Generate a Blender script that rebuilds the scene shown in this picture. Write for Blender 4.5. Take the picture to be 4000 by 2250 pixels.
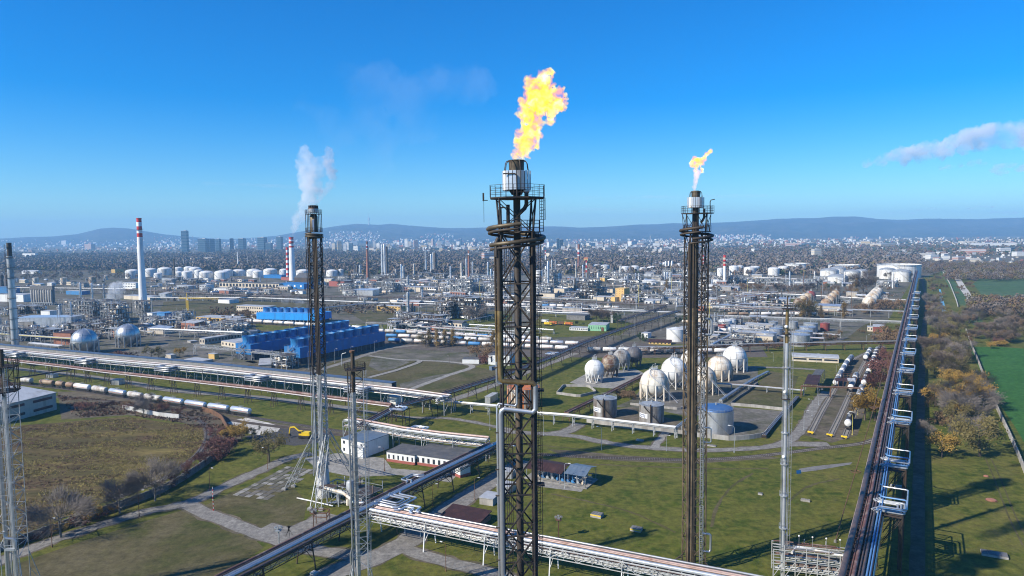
import bpy,bmesh,math,random
import numpy as np
from mathutils import Vector,Matrix,noise as mnoise
for _o in list(bpy.data.objects):
 bpy.data.objects.remove(_o)
SC=bpy.context.scene
COL=SC.collection
R=math.radians
random.seed(7)
RNG=np.random.default_rng(11)
# ------------------------------------------------------------------ camera
F=2753.0
H=88.0
PITCH=math.atan((1125-915)/F)
ROLL=0.011
_f=Vector((0,math.cos(PITCH),-math.sin(PITCH)))
_u0=Vector((0,math.sin(PITCH),math.cos(PITCH)))
_r0=Vector((1,0,0))
_r=_r0*math.cos(ROLL)-_u0*math.sin(ROLL)
_u=_u0*math.cos(ROLL)+_r0*math.sin(ROLL)
CAM=Vector((0,0,H))
cd=bpy.data.cameras.new('camera')
cd.sensor_width=36.0
cd.lens=36.0*F/4000
cd.clip_start=0.5
cd.clip_end=90000
cam=bpy.data.objects.new('camera',cd)
COL.objects.link(cam)
cam.matrix_world=Matrix(((_r.x,_u.x,-_f.x,CAM.x),(_r.y,_u.y,-_f.y,CAM.y),(_r.z,_u.z,-_f.z,CAM.z),(0,0,0,1)))
SC.camera=cam
# ------------------------------------------------------------------ sky and sun
SUN_EL=34.5
TO_SUN=Vector((-0.894*math.cos(R(SUN_EL)),-0.447*math.cos(R(SUN_EL)),math.sin(R(SUN_EL))))
W=bpy.data.worlds.new('World')
SC.world=W
W.use_nodes=True
nt=W.node_tree
nt.nodes.clear()
sky=nt.nodes.new('ShaderNodeTexSky')
sky.sky_type='NISHITA'
sky.sun_disc=False
sky.sun_elevation=R(SUN_EL)
sky.sun_rotation=math.atan2(TO_SUN.x,TO_SUN.y)
sky.altitude=0
sky.air_density=1.0
sky.dust_density=0.3
sky.ozone_density=5.0
hs=nt.nodes.new('ShaderNodeHueSaturation')
hs.inputs['Saturation'].default_value=1.55
wb=nt.nodes.new('ShaderNodeMix')
wb.data_type='RGBA'
wb.blend_type='MULTIPLY'
wb.inputs[0].default_value=1
wb.inputs[7].default_value=(.74,1.08,1.3,1)
bg=nt.nodes.new('ShaderNodeBackground')
bg.inputs['Strength'].default_value=0.09
wo=nt.nodes.new('ShaderNodeOutputWorld')
nt.links.new(sky.outputs[0],hs.inputs['Color'])
nt.links.new(hs.outputs[0],wb.inputs[6])
nt.links.new(wb.outputs[2],bg.inputs['Color'])
nt.links.new(bg.outputs[0],wo.inputs['Surface'])
sl=bpy.data.lights.new('sun','SUN')
sl.energy=5.0
sl.angle=R(0.5)
sl.color=(1.0,0.93,0.8)
sun=bpy.data.objects.new('sun',sl)
COL.objects.link(sun)
sun.rotation_euler=(-TO_SUN).to_track_quat('-Z','Y').to_euler()
SC.view_settings.view_transform='Standard'
SC.view_settings.look='None'
SC.view_settings.exposure=0.55
SC.view_settings.gamma=1.0
SC.view_settings.use_curve_mapping=False
SC.render.engine='CYCLES'
cy=SC.cycles
cy.use_denoising=True
cy.filter_width=1.1
cy.max_bounces=6
cy.diffuse_bounces=2
cy.glossy_bounces=2
cy.transmission_bounces=2
cy.volume_bounces=3
cy.transparent_max_bounces=8
cy.volume_step_rate=1.0
cy.volume_max_steps=64
cy.caustics_reflective=False
cy.caustics_refractive=False
# ------------------------------------------------------------------ photo pixel -> place
def ray(px,py):
 return _f+_r*((px-2000)/F)-_u*((py-1125)/F)
def P(px,py,z=0.0):
 """the point at height z seen at photo pixel (px, py)"""
 d=ray(px,py)
 t=(z-CAM.z)/d.z
 return CAM+d*t
def depth(p):
 return(Vector(p)-CAM).dot(_f)
def mpp(p):
 return depth(p)/F
def D(px,py,dist):
 """the point at forward distance dist seen at photo pixel"""
 return CAM+ray(px,py)*dist
def proj(p):
 v=Vector(p)-CAM
 d=v.dot(_f)
 return 2000+F*v.dot(_r)/d,1125-F*v.dot(_u)/d
def zat(p,py):
 """height of the point straight above p that shows at row py"""
 # (v+z*k).u / (v+z*k).f = (1125-py)/F
 v=Vector((p[0],p[1],0))-CAM
 t=(1125-py)/F
 return(t*v.dot(_f)-v.dot(_u))/(_u.z-t*_f.z)
def flat(p):
 return Vector((p[0],p[1],0))
def away(p):
 """horizontal unit vector from the camera through p"""
 v=Vector((p[0],p[1],0))
 return v.normalized()
 # ------------------------------------------------------------------ materials
MATS={}
def M(name,col=(.5,.5,.5),rough=.7,metal=0.0,var=.18,scale=.6,bump=0.0,dirt=None,dirt_amt=.35,dirt_scale=.25,streak=False,spec=.4):
 if name in MATS:
  return MATS[name]
 m=bpy.data.materials.new(name)
 m.use_nodes=True
 t=m.node_tree
 N,L=t.nodes,t.links
 b=N['Principled BSDF']
 b.inputs['Roughness'].default_value=rough
 b.inputs['Metallic'].default_value=metal
 b.inputs['Specular IOR Level'].default_value=spec
 geo=N.new('ShaderNodeNewGeometry')
 nz=N.new('ShaderNodeTexNoise')
 nz.inputs['Scale'].default_value=scale
 nz.inputs['Detail'].default_value=5
 nz.inputs['Roughness'].default_value=.65
 L.new(geo.outputs['Position'],nz.inputs['Vector'])
 mx=N.new('ShaderNodeMix')
 mx.data_type='RGBA'
 mr=N.new('ShaderNodeMapRange')
 mr.inputs['From Min'].default_value=.3
 mr.inputs['From Max'].default_value=.7
 L.new(nz.outputs['Fac'],mr.inputs['Value'])
 L.new(mr.outputs[0],mx.inputs[0])
 mx.inputs[6].default_value=(*[max(0,c*(1-var))for c in col],1)
 mx.inputs[7].default_value=(*[min(1,c*(1+var))for c in col],1)
 out=mx.outputs[2]
 if dirt:
  n2=N.new('ShaderNodeTexNoise')
  n2.inputs['Scale'].default_value=dirt_scale
  n2.inputs['Detail'].default_value=7
  n2.inputs['Roughness'].default_value=.7
  if streak:
   mp=N.new('ShaderNodeMapping')
   mp.inputs['Scale'].default_value=(1,1,.12)
   L.new(geo.outputs['Position'],mp.inputs[0])
   L.new(mp.outputs[0],n2.inputs['Vector'])
  else:
   L.new(geo.outputs['Position'],n2.inputs['Vector'])
  r2=N.new('ShaderNodeMapRange')
  r2.inputs['From Min'].default_value=.62-dirt_amt*.35
  r2.inputs['From Max'].default_value=.78-dirt_amt*.25
  L.new(n2.outputs['Fac'],r2.inputs['Value'])
  m2=N.new('ShaderNodeMix')
  m2.data_type='RGBA'
  L.new(r2.outputs[0],m2.inputs[0])
  L.new(out,m2.inputs[6])
  m2.inputs[7].default_value=(*dirt,1)
  out=m2.outputs[2]
 L.new(out,b.inputs['Base Color'])
 if bump:
  bp=N.new('ShaderNodeBump')
  bp.inputs['Strength'].default_value=bump
  bp.inputs['Distance'].default_value=.3
  L.new(nz.outputs['Fac'],bp.inputs['Height'])
  L.new(bp.outputs[0],b.inputs['Normal'])
 MATS[name]=m
 return m
RUST=(.16,.075,.035)
DUST=(.22,.2,.17)
M('white_paint',(.72,.72,.7),.45,var=.08,dirt=(.42,.37,.3),dirt_amt=.45,streak=True)
M('cream_paint',(.7,.66,.57),.5,var=.1,dirt=(.4,.28,.17),dirt_amt=.6,streak=True)
M('grey_tank',(.33,.325,.31),.6,var=.25,scale=.5,dirt=(.1,.075,.055),dirt_amt=.65,streak=True)
M('dark_tank',(.1,.1,.11),.6,var=.3,dirt=(.2,.12,.07),dirt_amt=.4)
M('rust_shell',(.42,.36,.26),.6,var=.2,dirt=(.11,.05,.025),dirt_amt=.85,dirt_scale=.22)
M('tan_shell',(.5,.42,.3),.6,var=.18,dirt=(.22,.12,.06),dirt_amt=.7)
M('silver',(.5,.51,.52),.36,.75,var=.06,dirt=(.35,.35,.35),dirt_amt=.25)
M('alu',(.58,.59,.6),.4,.65,var=.12,dirt=(.3,.3,.29),dirt_amt=.4,streak=True)
M('alu_bright',(.62,.64,.66),.3,.55,var=.08,dirt=(.4,.38,.35),dirt_amt=.25)
M('galv',(.36,.38,.39),.55,.35,var=.2,dirt=(.2,.18,.15),dirt_amt=.3)
M('steel_dark',(.055,.047,.04),.65,.3,var=.35,dirt=(.1,.06,.035),dirt_amt=.5)
M('soot',(.024,.021,.02),.75,.1,var=.4,dirt=(.055,.038,.025),dirt_amt=.45)
M('soot_pipe',(.042,.034,.028),.6,.2,var=.3,dirt=(.1,.07,.04),dirt_amt=.45,streak=True)
M('scorched',(.12,.095,.06),.5,.4,var=.3,dirt=(.06,.045,.03),dirt_amt=.5)
M('bronze',(.3,.21,.09),.42,.6,var=.2,dirt=(.12,.08,.04),dirt_amt=.45)
M('rusty',(.12,.065,.04),.8,.1,var=.35,dirt=(.2,.1,.05),dirt_amt=.5)
M('brown_pipe',(.15,.075,.06),.6,.1,var=.2,dirt=(.3,.24,.2),dirt_amt=.4)
M('pink_pipe',(.42,.31,.27),.5,.2,var=.15,dirt=(.25,.14,.1),dirt_amt=.4)
M('dark_pipe',(.085,.07,.07),.55,.2,var=.3,dirt=(.15,.1,.08),dirt_amt=.5)
M('blue_pipe',(.12,.25,.45),.45,.2,var=.15)
M('white_pipe',(.52,.52,.51),.4,.15,var=.08,dirt=(.4,.36,.3),dirt_amt=.3)
M('yellow',(.75,.5,.02),.5,var=.1,dirt=(.25,.18,.05),dirt_amt=.2)
M('yellow_pipe',(.6,.5,.12),.5,var=.1)
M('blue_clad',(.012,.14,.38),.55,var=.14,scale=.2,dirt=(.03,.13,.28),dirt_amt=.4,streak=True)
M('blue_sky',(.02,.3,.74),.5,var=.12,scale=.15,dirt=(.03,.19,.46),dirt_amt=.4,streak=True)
M('blue_fan',(.02,.17,.4),.5,var=.12,dirt=(.2,.3,.38),dirt_amt=.3,streak=True)
M('blue_base',(.035,.04,.055),.8,var=.2)
M('red_paint',(.5,.035,.03),.5,var=.12)
M('red_tank',(.3,.06,.05),.6,var=.2,dirt=(.15,.05,.04),dirt_amt=.5,streak=True)
M('orange',(.55,.16,.03),.55,var=.15,dirt=(.3,.1,.04),dirt_amt=.4)
M('brick',(.3,.13,.085),.85,var=.2,dirt=(.2,.1,.07),dirt_amt=.3)
M('conc',(.36,.34,.31),.9,var=.15,scale=.35,dirt=(.2,.185,.165),dirt_amt=.5,streak=True)
M('conc_light',(.52,.51,.48),.9,var=.08,dirt=(.36,.34,.3),dirt_amt=.35,streak=True)
M('conc_dark',(.17,.165,.16),.9,var=.2,dirt=(.1,.095,.09),dirt_amt=.4)
M('render_white',(.7,.7,.67),.85,var=.05,dirt=(.45,.43,.4),dirt_amt=.3,streak=True)
M('render_cream',(.58,.5,.38),.85,var=.08,dirt=(.38,.33,.26),dirt_amt=.35,streak=True)
M('render_beige',(.45,.4,.33),.85,var=.1,dirt=(.28,.25,.2),dirt_amt=.4,streak=True)
M('render_yellow',(.6,.4,.14),.85,var=.08,dirt=(.4,.27,.12),dirt_amt=.3,streak=True)
M('render_green',(.25,.5,.3),.8,var=.06,dirt=(.2,.36,.24),dirt_amt=.3)
M('plinth_red',(.3,.09,.07),.85,var=.1)
M('roof_grey',(.075,.078,.085),.85,var=.2,dirt=(.13,.125,.12),dirt_amt=.4)
M('roof_light',(.42,.43,.44),.6,.2,var=.1,dirt=(.28,.27,.26),dirt_amt=.4)
M('roof_red_shaded',(.035,.014,.014),.8,var=.2,dirt=(.07,.03,.026),dirt_amt=.3)  # red darkened to stand in for shade on the brick shed; maroon roofs share it
M('dome_blue',(.05,.13,.3),.5,.2,var=.1,dirt=(.1,.17,.28),dirt_amt=.4)
M('brown_steel',(.15,.11,.065),.6,.2,var=.3,dirt=(.06,.045,.03),dirt_amt=.5)
M('roof_tile',(.3,.1,.07),.8,var=.2)
M('roof_blue',(.12,.165,.22),.5,.2,var=.1,dirt=(.2,.23,.27),dirt_amt=.35)
M('gallery_roof',(.06,.1,.17),.6,.1,var=.2,dirt=(.12,.14,.17),dirt_amt=.4)
M('gallery_side',(.25,.25,.24),.8,var=.12,dirt=(.2,.19,.17),dirt_amt=.5,streak=True)
M('glass_dark',(.025,.032,.045),.12,var=.2,spec=.7)
M('glass_blue',(.04,.09,.14),.1,.3,var=.2,spec=.7)
M('wood_a',(.15,.12,.1),.9,var=.25,scale=.05)
M('wood_b',(.17,.125,.09),.9,var=.25,scale=.05)
M('wood_c',(.18,.16,.145),.9,var=.25,scale=.05)
M('tyre',(.02,.02,.02),.9,var=.2)
M('wagon_black',(.025,.025,.028),.5,var=.3,dirt=(.07,.055,.04),dirt_amt=.4)
M('wagon_grey',(.5,.49,.46),.5,var=.1,dirt=(.28,.22,.17),dirt_amt=.5,streak=True)
M('wagon_blue',(.05,.2,.42),.5,var=.12,dirt=(.12,.16,.22),dirt_amt=.3)
M('wagon_rust',(.33,.25,.17),.6,var=.2,dirt=(.2,.1,.055),dirt_amt=.6)
M('stripe_orange',(.5,.12,.03),.5,var=.1)
M('bark',(.1,.078,.058),.95,var=.25,scale=2)
M('bark_grey',(.17,.15,.13),.95,var=.2,scale=2)
M('leaf_gold',(.27,.165,.03),.8,var=.35,scale=.8)
M('leaf_olive',(.13,.105,.035),.85,var=.35,scale=.8)
M('leaf_brown',(.15,.095,.05),.85,var=.35,scale=.8)
M('leaf_poplar',(.2,.13,.04),.85,var=.3,scale=.8)
M('leaf_red',(.11,.045,.035),.85,var=.35,scale=.8)
M('leaf_green',(.045,.075,.028),.85,var=.35,scale=.8)
M('twig_grey',(.16,.135,.115),.9,var=.25,scale=.8)
M('twig_brown',(.12,.09,.07),.9,var=.3,scale=.8)
M('ballast',(.085,.07,.058),.95,var=.3,scale=2.5,dirt=(.15,.125,.1),dirt_amt=.4)
M('rail',(.11,.085,.07),.5,.5,var=.2)
M('sleeper',(.2,.19,.18),.9,var=.2)
M('insul',(.44,.45,.46),.35,.5,var=.12,dirt=(.35,.33,.3),dirt_amt=.4)
M('city_white',(.66,.65,.61),.85,var=.08,scale=.05)
M('city_cream',(.58,.5,.38),.85,var=.1,scale=.05)
M('city_grey',(.38,.39,.4),.85,var=.1,scale=.05)
M('city_brick',(.36,.2,.15),.85,var=.1,scale=.05)
M('city_dark',(.05,.08,.11),.3,.1,var=.15,scale=.05,spec=.7)
M('city_ochre',(.52,.38,.18),.85,var=.1,scale=.05)
M('chim_white',(.78,.78,.77),.7,var=.05,scale=.1,dirt=(.55,.54,.52),dirt_amt=.3,streak=True)
M('sign_white',(.75,.75,.74),.6,var=.03)
M('sign_ink',(.04,.07,.16),.7,var=.1)
# ------------------------------------------------------------------ mesh building
class MB:
 def __init__(s):
  s.v=[]
  s.f=[]
 def add(s,vs,fs):
  o=len(s.v)
  s.v.extend(vs)
  s.f.extend([tuple(i+o for i in f)for f in fs])
 def box(s,c,sz,rz=0.0):
  x,y,z=sz[0]/2,sz[1]/2,sz[2]/2
  ca,sa=math.cos(rz),math.sin(rz)
  vs=[]
  for dz in(-z,z):
   for dx,dy in((-x,-y),(x,-y),(x,y),(-x,y)):
    vs.append((c[0]+dx*ca-dy*sa,c[1]+dx*sa+dy*ca,c[2]+dz))
  s.add(vs,[(3,2,1,0),(4,5,6,7),(0,1,5,4),(1,2,6,5),(2,3,7,6),(3,0,4,7)])
  return s
 def prism(s,pts,z0,z1):
  n=len(pts)
  vs=[(p[0],p[1],z0)for p in pts]+[(p[0],p[1],z1)for p in pts]
  fs=[tuple(range(n-1,-1,-1)),tuple(range(n,2*n))]
  for i in range(n):
   j=(i+1)%n
   fs.append((i,j,n+j,n+i))
  s.add(vs,fs)
  return s
 def beam(s,p,q,w,h=None):
  p,q=Vector(p),Vector(q)
  h=h or w
  d=q-p
  if d.length<1e-6:
   return s
  d.normalize()
  ref=Vector((0,0,1))if abs(d.z)<.95 else Vector((0,1,0))
  a=d.cross(ref).normalized()*(w/2)
  b=a.cross(d).normalized()*(h/2)
  vs=[]
  for c in(p,q):
   vs+=[c-a-b,c+a-b,c+a+b,c-a+b]
  s.add([tuple(v)for v in vs],[(3,2,1,0),(4,5,6,7),(0,1,5,4),(1,2,6,5),(2,3,7,6),(3,0,4,7)])
  return s
 def tube(s,pts,r,n=8,cap=True,closed=False):
  pts=[Vector(p)for p in pts]
  m=len(pts)
  rings=[]
  prev=None
  for i,p in enumerate(pts):
   if closed:
    d=(pts[(i+1)%m]-pts[i-1]).normalized()
   elif i==0:
    d=(pts[1]-p).normalized()
   elif i==m-1:
    d=(p-pts[i-1]).normalized()
   else:
    d=((pts[i+1]-p).normalized()+(p-pts[i-1]).normalized())
    d=d.normalized()if d.length>1e-5 else(pts[i+1]-p).normalized()
   if prev is None:
    ref=Vector((0,0,1))if abs(d.z)<.9 else Vector((1,0,0))
    a=d.cross(ref).normalized()
   else:
    a=(prev-d*prev.dot(d))
    a=a.normalized()if a.length>1e-5 else d.orthogonal().normalized()
   prev=a
   b=d.cross(a)
   k=1.0
   if 0<i<m-1 and not closed:
    cs=(pts[i+1]-p).normalized().dot((p-pts[i-1]).normalized())
    k=min(1.4,1/max(.3,math.sqrt(max(0,(1+cs)/2))))
   rr=r[i]if isinstance(r,(list,tuple))else r
   rings.append([tuple(p+(a*math.cos(2*math.pi*j/n)+b*math.sin(2*math.pi*j/n))*rr*(k if False else 1))for j in range(n)])
  vs=[v for rg in rings for v in rg]
  fs=[]
  for i in range(m if closed else m-1):
   i2=(i+1)%m
   for j in range(n):
    j2=(j+1)%n
    fs.append((i*n+j,i*n+j2,i2*n+j2,i2*n+j))
  if cap and not closed:
   fs.append(tuple(range(n-1,-1,-1)))
   fs.append(tuple((m-1)*n+j for j in range(n)))
  s.add(vs,fs)
  return s
 def lathe(s,prof,n=24,c=(0,0,0),cap=True):
  """prof: list of (radius, z)"""
  m=len(prof)
  vs=[]
  for r_,z in prof:
   for j in range(n):
    a=2*math.pi*j/n
    vs.append((c[0]+r_*math.cos(a),c[1]+r_*math.sin(a),c[2]+z))
  fs=[]
  for i in range(m-1):
   for j in range(n):
    j2=(j+1)%n
    fs.append((i*n+j,i*n+j2,(i+1)*n+j2,(i+1)*n+j))
  if cap:
   fs.append(tuple(range(n-1,-1,-1)))
   fs.append(tuple((m-1)*n+j for j in range(n)))
  s.add(vs,fs)
  return s
 def sphere(s,c,r,n=24,m=14,z0=-1,z1=1):
  prof=[]
  a0,a1=math.asin(z0),math.asin(z1)
  for i in range(m+1):
   a=a0+(a1-a0)*i/m
   prof.append((max(1e-3,r*math.cos(a)),r*math.sin(a)))
  return s.lathe(prof,n,c)
 def quad(s,a,b,c,d):
  s.add([tuple(a),tuple(b),tuple(c),tuple(d)],[(0,1,2,3)])
  return s
 def mesh(s,name,mat,smooth=None,off=None):
  me=bpy.data.meshes.new(name)
  v=s.v
  if off is not None:
   v=[(p[0]-off[0],p[1]-off[1],p[2]-off[2])for p in v]
  me.from_pydata(v,[],s.f)
  me.materials.append(MATS[mat]if isinstance(mat,str)else mat)
  if smooth is not None:
   me.polygons.foreach_set('use_smooth',[True]*len(me.polygons))
   me.set_sharp_from_angle(angle=R(smooth))
  return me
def np_mesh(name,verts,faces,mat,smooth=False):
 """verts (n,3), faces (m,k) numpy arrays -> mesh"""
 me=bpy.data.meshes.new(name)
 n,(m,k)=len(verts),faces.shape
 me.vertices.add(n)
 me.vertices.foreach_set('co',np.ascontiguousarray(verts,dtype=np.float32).ravel())
 me.loops.add(m*k)
 me.loops.foreach_set('vertex_index',np.ascontiguousarray(faces,dtype=np.int32).ravel())
 me.polygons.add(m)
 me.polygons.foreach_set('loop_start',np.arange(0,m*k,k,dtype=np.int32))
 me.update(calc_edges=True)
 me.materials.append(MATS[mat]if isinstance(mat,str)else mat)
 if smooth:
  me.polygons.foreach_set('use_smooth',[True]*m)
 return me
 # ------------------------------------------------------------------ things and parts
AUTO=[]
LAND=[]
def thing(name,label,cat,loc=(0,0,0),rz=0.0,group=None,sc=1.0,mesh=None,auto=None):
 o=bpy.data.objects.new(name,mesh)
 COL.objects.link(o)
 o.location=loc
 o.rotation_euler=(0,0,rz)
 if sc!=1.0:
  o.scale=(sc,sc,sc)if not isinstance(sc,(tuple,list))else sc
 o['label']=label
 o['category']=cat
 if group:
  o['group']=group
 if auto:
  AUTO.append((o,label,Vector(loc)))
 return o
def part(par,name,mb,mat,smooth=None,world=False,label=None,stuff=False):
 """one mesh part under par; world=True: vertices are in world space and par is unrotated"""
 off=None
 if world:
  off=Vector((0,0,0))
  q=par
  while q is not None:
   off+=q.location
   q=q.parent
 me=mb.mesh(name,mat,smooth,off)if isinstance(mb,MB)else mb
 o=bpy.data.objects.new(name,me)
 COL.objects.link(o)
 o.parent=par
 if label:
  o['label']=label
 if stuff:
  o['kind']='stuff'
 return o
def struct(name,mb,mat,smooth=None,kind='structure'):
 me=mb.mesh(name,mat,smooth)if isinstance(mb,MB)else mb
 o=bpy.data.objects.new(name,me)
 COL.objects.link(o)
 o['kind']=kind
 return o
_UNIT={}
def unit(kind,mat):
 k=(kind,mat)
 if k not in _UNIT:
  mb=MB()
  if kind=='bar':
   mb.box((0,0,.5),(1,1,1))
   _UNIT[k]=mb.mesh('bar',mat)
  elif kind=='rod':
   mb.lathe([(1,0),(1,1)],10)
   _UNIT[k]=mb.mesh('rod',mat,40)
  elif kind=='box':
   mb.box((0,0,.5),(1,1,1))
   _UNIT[k]=mb.mesh('box',mat)
 return _UNIT[k]
def bar(par,name,p,q,w,mat,kind='bar',h=None):
 """a straight member from p to q (world points) as an object of its own with shared mesh data"""
 p,q=Vector(p),Vector(q)
 o=bpy.data.objects.new(name,unit(kind,mat))
 COL.objects.link(o)
 o.parent=par
 d=q-p
 off=par.location+(par.parent.location if par.parent else Vector((0,0,0)))
 rot=d.to_track_quat('Z','Y').to_matrix().to_4x4()
 o.matrix_basis=Matrix.Translation(p-off)@rot@Matrix.Diagonal((w,h or w,d.length,1))
 return o
KITS={}
def kit(key,parts):
 """parts: list of (name, mesh, [subparts]) -> remembered so that copies share mesh data"""
 KITS[key]=parts
def place(key,name,label,cat,loc,rz=0.0,group=None,sc=1.0,auto=None):
 r_=thing(name,label,cat,loc,rz,group,sc,None,auto)
 for n,me,subs in KITS[key]:
  o=bpy.data.objects.new(n,me)
  COL.objects.link(o)
  o.parent=r_
  for n2,me2 in subs:
   o2=bpy.data.objects.new(n2,me2)
   COL.objects.link(o2)
   o2.parent=o
 return r_
def mark(px,py,phrase):
 LAND.append((px,py,phrase))
def catmull(pts,n=6):
 pts=[Vector(p)for p in pts]
 if len(pts)<3:
  return pts
 out=[]
 ext=[pts[0]*2-pts[1]]+pts+[pts[-1]*2-pts[-2]]
 for i in range(1,len(ext)-2):
  p0,p1,p2,p3=ext[i-1],ext[i],ext[i+1],ext[i+2]
  for k in range(n):
   t=k/n
   out.append(.5*((2*p1)+(p2-p0)*t+(2*p0-5*p1+4*p2-p3)*t*t+(3*p1-p0-3*p2+p3)*t**3))
 out.append(pts[-1])
 return out
def ribbon(mb,pts,w,z,rag=0.0):
 """a flat strip of width w along ground points"""
 pts=[flat(p)for p in pts]
 n=len(pts)
 L,Rr=[],[]
 for i,p in enumerate(pts):
  d=(pts[min(n-1,i+1)]-pts[max(0,i-1)]).normalized()
  s=Vector((-d.y,d.x,0))
  L.append(p+s*(w/2+rag*mnoise.noise(p*.23)))
  Rr.append(p-s*(w/2+rag*mnoise.noise(p*.23+s*9)))
 for i in range(n-1):
  mb.add([(a.x,a.y,z)for a in(Rr[i],Rr[i+1],L[i+1],L[i])],[(0,1,2,3)])
 return mb
 # ------------------------------------------------------------------ ground materials
def ground_mat(name,cols,scales,rough=.95,bump=.4,fine=1.2,stretch=None,warp=True):
 """three base colours mixed by noises of different scale"""
 m=bpy.data.materials.new(name)
 m.use_nodes=True
 t=m.node_tree
 N,L=t.nodes,t.links
 b=N['Principled BSDF']
 b.inputs['Roughness'].default_value=rough
 b.inputs['Specular IOR Level'].default_value=.15
 geo=N.new('ShaderNodeNewGeometry')
 vec=geo.outputs['Position']
 if stretch:
  mp=N.new('ShaderNodeMapping')
  mp.inputs['Rotation'].default_value=(0,0,stretch[0])
  mp.inputs['Scale'].default_value=(stretch[1],stretch[2],1)
  L.new(vec,mp.inputs[0])
  vec=mp.outputs[0]
 out=None
 for i,(c,s)in enumerate(zip(cols,scales)):
  if out is None:
   rgb=N.new('ShaderNodeRGB')
   rgb.outputs[0].default_value=(*c,1)
   out=rgb.outputs[0]
   continue
  nz=N.new('ShaderNodeTexNoise')
  nz.inputs['Scale'].default_value=s
  nz.inputs['Detail'].default_value=8
  nz.inputs['Roughness'].default_value=.68
  nz.inputs['Distortion'].default_value=.4
  L.new(vec,nz.inputs['Vector'])
  mr=N.new('ShaderNodeMapRange')
  mr.inputs['From Min'].default_value=.42
  mr.inputs['From Max'].default_value=.62
  L.new(nz.outputs['Fac'],mr.inputs['Value'])
  mx=N.new('ShaderNodeMix')
  mx.data_type='RGBA'
  L.new(mr.outputs[0],mx.inputs[0])
  L.new(out,mx.inputs[6])
  mx.inputs[7].default_value=(*c,1)
  out=mx.outputs[2]
 nf=N.new('ShaderNodeTexNoise')
 nf.inputs['Scale'].default_value=fine*.4
 nf.inputs['Detail'].default_value=8
 nf.inputs['Roughness'].default_value=.8
 L.new(vec,nf.inputs['Vector'])
 mr=N.new('ShaderNodeMapRange')
 mr.inputs['From Min'].default_value=.25
 mr.inputs['From Max'].default_value=.75
 mr.inputs['To Min'].default_value=.38
 mr.inputs['To Max'].default_value=1.62
 L.new(nf.outputs['Fac'],mr.inputs['Value'])
 mu=N.new('ShaderNodeMix')
 mu.data_type='RGBA'
 mu.blend_type='MULTIPLY'
 mu.inputs[0].default_value=1
 L.new(out,mu.inputs[6])
 L.new(mr.outputs[0],mu.inputs[7])
 L.new(mu.outputs[2],b.inputs['Base Color'])
 bp=N.new('ShaderNodeBump')
 bp.inputs['Strength'].default_value=bump
 bp.inputs['Distance'].default_value=.5
 L.new(nf.outputs['Fac'],bp.inputs['Height'])
 L.new(bp.outputs[0],b.inputs['Normal'])
 MATS[name]=m
 return m
ground_mat('earth',[(.1,.09,.07),(.06,.068,.027),(.14,.125,.105)],[0,.012,.03],fine=.25)
ground_mat('lawn',[(.074,.092,.009),(.12,.118,.02),(.05,.075,.007),(.14,.118,.034),(.043,.066,.006),(.11,.108,.02)],[0,.035,.018,.011,.09,.22],fine=1.1)
ground_mat('lawn_dull',[(.085,.072,.03),(.055,.062,.016),(.11,.092,.048)],[0,.03,.05],fine=1.0)
ground_mat('dry_field',[(.135,.1,.034),(.2,.155,.05),(.09,.056,.032),(.08,.066,.022)],[0,.035,.025,.05],fine=.8,stretch=(R(-8),.6,1.6),bump=.6)
ground_mat('crop',[(.03,.1,.018),(.042,.12,.024)],[0,.03],fine=.8)
ground_mat('crop_far',[(.05,.1,.035),(.07,.11,.05)],[0,.01],fine=.2)
ground_mat('dirt_grey',[(.12,.11,.095),(.18,.165,.145),(.075,.075,.045)],[0,.06,.04],fine=.9)
ground_mat('dirt_brown',[(.1,.082,.056),(.07,.066,.033),(.14,.115,.085)],[0,.05,.08],fine=.7)
ground_mat('road_grey',[(.2,.185,.165),(.25,.235,.21),(.16,.15,.135)],[0,.12,.3],fine=2,bump=.15)
ground_mat('asphalt',[(.055,.055,.058),(.075,.072,.07)],[0,.1],fine=2,bump=.15)
ground_mat('slab',[(.27,.255,.23),(.21,.2,.18)],[0,.2],fine=1.5,bump=.15)
ground_mat('chalk',[(.5,.47,.42),(.36,.34,.3)],[0,.15],fine=1)
ground_mat('forest_floor',[(.12,.1,.078),(.13,.115,.075),(.09,.085,.062)],[0,.01,.02],fine=.1)
ground_mat('hill_wood',[(.035,.042,.034),(.075,.062,.048),(.016,.025,.02)],[0,.008,.0025],fine=.02,bump=1.0)
m=M('water',(.01,.03,.06),.06,var=.05,spec=.8)
def poly(name,pts,mat,z,kind='structure'):
 """flat sheet from photo pixels"""
 w=[P(*p)for p in pts]
 mb=MB()
 mb.add([(p.x,p.y,z)for p in w],[tuple(range(len(w)))])
 me=mb.mesh(name,mat)
 # make it face up
 if me.polygons[0].normal.z<0:
  me.flip_normals()
 o=bpy.data.objects.new(name,me)
 COL.objects.link(o)
 o['kind']=kind
 return o
def road(name,pts,w,mat='road_grey',z=.06,smooth=True):
 w_=[flat(P(*p))for p in pts]
 if smooth:
  w_=catmull(w_,12)
 if mat in('road_grey','slab'):
  mb=MB()
  ribbon(mb,w_,w+1.5,z-.03,1.4)
  struct('road_verge',mb,'dirt_brown')
 mb=MB()
 ribbon(mb,w_,w,z,.5)
 return struct(name,mb,mat)
 # the ground: one sheet to the horizon, finer near the camera
mb=MB()
mb.add([(-14000,-5000,0),(14000,-5000,0),(14000,14400,0),(-14000,14400,0)],[(0,1,2,3)])
struct('ground',mb,'earth')
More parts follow.
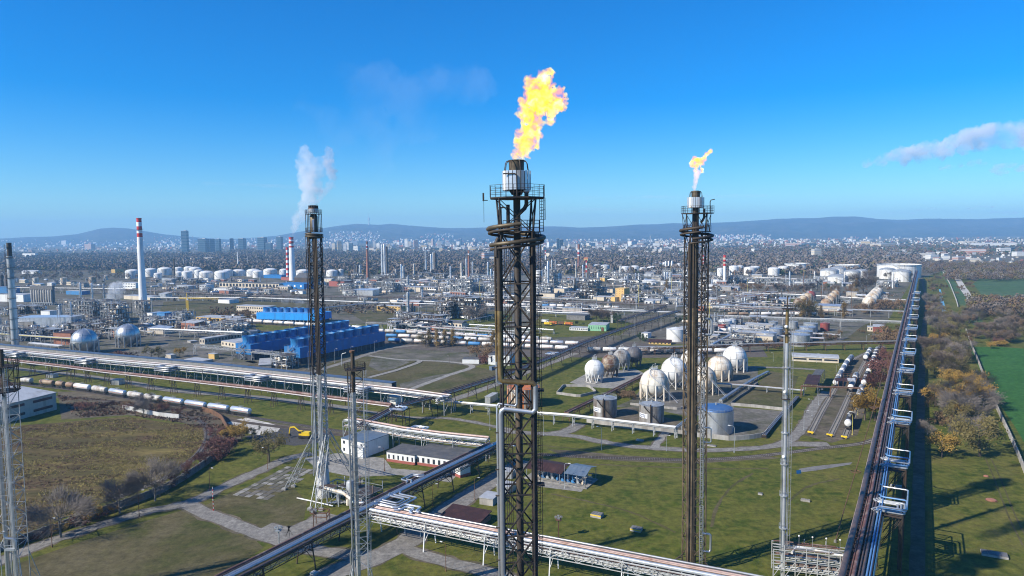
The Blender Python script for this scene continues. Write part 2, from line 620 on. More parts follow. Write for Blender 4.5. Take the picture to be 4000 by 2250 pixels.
# ------------------------------------------------------------------ hills
def hills(name,ridge,dist,near,mat='hill_wood',foot=None,wig=12,seed=1):
 """terrain rising from ground at forward distance near to the skyline (photo pixels) at dist"""
 xs=[p[0]for p in ridge]
 n=260
 px=np.linspace(xs[0],xs[-1],n)
 py=np.interp(px,xs,[p[1]for p in ridge])
 rows=26
 V=np.zeros((rows,n,3))
 for j in range(n):
  r_=ray(px[j],py[j])
  k=dist/r_.dot(_f)
  top=CAM+r_*k
  for i in range(rows):
   t=i/(rows-6)
   if t<=1:
    d=near+(dist-near)*t
    s=t*t*(3-2*t)
    z=top.z*(s*.75+t*.25)
    nz=mnoise.fractal(Vector((px[j]*.012+seed*9,d*.0009,seed)),.9,2.1,4)
    z+=nz*wig*4*math.sin(math.pi*t)*(top.z/250)
   else:
    d=dist+(t-1)*3000
    z=top.z*(1-(t-1)*3)
   p=CAM+r_*(d/r_.dot(_f))
   V[i,j]=(p.x,p.y,max(z,-5))
 idx=np.arange(rows*n).reshape(rows,n)
 Fc=np.stack([idx[:-1,:-1].ravel(),idx[:-1,1:].ravel(),idx[1:,1:].ravel(),idx[1:,:-1].ravel()],1)
 me=np_mesh(name,V.reshape(-1,3),Fc,mat,True)
 o=bpy.data.objects.new(name,me)
 COL.objects.link(o)
 o['kind']='structure'
 return V
HL=hills('hills',[(-1500,940),(-700,934),(0,932),(110,926),(200,924),(300,915),(390,893),(440,889),(500,892),(560,902),(640,915),(720,923),(800,930),(900,936),(1000,945)],11500,8600,seed=2,wig=8)
HR=hills('hills',[(800,960),(900,934),(1000,928),(1080,921),(1140,910),(1220,898),(1277,889),(1330,881),(1393,874),(1440,877),(1480,879),(1522,874),(1560,877),(1596,881),(1680,887),(1745,891),(1820,891),(1911,888),(2000,884),(2080,885),(2149,884),(2200,885),(2265,889),(2340,887),(2414,883),(2490,877),(2560,876),(2621,872),(2700,873),(2774,871),(2880,866),(3000,858),(3060,855),(3112,852),(3186,852),(3257,846),(3352,846),(3435,856),(3518,859),(3621,854),(3725,855),(3828,856),(3911,852),(4000,850),(4300,846),(4800,852),(5600,860)],12500,8200,seed=5,wig=12)
# ------------------------------------------------------------------ haze: one closed box of even air
def haze():
 mb=MB()
 mb.box((0,4750,225),(28600,20500,480))
 me=mb.mesh('haze','earth')
 m_=bpy.data.materials.new('air')
 m_.use_nodes=True
 t=m_.node_tree
 t.nodes.clear()
 v=t.nodes.new('ShaderNodeVolumePrincipled')
 v.inputs['Color'].default_value=(.33,.65,1.0,1)
 v.inputs['Density'].default_value=HAZE_D
 v.inputs['Anisotropy'].default_value=.0
 o=t.nodes.new('ShaderNodeOutputMaterial')
 t.links.new(v.outputs[0],o.inputs['Volume'])
 me.materials.clear()
 me.materials.append(m_)
 ob=bpy.data.objects.new('haze',me)
 COL.objects.link(ob)
 ob['kind']='stuff'
 return ob
HAZE_D=8.6e-5
haze()
# ------------------------------------------------------------------ lawns, fields, yards
poly('forest_ground',[(-1500,1010),(0,1012),(900,1012),(2000,990),(3000,975),(5600,960),(5200,1060),(3700,1080),(3300,1060),(2000,1050),(1000,1045),(500,1050),(0,1090),(-1500,1110)],'forest_floor',.02)
poly('lawn',[(-500,1400),(0,1360),(1000,1440),(1560,1500),(1900,1420),(2100,1345),(2700,1345),(3420,1335),(3560,1100),(3680,1060),(4300,1250),(5200,1500),(5200,2700),(-1600,2700),(-1200,1600)],'lawn',.03)
poly('lawn',[(1000,1290),(1320,1300),(1500,1290),(1560,1345),(1850,1345),(1900,1310),(2000,1260),(2000,1225),(1900,1230),(1560,1270),(1250,1265),(1000,1262)],'lawn',.03)
poly('lawn',[(2060,1290),(2120,1225),(2360,1235),(2480,1265),(2420,1310),(2100,1320)],'lawn',.03)
poly('lawn',[(640,1180),(860,1170),(1200,1185),(1190,1225),(900,1270),(620,1230)],'lawn_dull',.03)
poly('lawn',[(560,1330),(700,1310),(820,1318),(740,1338),(560,1350)],'lawn',.03)
poly('lawn',[(1360,1220),(1500,1205),(1760,1215),(1760,1255),(1420,1255)],'lawn_dull',.03)
poly('lawn',[(2900,1245),(3420,1245),(3400,1330),(3200,1330),(2900,1330)],'lawn_dull',.035)
poly('lawn',[(2900,1162),(3110,1165),(3110,1185),(2900,1190)],'lawn',.035)
poly('dry_field',[(-900,1790),(-300,1715),(0,1668),(220,1652),(350,1640),(500,1628),(640,1650),(780,1662),(803,1690),(795,1745),(740,1802),(660,1860),(560,1905),(300,2005),(120,2075),(-300,2210),(-1200,2500)],'dry_field',.06)
poly('dirt_strip',[(225,1530),(350,1530),(520,1560),(760,1600),(960,1636),(1380,1698),(1270,1705),(1000,1680),(870,1660),(820,1672),(640,1640),(500,1622),(300,1636),(240,1640)],'dirt_brown',.065)
poly('dirt_bank',[(820,1672),(870,1662),(960,1700),(900,1760),(870,1790),(780,1800),(812,1740)],'dirt_brown',.066)
poly('chalk_patch',[(885,1652),(925,1640),(960,1632),(1050,1652),(1098,1668),(1085,1686),(1010,1700),(960,1692),(930,1670)],'chalk',.085)
poly('asphalt_yard',[(955,1705),(1020,1692),(1100,1664),(1230,1682),(1300,1704),(1262,1728),(1150,1742),(1100,1735),(1010,1728)],'asphalt',.075)
poly('dull_lawn',[(1180,1470),(1300,1415),(1440,1392),(1520,1402),(1640,1406),(1850,1432),(1960,1450),(1960,1475),(1780,1535),(1560,1520)],'lawn_dull',.05)
poly('slab_patch',[(1450,1402),(1480,1390),(1560,1402),(1600,1415),(1540,1440),(1480,1450),(1440,1430)],'dirt_grey',.07)
poly('slab_patch',[(1560,1500),(1640,1480),(1700,1466),(1780,1455),(1740,1475),(1650,1500),(1570,1522)],'dirt_grey',.072)
poly('forecourt',[(900,1440),(1080,1400),(1200,1440),(1180,1462),(1000,1470)],'dirt_brown',.06)
poly('works_yard',[(-400,1395),(-400,1110),(560,1190),(640,1260),(900,1300),(920,1380),(900,1430),(300,1395)],'dirt_grey',.04)
poly('works_yard',[(560,1100),(1500,1100),(2000,1085),(3300,1060),(3560,1060),(3540,1120),(3300,1150),(2900,1165),(2700,1200),(2000,1215),(1500,1200),(640,1170)],'dirt_grey',.025)
poly('rail_yard',[(1460,1345),(1500,1300),(2060,1325),(2420,1330),(2700,1365),(2980,1365),(3000,1395),(2500,1398),(2060,1395),(1900,1380),(1560,1362)],'ballast',.05)
poly('tank_yard',[(2640,1255),(2900,1225),(3400,1260),(3210,1330),(2960,1368),(2700,1350)],'dirt_grey',.045)
poly('sphere_yard',[(2400,1590),(2470,1560),(2520,1500),(2650,1440),(2800,1415),(2960,1440),(2960,1500),(2900,1560),(2860,1590),(2700,1630),(2560,1600)],'dirt_grey',.05)
poly('sphere_pad',[(2225,1495),(2290,1460),(2480,1440),(2520,1460),(2430,1520),(2300,1512)],'slab',.06)
poly('dike_floor',[(2290,1632),(2400,1600),(2470,1590),(2700,1660),(2700,1700),(2480,1670)],'dirt_brown',.06)
poly('dike_floor',[(2700,1690),(2850,1590),(3060,1606),(3005,1660),(2990,1700),(2860,1722)],'dirt_grey',.062)
poly('dry_lawn',[(2865,1582),(2910,1530),(2960,1500),(3060,1520),(3070,1600)],'lawn_dull',.055)
poly('dry_lawn',[(2960,1500),(3010,1450),(3120,1470),(3100,1520)],'lawn_dull',.056)
poly('spur_gravel',[(3140,1700),(3180,1620),(3260,1500),(3300,1430),(3440,1350),(3460,1355),(3440,1450),(3380,1600),(3350,1700),(3250,1730)],'dirt_brown',.05)
poly('building_yard',[(1190,1790),(1320,1770),(1500,1790),(1530,1830),(1790,1850),(1760,1885),(1560,1856),(1380,1864),(1240,1835)],'slab',.07)
poly('pump_yard',[(2080,1870),(2290,1900),(2270,1922),(2060,1896)],'slab',.07)
poly('crop_field',[(3780,1355),(3900,1355),(5000,1430),(5000,2150),(4060,1830),(3960,1660),(3880,1540)],'crop',.07)
poly('crop_field',[(3890,1215),(3800,1110),(3830,1085),(4700,1090),(4800,1260),(4000,1215)],'crop_far',.07)
poly('mown_strip',[(3670,1060),(3700,1060),(3850,1270),(3800,1270)],'crop_far',.075)
poly('river_arm',[(3668,1130),(3674,1130),(3690,1190),(3698,1218),(3682,1222),(3672,1190)],'water',.09)
poly('river_arm',[(3690,1240),(3700,1238),(3710,1275),(3690,1275)],'water',.09)
poly('puddle',[(3120,1832),(3180,1822),(3330,1806),(3322,1815),(3190,1838),(3130,1845)],'conc_dark',.06)
poly('puddle',[(3110,1838),(3128,1836),(3130,1850),(3112,1852)],'water',.065)
poly('bare_patch',[(2140,1755),(2260,1762),(2420,1778),(2700,1795),(3000,1782),(3050,1790),(2700,1812),(2400,1800),(2200,1782)],'dirt_brown',.05)
poly('dull_lawn',[(60,2205),(330,2112),(560,2038),(720,1992),(860,2062),(1000,2112),(1030,2140),(800,2290),(-100,2420)],'lawn_dull',.05)
poly('dull_lawn',[(780,1985),(900,1925),(1100,1860),(1200,1960),(1180,2070),(1000,2060)],'lawn_dull',.052)
# ------------------------------------------------------------------ roads and paths
road('road',[(-300,2320),(130,2140),(330,2072),(560,2002),(740,1962),(900,1890),(1030,1832),(1130,1790),(1220,1772)],5.2,z=.09)
road('road',[(735,1968),(790,2000),(900,2042),(1010,2085),(1090,2112),(1230,2150),(1400,2172),(1500,2165)],5.6,z=.094)
road('road',[(1020,2065),(1120,2085),(1220,2050),(1300,2010)],9,z=.098)
road('road',[(1150,2330),(1290,2242),(1440,2190),(1570,2130),(1640,2075),(1780,1970),(1930,1875),(2050,1800)],8,z=.102)
road('road',[(1540,2130),(1690,2182),(1900,2235),(2060,2290)],5,z=.106)
road('road',[(1960,1686),(2140,1696),(2260,1706),(2330,1722),(2450,1741),(2580,1752),(2700,1758),(2820,1758),(2950,1751),(3040,1738),(3105,1705),(3150,1645),(3190,1572),(3230,1530)],4.6,z=.09)
road('road',[(3040,1740),(3110,1735),(3240,1738)],6,z=.094)
road('path',[(2555,1752),(2580,1715),(2600,1690)],3.2,'slab',z=.1)
road('road',[(2150,1696),(2215,1685),(2265,1655)],6,z=.1)
road('road',[(40,1436),(150,1450),(290,1463),(510,1495),(660,1524),(1000,1552),(1230,1577),(1380,1598)],6,z=.09)
road('path',[(1380,1600),(1600,1630),(1770,1636),(2000,1680)],3,z=.094)
road('road',[(1740,1570),(1790,1556),(1957,1494),(2120,1430),(2250,1380)],5.5,z=.09)
road('path',[(1440,1475),(1560,1442),(1640,1410),(1560,1405),(1440,1390)],4,'slab',z=.08)
road('path',[(1600,1522),(1740,1470),(1845,1432),(1760,1414),(1640,1408)],4,'slab',z=.084)
road('road',[(1100,1500),(1200,1460),(1330,1420),(1500,1365),(1660,1345)],5,z=.075)
road('road',[(3220,1350),(3280,1325),(3330,1290),(3360,1265)],7,'dirt_grey',z=.08)
road('road',[(1640,1320),(1800,1290),(1930,1265),(2000,1255)],5,z=.07)
road('path',[(2900,1433),(3060,1437),(3200,1445)],4,z=.08)
road('path',[(3680,1290),(3690,1320),(3700,1345),(3640,1400)],3,z=.09)
road('path',[(3640,1040),(3720,1070),(3765,1130),(3790,1165),(3800,1195),(3790,1215)],9,'chalk',z=.09)
road('road',[(3600,1080),(3618,1180),(3608,1300),(3600,1500),(3590,1800),(3580,2300)],3.6,'dirt_brown',z=.08)
for o_,w_ in((-1.1,.5),(1.1,.5)):
 a=catmull([flat(P(*p))for p in[(3860,1790),(3900,1880),(3950,2010),(4010,2130)]],6)
 mb=MB()
 ribbon(mb,[p+Vector((o_,0,0))for p in a],w_,.08)
 struct('wheel_track',mb,'lawn_dull')
for q_ in([(2940,1850),(2860,1900),(2800,1980),(2780,2060)],[(2150,1930),(2300,1960),(2460,2000),(2640,2080)],[(3080,1960),(3160,1900),(3280,1870)],[(2000,1730),(2160,1745),(2330,1760)],[(330,2180),(520,2130),(760,2120)]):
 road('wheel_track',q_,1.0,'lawn_dull',z=.072)
road('wheel_track',[(2280,1812),(2500,1822),(2800,1832),(3000,1830)],1.2,'lawn_dull',z=.07)
# paving of loose concrete slabs beside the smoking flare
pv=thing('slab_paving','old grid of cracked concrete slabs in the grass beside the smoking flare','paving',P(1060,1900))
a,b,c=P(905,1935),P(1120,1822),P(1045,1955)
for i in range(13):
 for j in range(6):
  if random.random()<.1:
   continue
  q=a+(b-a)*((i+.5)/13)+(c-a)*((j+.5)/6)
  ex=(b-a)/13
  ey=(c-a)/6
  mb=MB()
  k=.42+random.uniform(-.02,.02)
  pts=[q-ex*k-ey*k,q+ex*k-ey*k,q+ex*k+ey*k,q-ex*k+ey*k]
  h=.12+random.uniform(0,.05)
  mb.prism(pts if(ex.cross(ey)).z>0 else pts[::-1],.05,h)
  part(pv,'slab',mb,random.choice(['slab','dirt_grey','dirt_grey']),world=True)
mark(1060,1890,'the slab paving')
# ------------------------------------------------------------------ railway tracks
def track(pts,px=True,sleepers=True,ballast=3.4):
 w=catmull([flat(P(*p))if px else flat(p)for p in pts],10)
 mb=MB()
 ribbon(mb,w,ballast,.13)
 t=struct('railway_track',mb,'ballast')
 for s_ in(-.72,.72):
  line=[]
  for i,p in enumerate(w):
   d=(w[min(len(w)-1,i+1)]-w[max(0,i-1)]).normalized()
   line.append(p+Vector((-d.y,d.x,0))*s_+Vector((0,0,.36)))
  r_=MB()
  for a_,b_ in zip(line[:-1],line[1:]):
   r_.beam(a_,b_,.11,.17)
  o=part(t,'rail',r_,'rail')
 if sleepers:
  sm=MB()
  acc=0
  for a_,b_ in zip(w[:-1],w[1:]):
   L_=(b_-a_).length
   d=(b_-a_).normalized()
   s=Vector((-d.y,d.x,0))
   n=max(1,int(L_/.75))
   for k in range(n):
    q=a_+d*(L_*(k+.5)/n)
    sm.beam(q-s*1.25+Vector((0,0,.19)),q+s*1.25+Vector((0,0,.19)),.26,.16)
  part(t,'sleepers',sm,'sleeper',stuff=True)
 return w
TR1=track([(-260,1462),(-100,1480),(75,1500),(300,1526),(560,1568),(760,1599),(955,1627),(1150,1658),(1390,1694)])
track([(-200,1505),(100,1540),(500,1575),(900,1642),(1150,1676),(1390,1708)],sleepers=False)
track([(700,1622),(760,1636),(790,1652),(808,1675),(812,1706),(799,1739),(770,1780),(720,1818),(663,1859),(600,1888),(440,1950)])
track([(2100,1775),(2250,1784),(2400,1790),(2670,1797),(2850,1791),(3000,1778),(3207,1752),(3352,1735),(3414,1718),(3470,1690)])
SPA=[(3168,1690),(3212,1605),(3258,1525),(3310,1428),(3345,1398),(3400,1372),(3450,1352)]
SPB=[(3243,1704),(3284,1620),(3324,1530),(3350,1470),(3390,1395),(3412,1362)]
SPC=[(3299,1712),(3325,1645),(3366,1535),(3398,1455),(3424,1385),(3440,1350)]
track(SPA)
track(SPB)
track(SPC)
# ------------------------------------------------------------------ trees
def tree_kit(key,h,cw,ctype,leafmat,barkmat,n,leaf,seed,trunk_h=.25,bare=False,limbs=7):
 """trunk with limbs, and a crown of many small leaf or twig faces gathered in clumps"""
 rg=random.Random(seed)
 t=MB()
 th_=h*trunk_h
 r0=h*.018+.06
 tips=[]
 lean=Vector((rg.uniform(-.06,.06)*h,rg.uniform(-.06,.06)*h,0))
 top=Vector((0,0,h*(.8 if ctype=='poplar' else .62)))+lean
 trunk=[Vector((0,0,-.2)),Vector((0,0,th_))+lean*.25,Vector((0,0,(th_+top.z)/2))+lean*.6,top]
 t.tube(trunk,[r0*1.25,r0,r0*.6,r0*.2],6)
 for i in range(limbs):
  z0=th_*.8+(top.z-th_*.8)*i/limbs*.85
  a=i*2.4+rg.uniform(-.4,.4)
  if ctype=='poplar':
   rr,zz=cw*.42,h*rg.uniform(.2,.3)
  else:
   rr,zz=cw*rg.uniform(.3,.5),h*rg.uniform(.12,.36)
  p0=Vector((0,0,z0))+lean*(z0/h)
  p2=p0+Vector((math.cos(a)*rr,math.sin(a)*rr,zz))
  p2.z=min(p2.z,h*.97)
  p1=(p0+p2)/2+Vector((math.cos(a),math.sin(a),-.2))*cw*.05
  t.tube([p0,p1,p2],[r0*.45,r0*.3,r0*.09],5,cap=False)
  tips+=[p1,p2,p2]
  for k in range(3):
   b=a+rg.uniform(-1.1,1.1)
   q=p1+(p2-p1)*rg.uniform(0,.7)
   e=q+Vector((math.cos(b),math.sin(b),rg.uniform(.3,1.1)))*cw*rg.uniform(.1,.22)
   e.z=min(e.z,h)
   t.tube([q,e],[r0*.2,r0*.05],4,cap=False)
   tips+=[e,e]
   # clump centres
 cl=[]
 for k in range(22 if not bare else 30):
  if ctype=='poplar':
   z=h*rg.uniform(.14,.98)
   w=cw*.5*(1-(z/h)**2.2)*rg.uniform(.2,.9)
   a=rg.uniform(0,6.28)
   cl.append((Vector((math.cos(a)*w,math.sin(a)*w,z)),cw*.26))
  elif ctype=='cone':
   z=h*rg.uniform(.12,.98)
   w=cw*.5*(1-z/h)*rg.uniform(.3,1)
   a=rg.uniform(0,6.28)
   cl.append((Vector((math.cos(a)*w,math.sin(a)*w,z)),cw*.2*(1.2-z/h)))
  else:
   p=rg.choice(tips)
   cl.append((p+Vector((rg.uniform(-1,1),rg.uniform(-1,1),rg.uniform(-.5,.8)))*cw*.1,cw*rg.uniform(.09,.19)))
 vs,fs=[],[]
 for i in range(n):
  c_,s_=rg.choice(cl)
  p=c_+Vector((rg.gauss(0,.55),rg.gauss(0,.55),rg.gauss(0,.5)))*s_
  if p.z<h*.05:
   continue
  a=Vector((rg.gauss(0,1),rg.gauss(0,1),rg.gauss(0,1))).normalized()
  if bare:
   out=(p-Vector((0,0,h*.35))).normalized()
   a=(a*.6+out).normalized()
   b=a.orthogonal().normalized()
   L_=leaf*rg.uniform(1.5,3.6)
   wv=leaf*.09
   o=len(vs)
   vs+=[p-b*wv,p+b*wv,p+a*L_]
   fs.append((o,o+1,o+2))
  else:
   b=a.orthogonal().normalized()*leaf*rg.uniform(.5,1)
   a=a*leaf*rg.uniform(.5,1.1)
   o=len(vs)
   vs+=[p-a,p+b*.6,p+a,p-b*.6]
   fs.append((o,o+1,o+2))
   fs.append((o,o+2,o+3))
 cm=np_mesh('crown',np.array([tuple(v)for v in vs]),np.array(fs),leafmat)
 kit(key,[('trunk',t.mesh('trunk',barkmat,50),[]),('crown',cm,[])])
for s_ in range(3):
 tree_kit(f'gold{s_}',9,8,'round','leaf_gold','bark',2600,.3,10+s_)
 tree_kit(f'olive{s_}',10,9,'round','leaf_olive','bark',2600,.28,20+s_)
 tree_kit(f'brown{s_}',9,8,'round','leaf_brown','bark',2200,.28,30+s_)
 tree_kit(f'bare{s_}',10,11,'round','twig_grey','bark_grey',3600,.55,40+s_,bare=True,limbs=10)
 tree_kit(f'twig{s_}',10,10,'round','twig_brown','bark',3600,.55,50+s_,bare=True,limbs=10)
for s_ in range(2):
 tree_kit(f'poplar{s_}',14,5,'poplar','leaf_poplar','bark',2600,.3,60+s_,trunk_h=.1)
 tree_kit(f'green{s_}',9,7,'round','leaf_green','bark',2600,.3,70+s_,trunk_h=.12)
 tree_kit(f'red{s_}',6,8,'round','leaf_red','bark',2200,.28,80+s_,trunk_h=.08)
 tree_kit(f'bush{s_}',2.6,4.5,'round','leaf_brown','bark',900,.2,90+s_,trunk_h=.04,limbs=5)
 tree_kit(f'redbush{s_}',2.4,4.5,'round','leaf_red','bark',900,.2,95+s_,trunk_h=.04,limbs=5)
KIND_H=dict(gold=9,olive=10,brown=9,bare=10,twig=10,poplar=14,green=9,red=6,bush=2.6,redbush=2.4)
KIND_W=dict(gold='golden autumn tree',olive='olive leafed tree',brown='brown leafed tree',bare='bare grey tree',twig='bare brown tree',poplar='slender tawny poplar',green='dark green tree',red='russet tree',bush='low brown bush',redbush='low russet bush')
KIND_N=dict(gold=3,olive=3,brown=3,bare=3,twig=3,poplar=2,green=2,red=2,bush=2,redbush=2)
TREES=[]
def tree(kind,px,py,top,label=None,wide=1.0):
 """tree whose foot shows at (px, py) and crown top at row top"""
 p=P(px,py)
 h=max(1.0,zat(p,top))
 s_=h/KIND_H[kind]
 k=f'{kind}{random.randrange(KIND_N[kind])}'
 nm='bush' if 'bush' in kind else 'tree'
 o=place(k,nm if nm=='bush' else('poplar_tree' if kind=='poplar' else 'tree'),label or KIND_W[kind],nm,p,random.uniform(0,6.28),'bushes around the works' if nm=='bush' else 'trees around the works',(s_*wide,s_*wide,s_),auto=None if label else True)
 TREES.append(p)
 return o
 # ------------------------------------------------------------------ lamp posts
def lamp_kit(key,h,arm,mat,n=1):
 mb=MB()
 mb.tube([(0,0,0),(0,0,h*.55),(0,0,h)],[.11,.09,.06],8)
 a=MB()
 a.tube([(0,0,h-.05),(arm*.3,0,h+.5),(arm,0,h+.62)],.045,6)
 hd=MB()
 hd.box((arm+.35,0,h+.6),(.8,.3,.16))
 ft=MB()
 ft.lathe([(.2,0),(.2,.5),(.12,.6)],8)
 kit(key,[('post',mb.mesh('post',mat,40),[]),('arm',a.mesh('arm',mat,40),[('lamp_head',hd.mesh('lamp_head','white_paint'))]),('foot',ft.mesh('foot',mat),[])])
lamp_kit('lamp_grey',8,1.3,'galv')
lamp_kit('lamp_yellow',8,1.2,'yellow_pipe')
lamp_kit('lamp_rust',8,1.2,'rusty')
lamp_kit('mast_white',20,.6,'white_pipe')
def lamp(px,py,top,kind='lamp_grey',face=0.0,desc='curved grey lamp post',h0=8.6):
 p=P(px,py)
 h=zat(p,top)
 mid=place(kind,'lamp_post',desc,'lamp post',p,face,'lamp posts along the works roads',h/h0,auto=True)
 return mid
 # ------------------------------------------------------------------ rail tank wagons
def wagon_kit(key,L_,r_,barrel,endm='white_paint',stripe=None,frame='wagon_black',band=None):
 zc=1.15+r_
 b=MB()
 prof=[(.05,-L_/2),(r_*.55,-L_/2+.12),(r_*.86,-L_/2+.35),(r_,-L_/2+.8),(r_,L_/2-.8),(r_*.86,L_/2-.35),(r_*.55,L_/2-.12),(.05,L_/2)]
 t=MB()
 t.lathe(prof,20)
 b.add([(z,y,zc+x)for x,y,z in t.v],[tuple(reversed(f))for f in t.f])
 ps=[('barrel',b.mesh('barrel',barrel,35),[])]
 f_=MB()
 f_.box((0,-.9,1.0),(L_+.6,.22,.34)).box((0,.9,1.0),(L_+.6,.22,.34))
 for x in(-L_/2-.2,L_/2+.2):
  f_.box((x,0,1.0),(.3,2.5,.4))
 for x in(-L_/2+1.6,L_/2-1.6):
  f_.box((x,0,1.2),(.8,1.9,.3))
 bf=MB()
 for x in(-L_/2-.6,L_/2+.6):
  for y in(-.85,.85):
   bf.tube([(x-.25,y,1.0),(x+.25,y,1.0)],.2,8)
 ps.append(('underframe',f_.mesh('underframe',frame),[('buffers',bf.mesh('buffers',frame,40))]))
 for x in(-L_/2+1.9,L_/2-1.9):
  g_=MB()
  for y in(-.8,.8):
   g_.box((x,y,.55),(2.6,.16,.4))
  wl=MB()
  for dx in(-.9,.9):
   for y in(-.75,.75):
    wl.tube([(x+dx,y-.07,.55),(x+dx,y+.07,.55)],.44,14)
   wl.tube([(x+dx,-.75,.55),(x+dx,.75,.55)],.08,6)
  ps.append(('bogie',g_.mesh('bogie',frame),[('wheels',wl.mesh('wheels','rail',40))]))
 m_=MB()
 m_.lathe([(.42,0),(.42,.35),(.3,.42)],12,(0,0,zc+r_-.08))
 m_.box((0,0,zc+r_+.12),(3.4,.9,.05))
 rl=MB()
 for x in(-1.6,1.6):
  for y in(-.45,.45):
   rl.beam((x,y,zc+r_+.1),(x,y,zc+r_+.75),.05)
 for y in(-.45,.45):
  rl.beam((-1.6,y,zc+r_+.75),(1.6,y,zc+r_+.75),.05)
 ps.append(('manway',m_.mesh('manway','galv',40),[('handrail',rl.mesh('handrail','galv'))]))
 ld=MB()
 for x in(-.22,.22):
  ld.beam((x,r_+.08,1.1),(x,r_*.3,zc+r_+.1),.05)
 for k in range(8):
  t_=k/8
  y=(r_+.08)*(1-t_)+r_*.3*t_
  ld.beam((-.22,y,1.1+(zc+r_-1)*t_),(.22,y,1.1+(zc+r_-1)*t_),.03)
 ps.append(('ladder',ld.mesh('ladder','galv'),[]))
 if stripe:
  s=MB()
  for sg in(-1,1):
   rr=r_+.015
   n=4
   for k in range(n):
    a0,a1=math.radians(-4+4*k/n),math.radians(-4+4*(k+1)/n)
    s.quad((-L_/2+.85,sg*rr*math.cos(a0),zc-.1+rr*math.sin(a0)*1.4),(L_/2-.85,sg*rr*math.cos(a0),zc-.1+rr*math.sin(a0)*1.4),(L_/2-.85,sg*rr*math.cos(a1),zc-.1+rr*math.sin(a1)*1.4),(-L_/2+.85,sg*rr*math.cos(a1),zc-.1+rr*math.sin(a1)*1.4))
  ps.append(('stripe',s.mesh('stripe',stripe),[]))
 if endm:
  for sg in(-1,1):
   e=MB()
   t=MB()
   t.lathe([(p[0]*1.008+.005,p[1])for p in prof[:4]],20,cap=True)
   e.add([(z*sg*1.002,y,zc+x)for x,y,z in t.v],[tuple(reversed(f))if sg>0 else f for f in t.f])
   ps.append(('end_cap',e.mesh('end_cap',endm,35),[]))
   if band:
    c=MB()
    t=MB()
    t.lathe([(r_+.012,-L_/2+.8),(r_+.012,-L_/2+1.9)],20,cap=False)
    c.add([(z*sg,y,zc+x)for x,y,z in t.v],t.f)
    ps.append(('band',c.mesh('band',band,35),[]))
 kit(key,ps)
wagon_kit('wagon_silver',15.5,1.5,'alu_bright',None,'stripe_orange')
wagon_kit('wagon_white',15.5,1.5,'white_paint',None,'stripe_orange')
wagon_kit('wagon_grey',14.5,1.5,'wagon_grey',None)
wagon_kit('wagon_rust',13.0,1.45,'wagon_rust',None,'rusty')
wagon_kit('wagon_blue',13.0,1.4,'wagon_blue',None)
wagon_kit('wagon_black',14.0,1.5,'wagon_black','white_paint',None,band='white_paint')
wagon_kit('wagon_steel',14.0,1.5,'galv','white_paint',None)
def wagon(kind,a,b,desc,group,z=.44,auto=True,scale=True):
 """wagon between ground points a and b"""
 c=(a+b)/2
 d=b-a
 L0={'wagon_silver':16.9,'wagon_white':16.9,'wagon_grey':15.9,'wagon_rust':14.4,'wagon_blue':14.4}.get(kind,15.4)
 s_=(d.length/L0,1,1)if scale else 1.0
 o=place(kind,'tank_wagon',desc,'tank wagon',(c.x,c.y,z-.11),math.atan2(d.y,d.x),group,s_ if scale else 1.0,auto=auto)
 return o
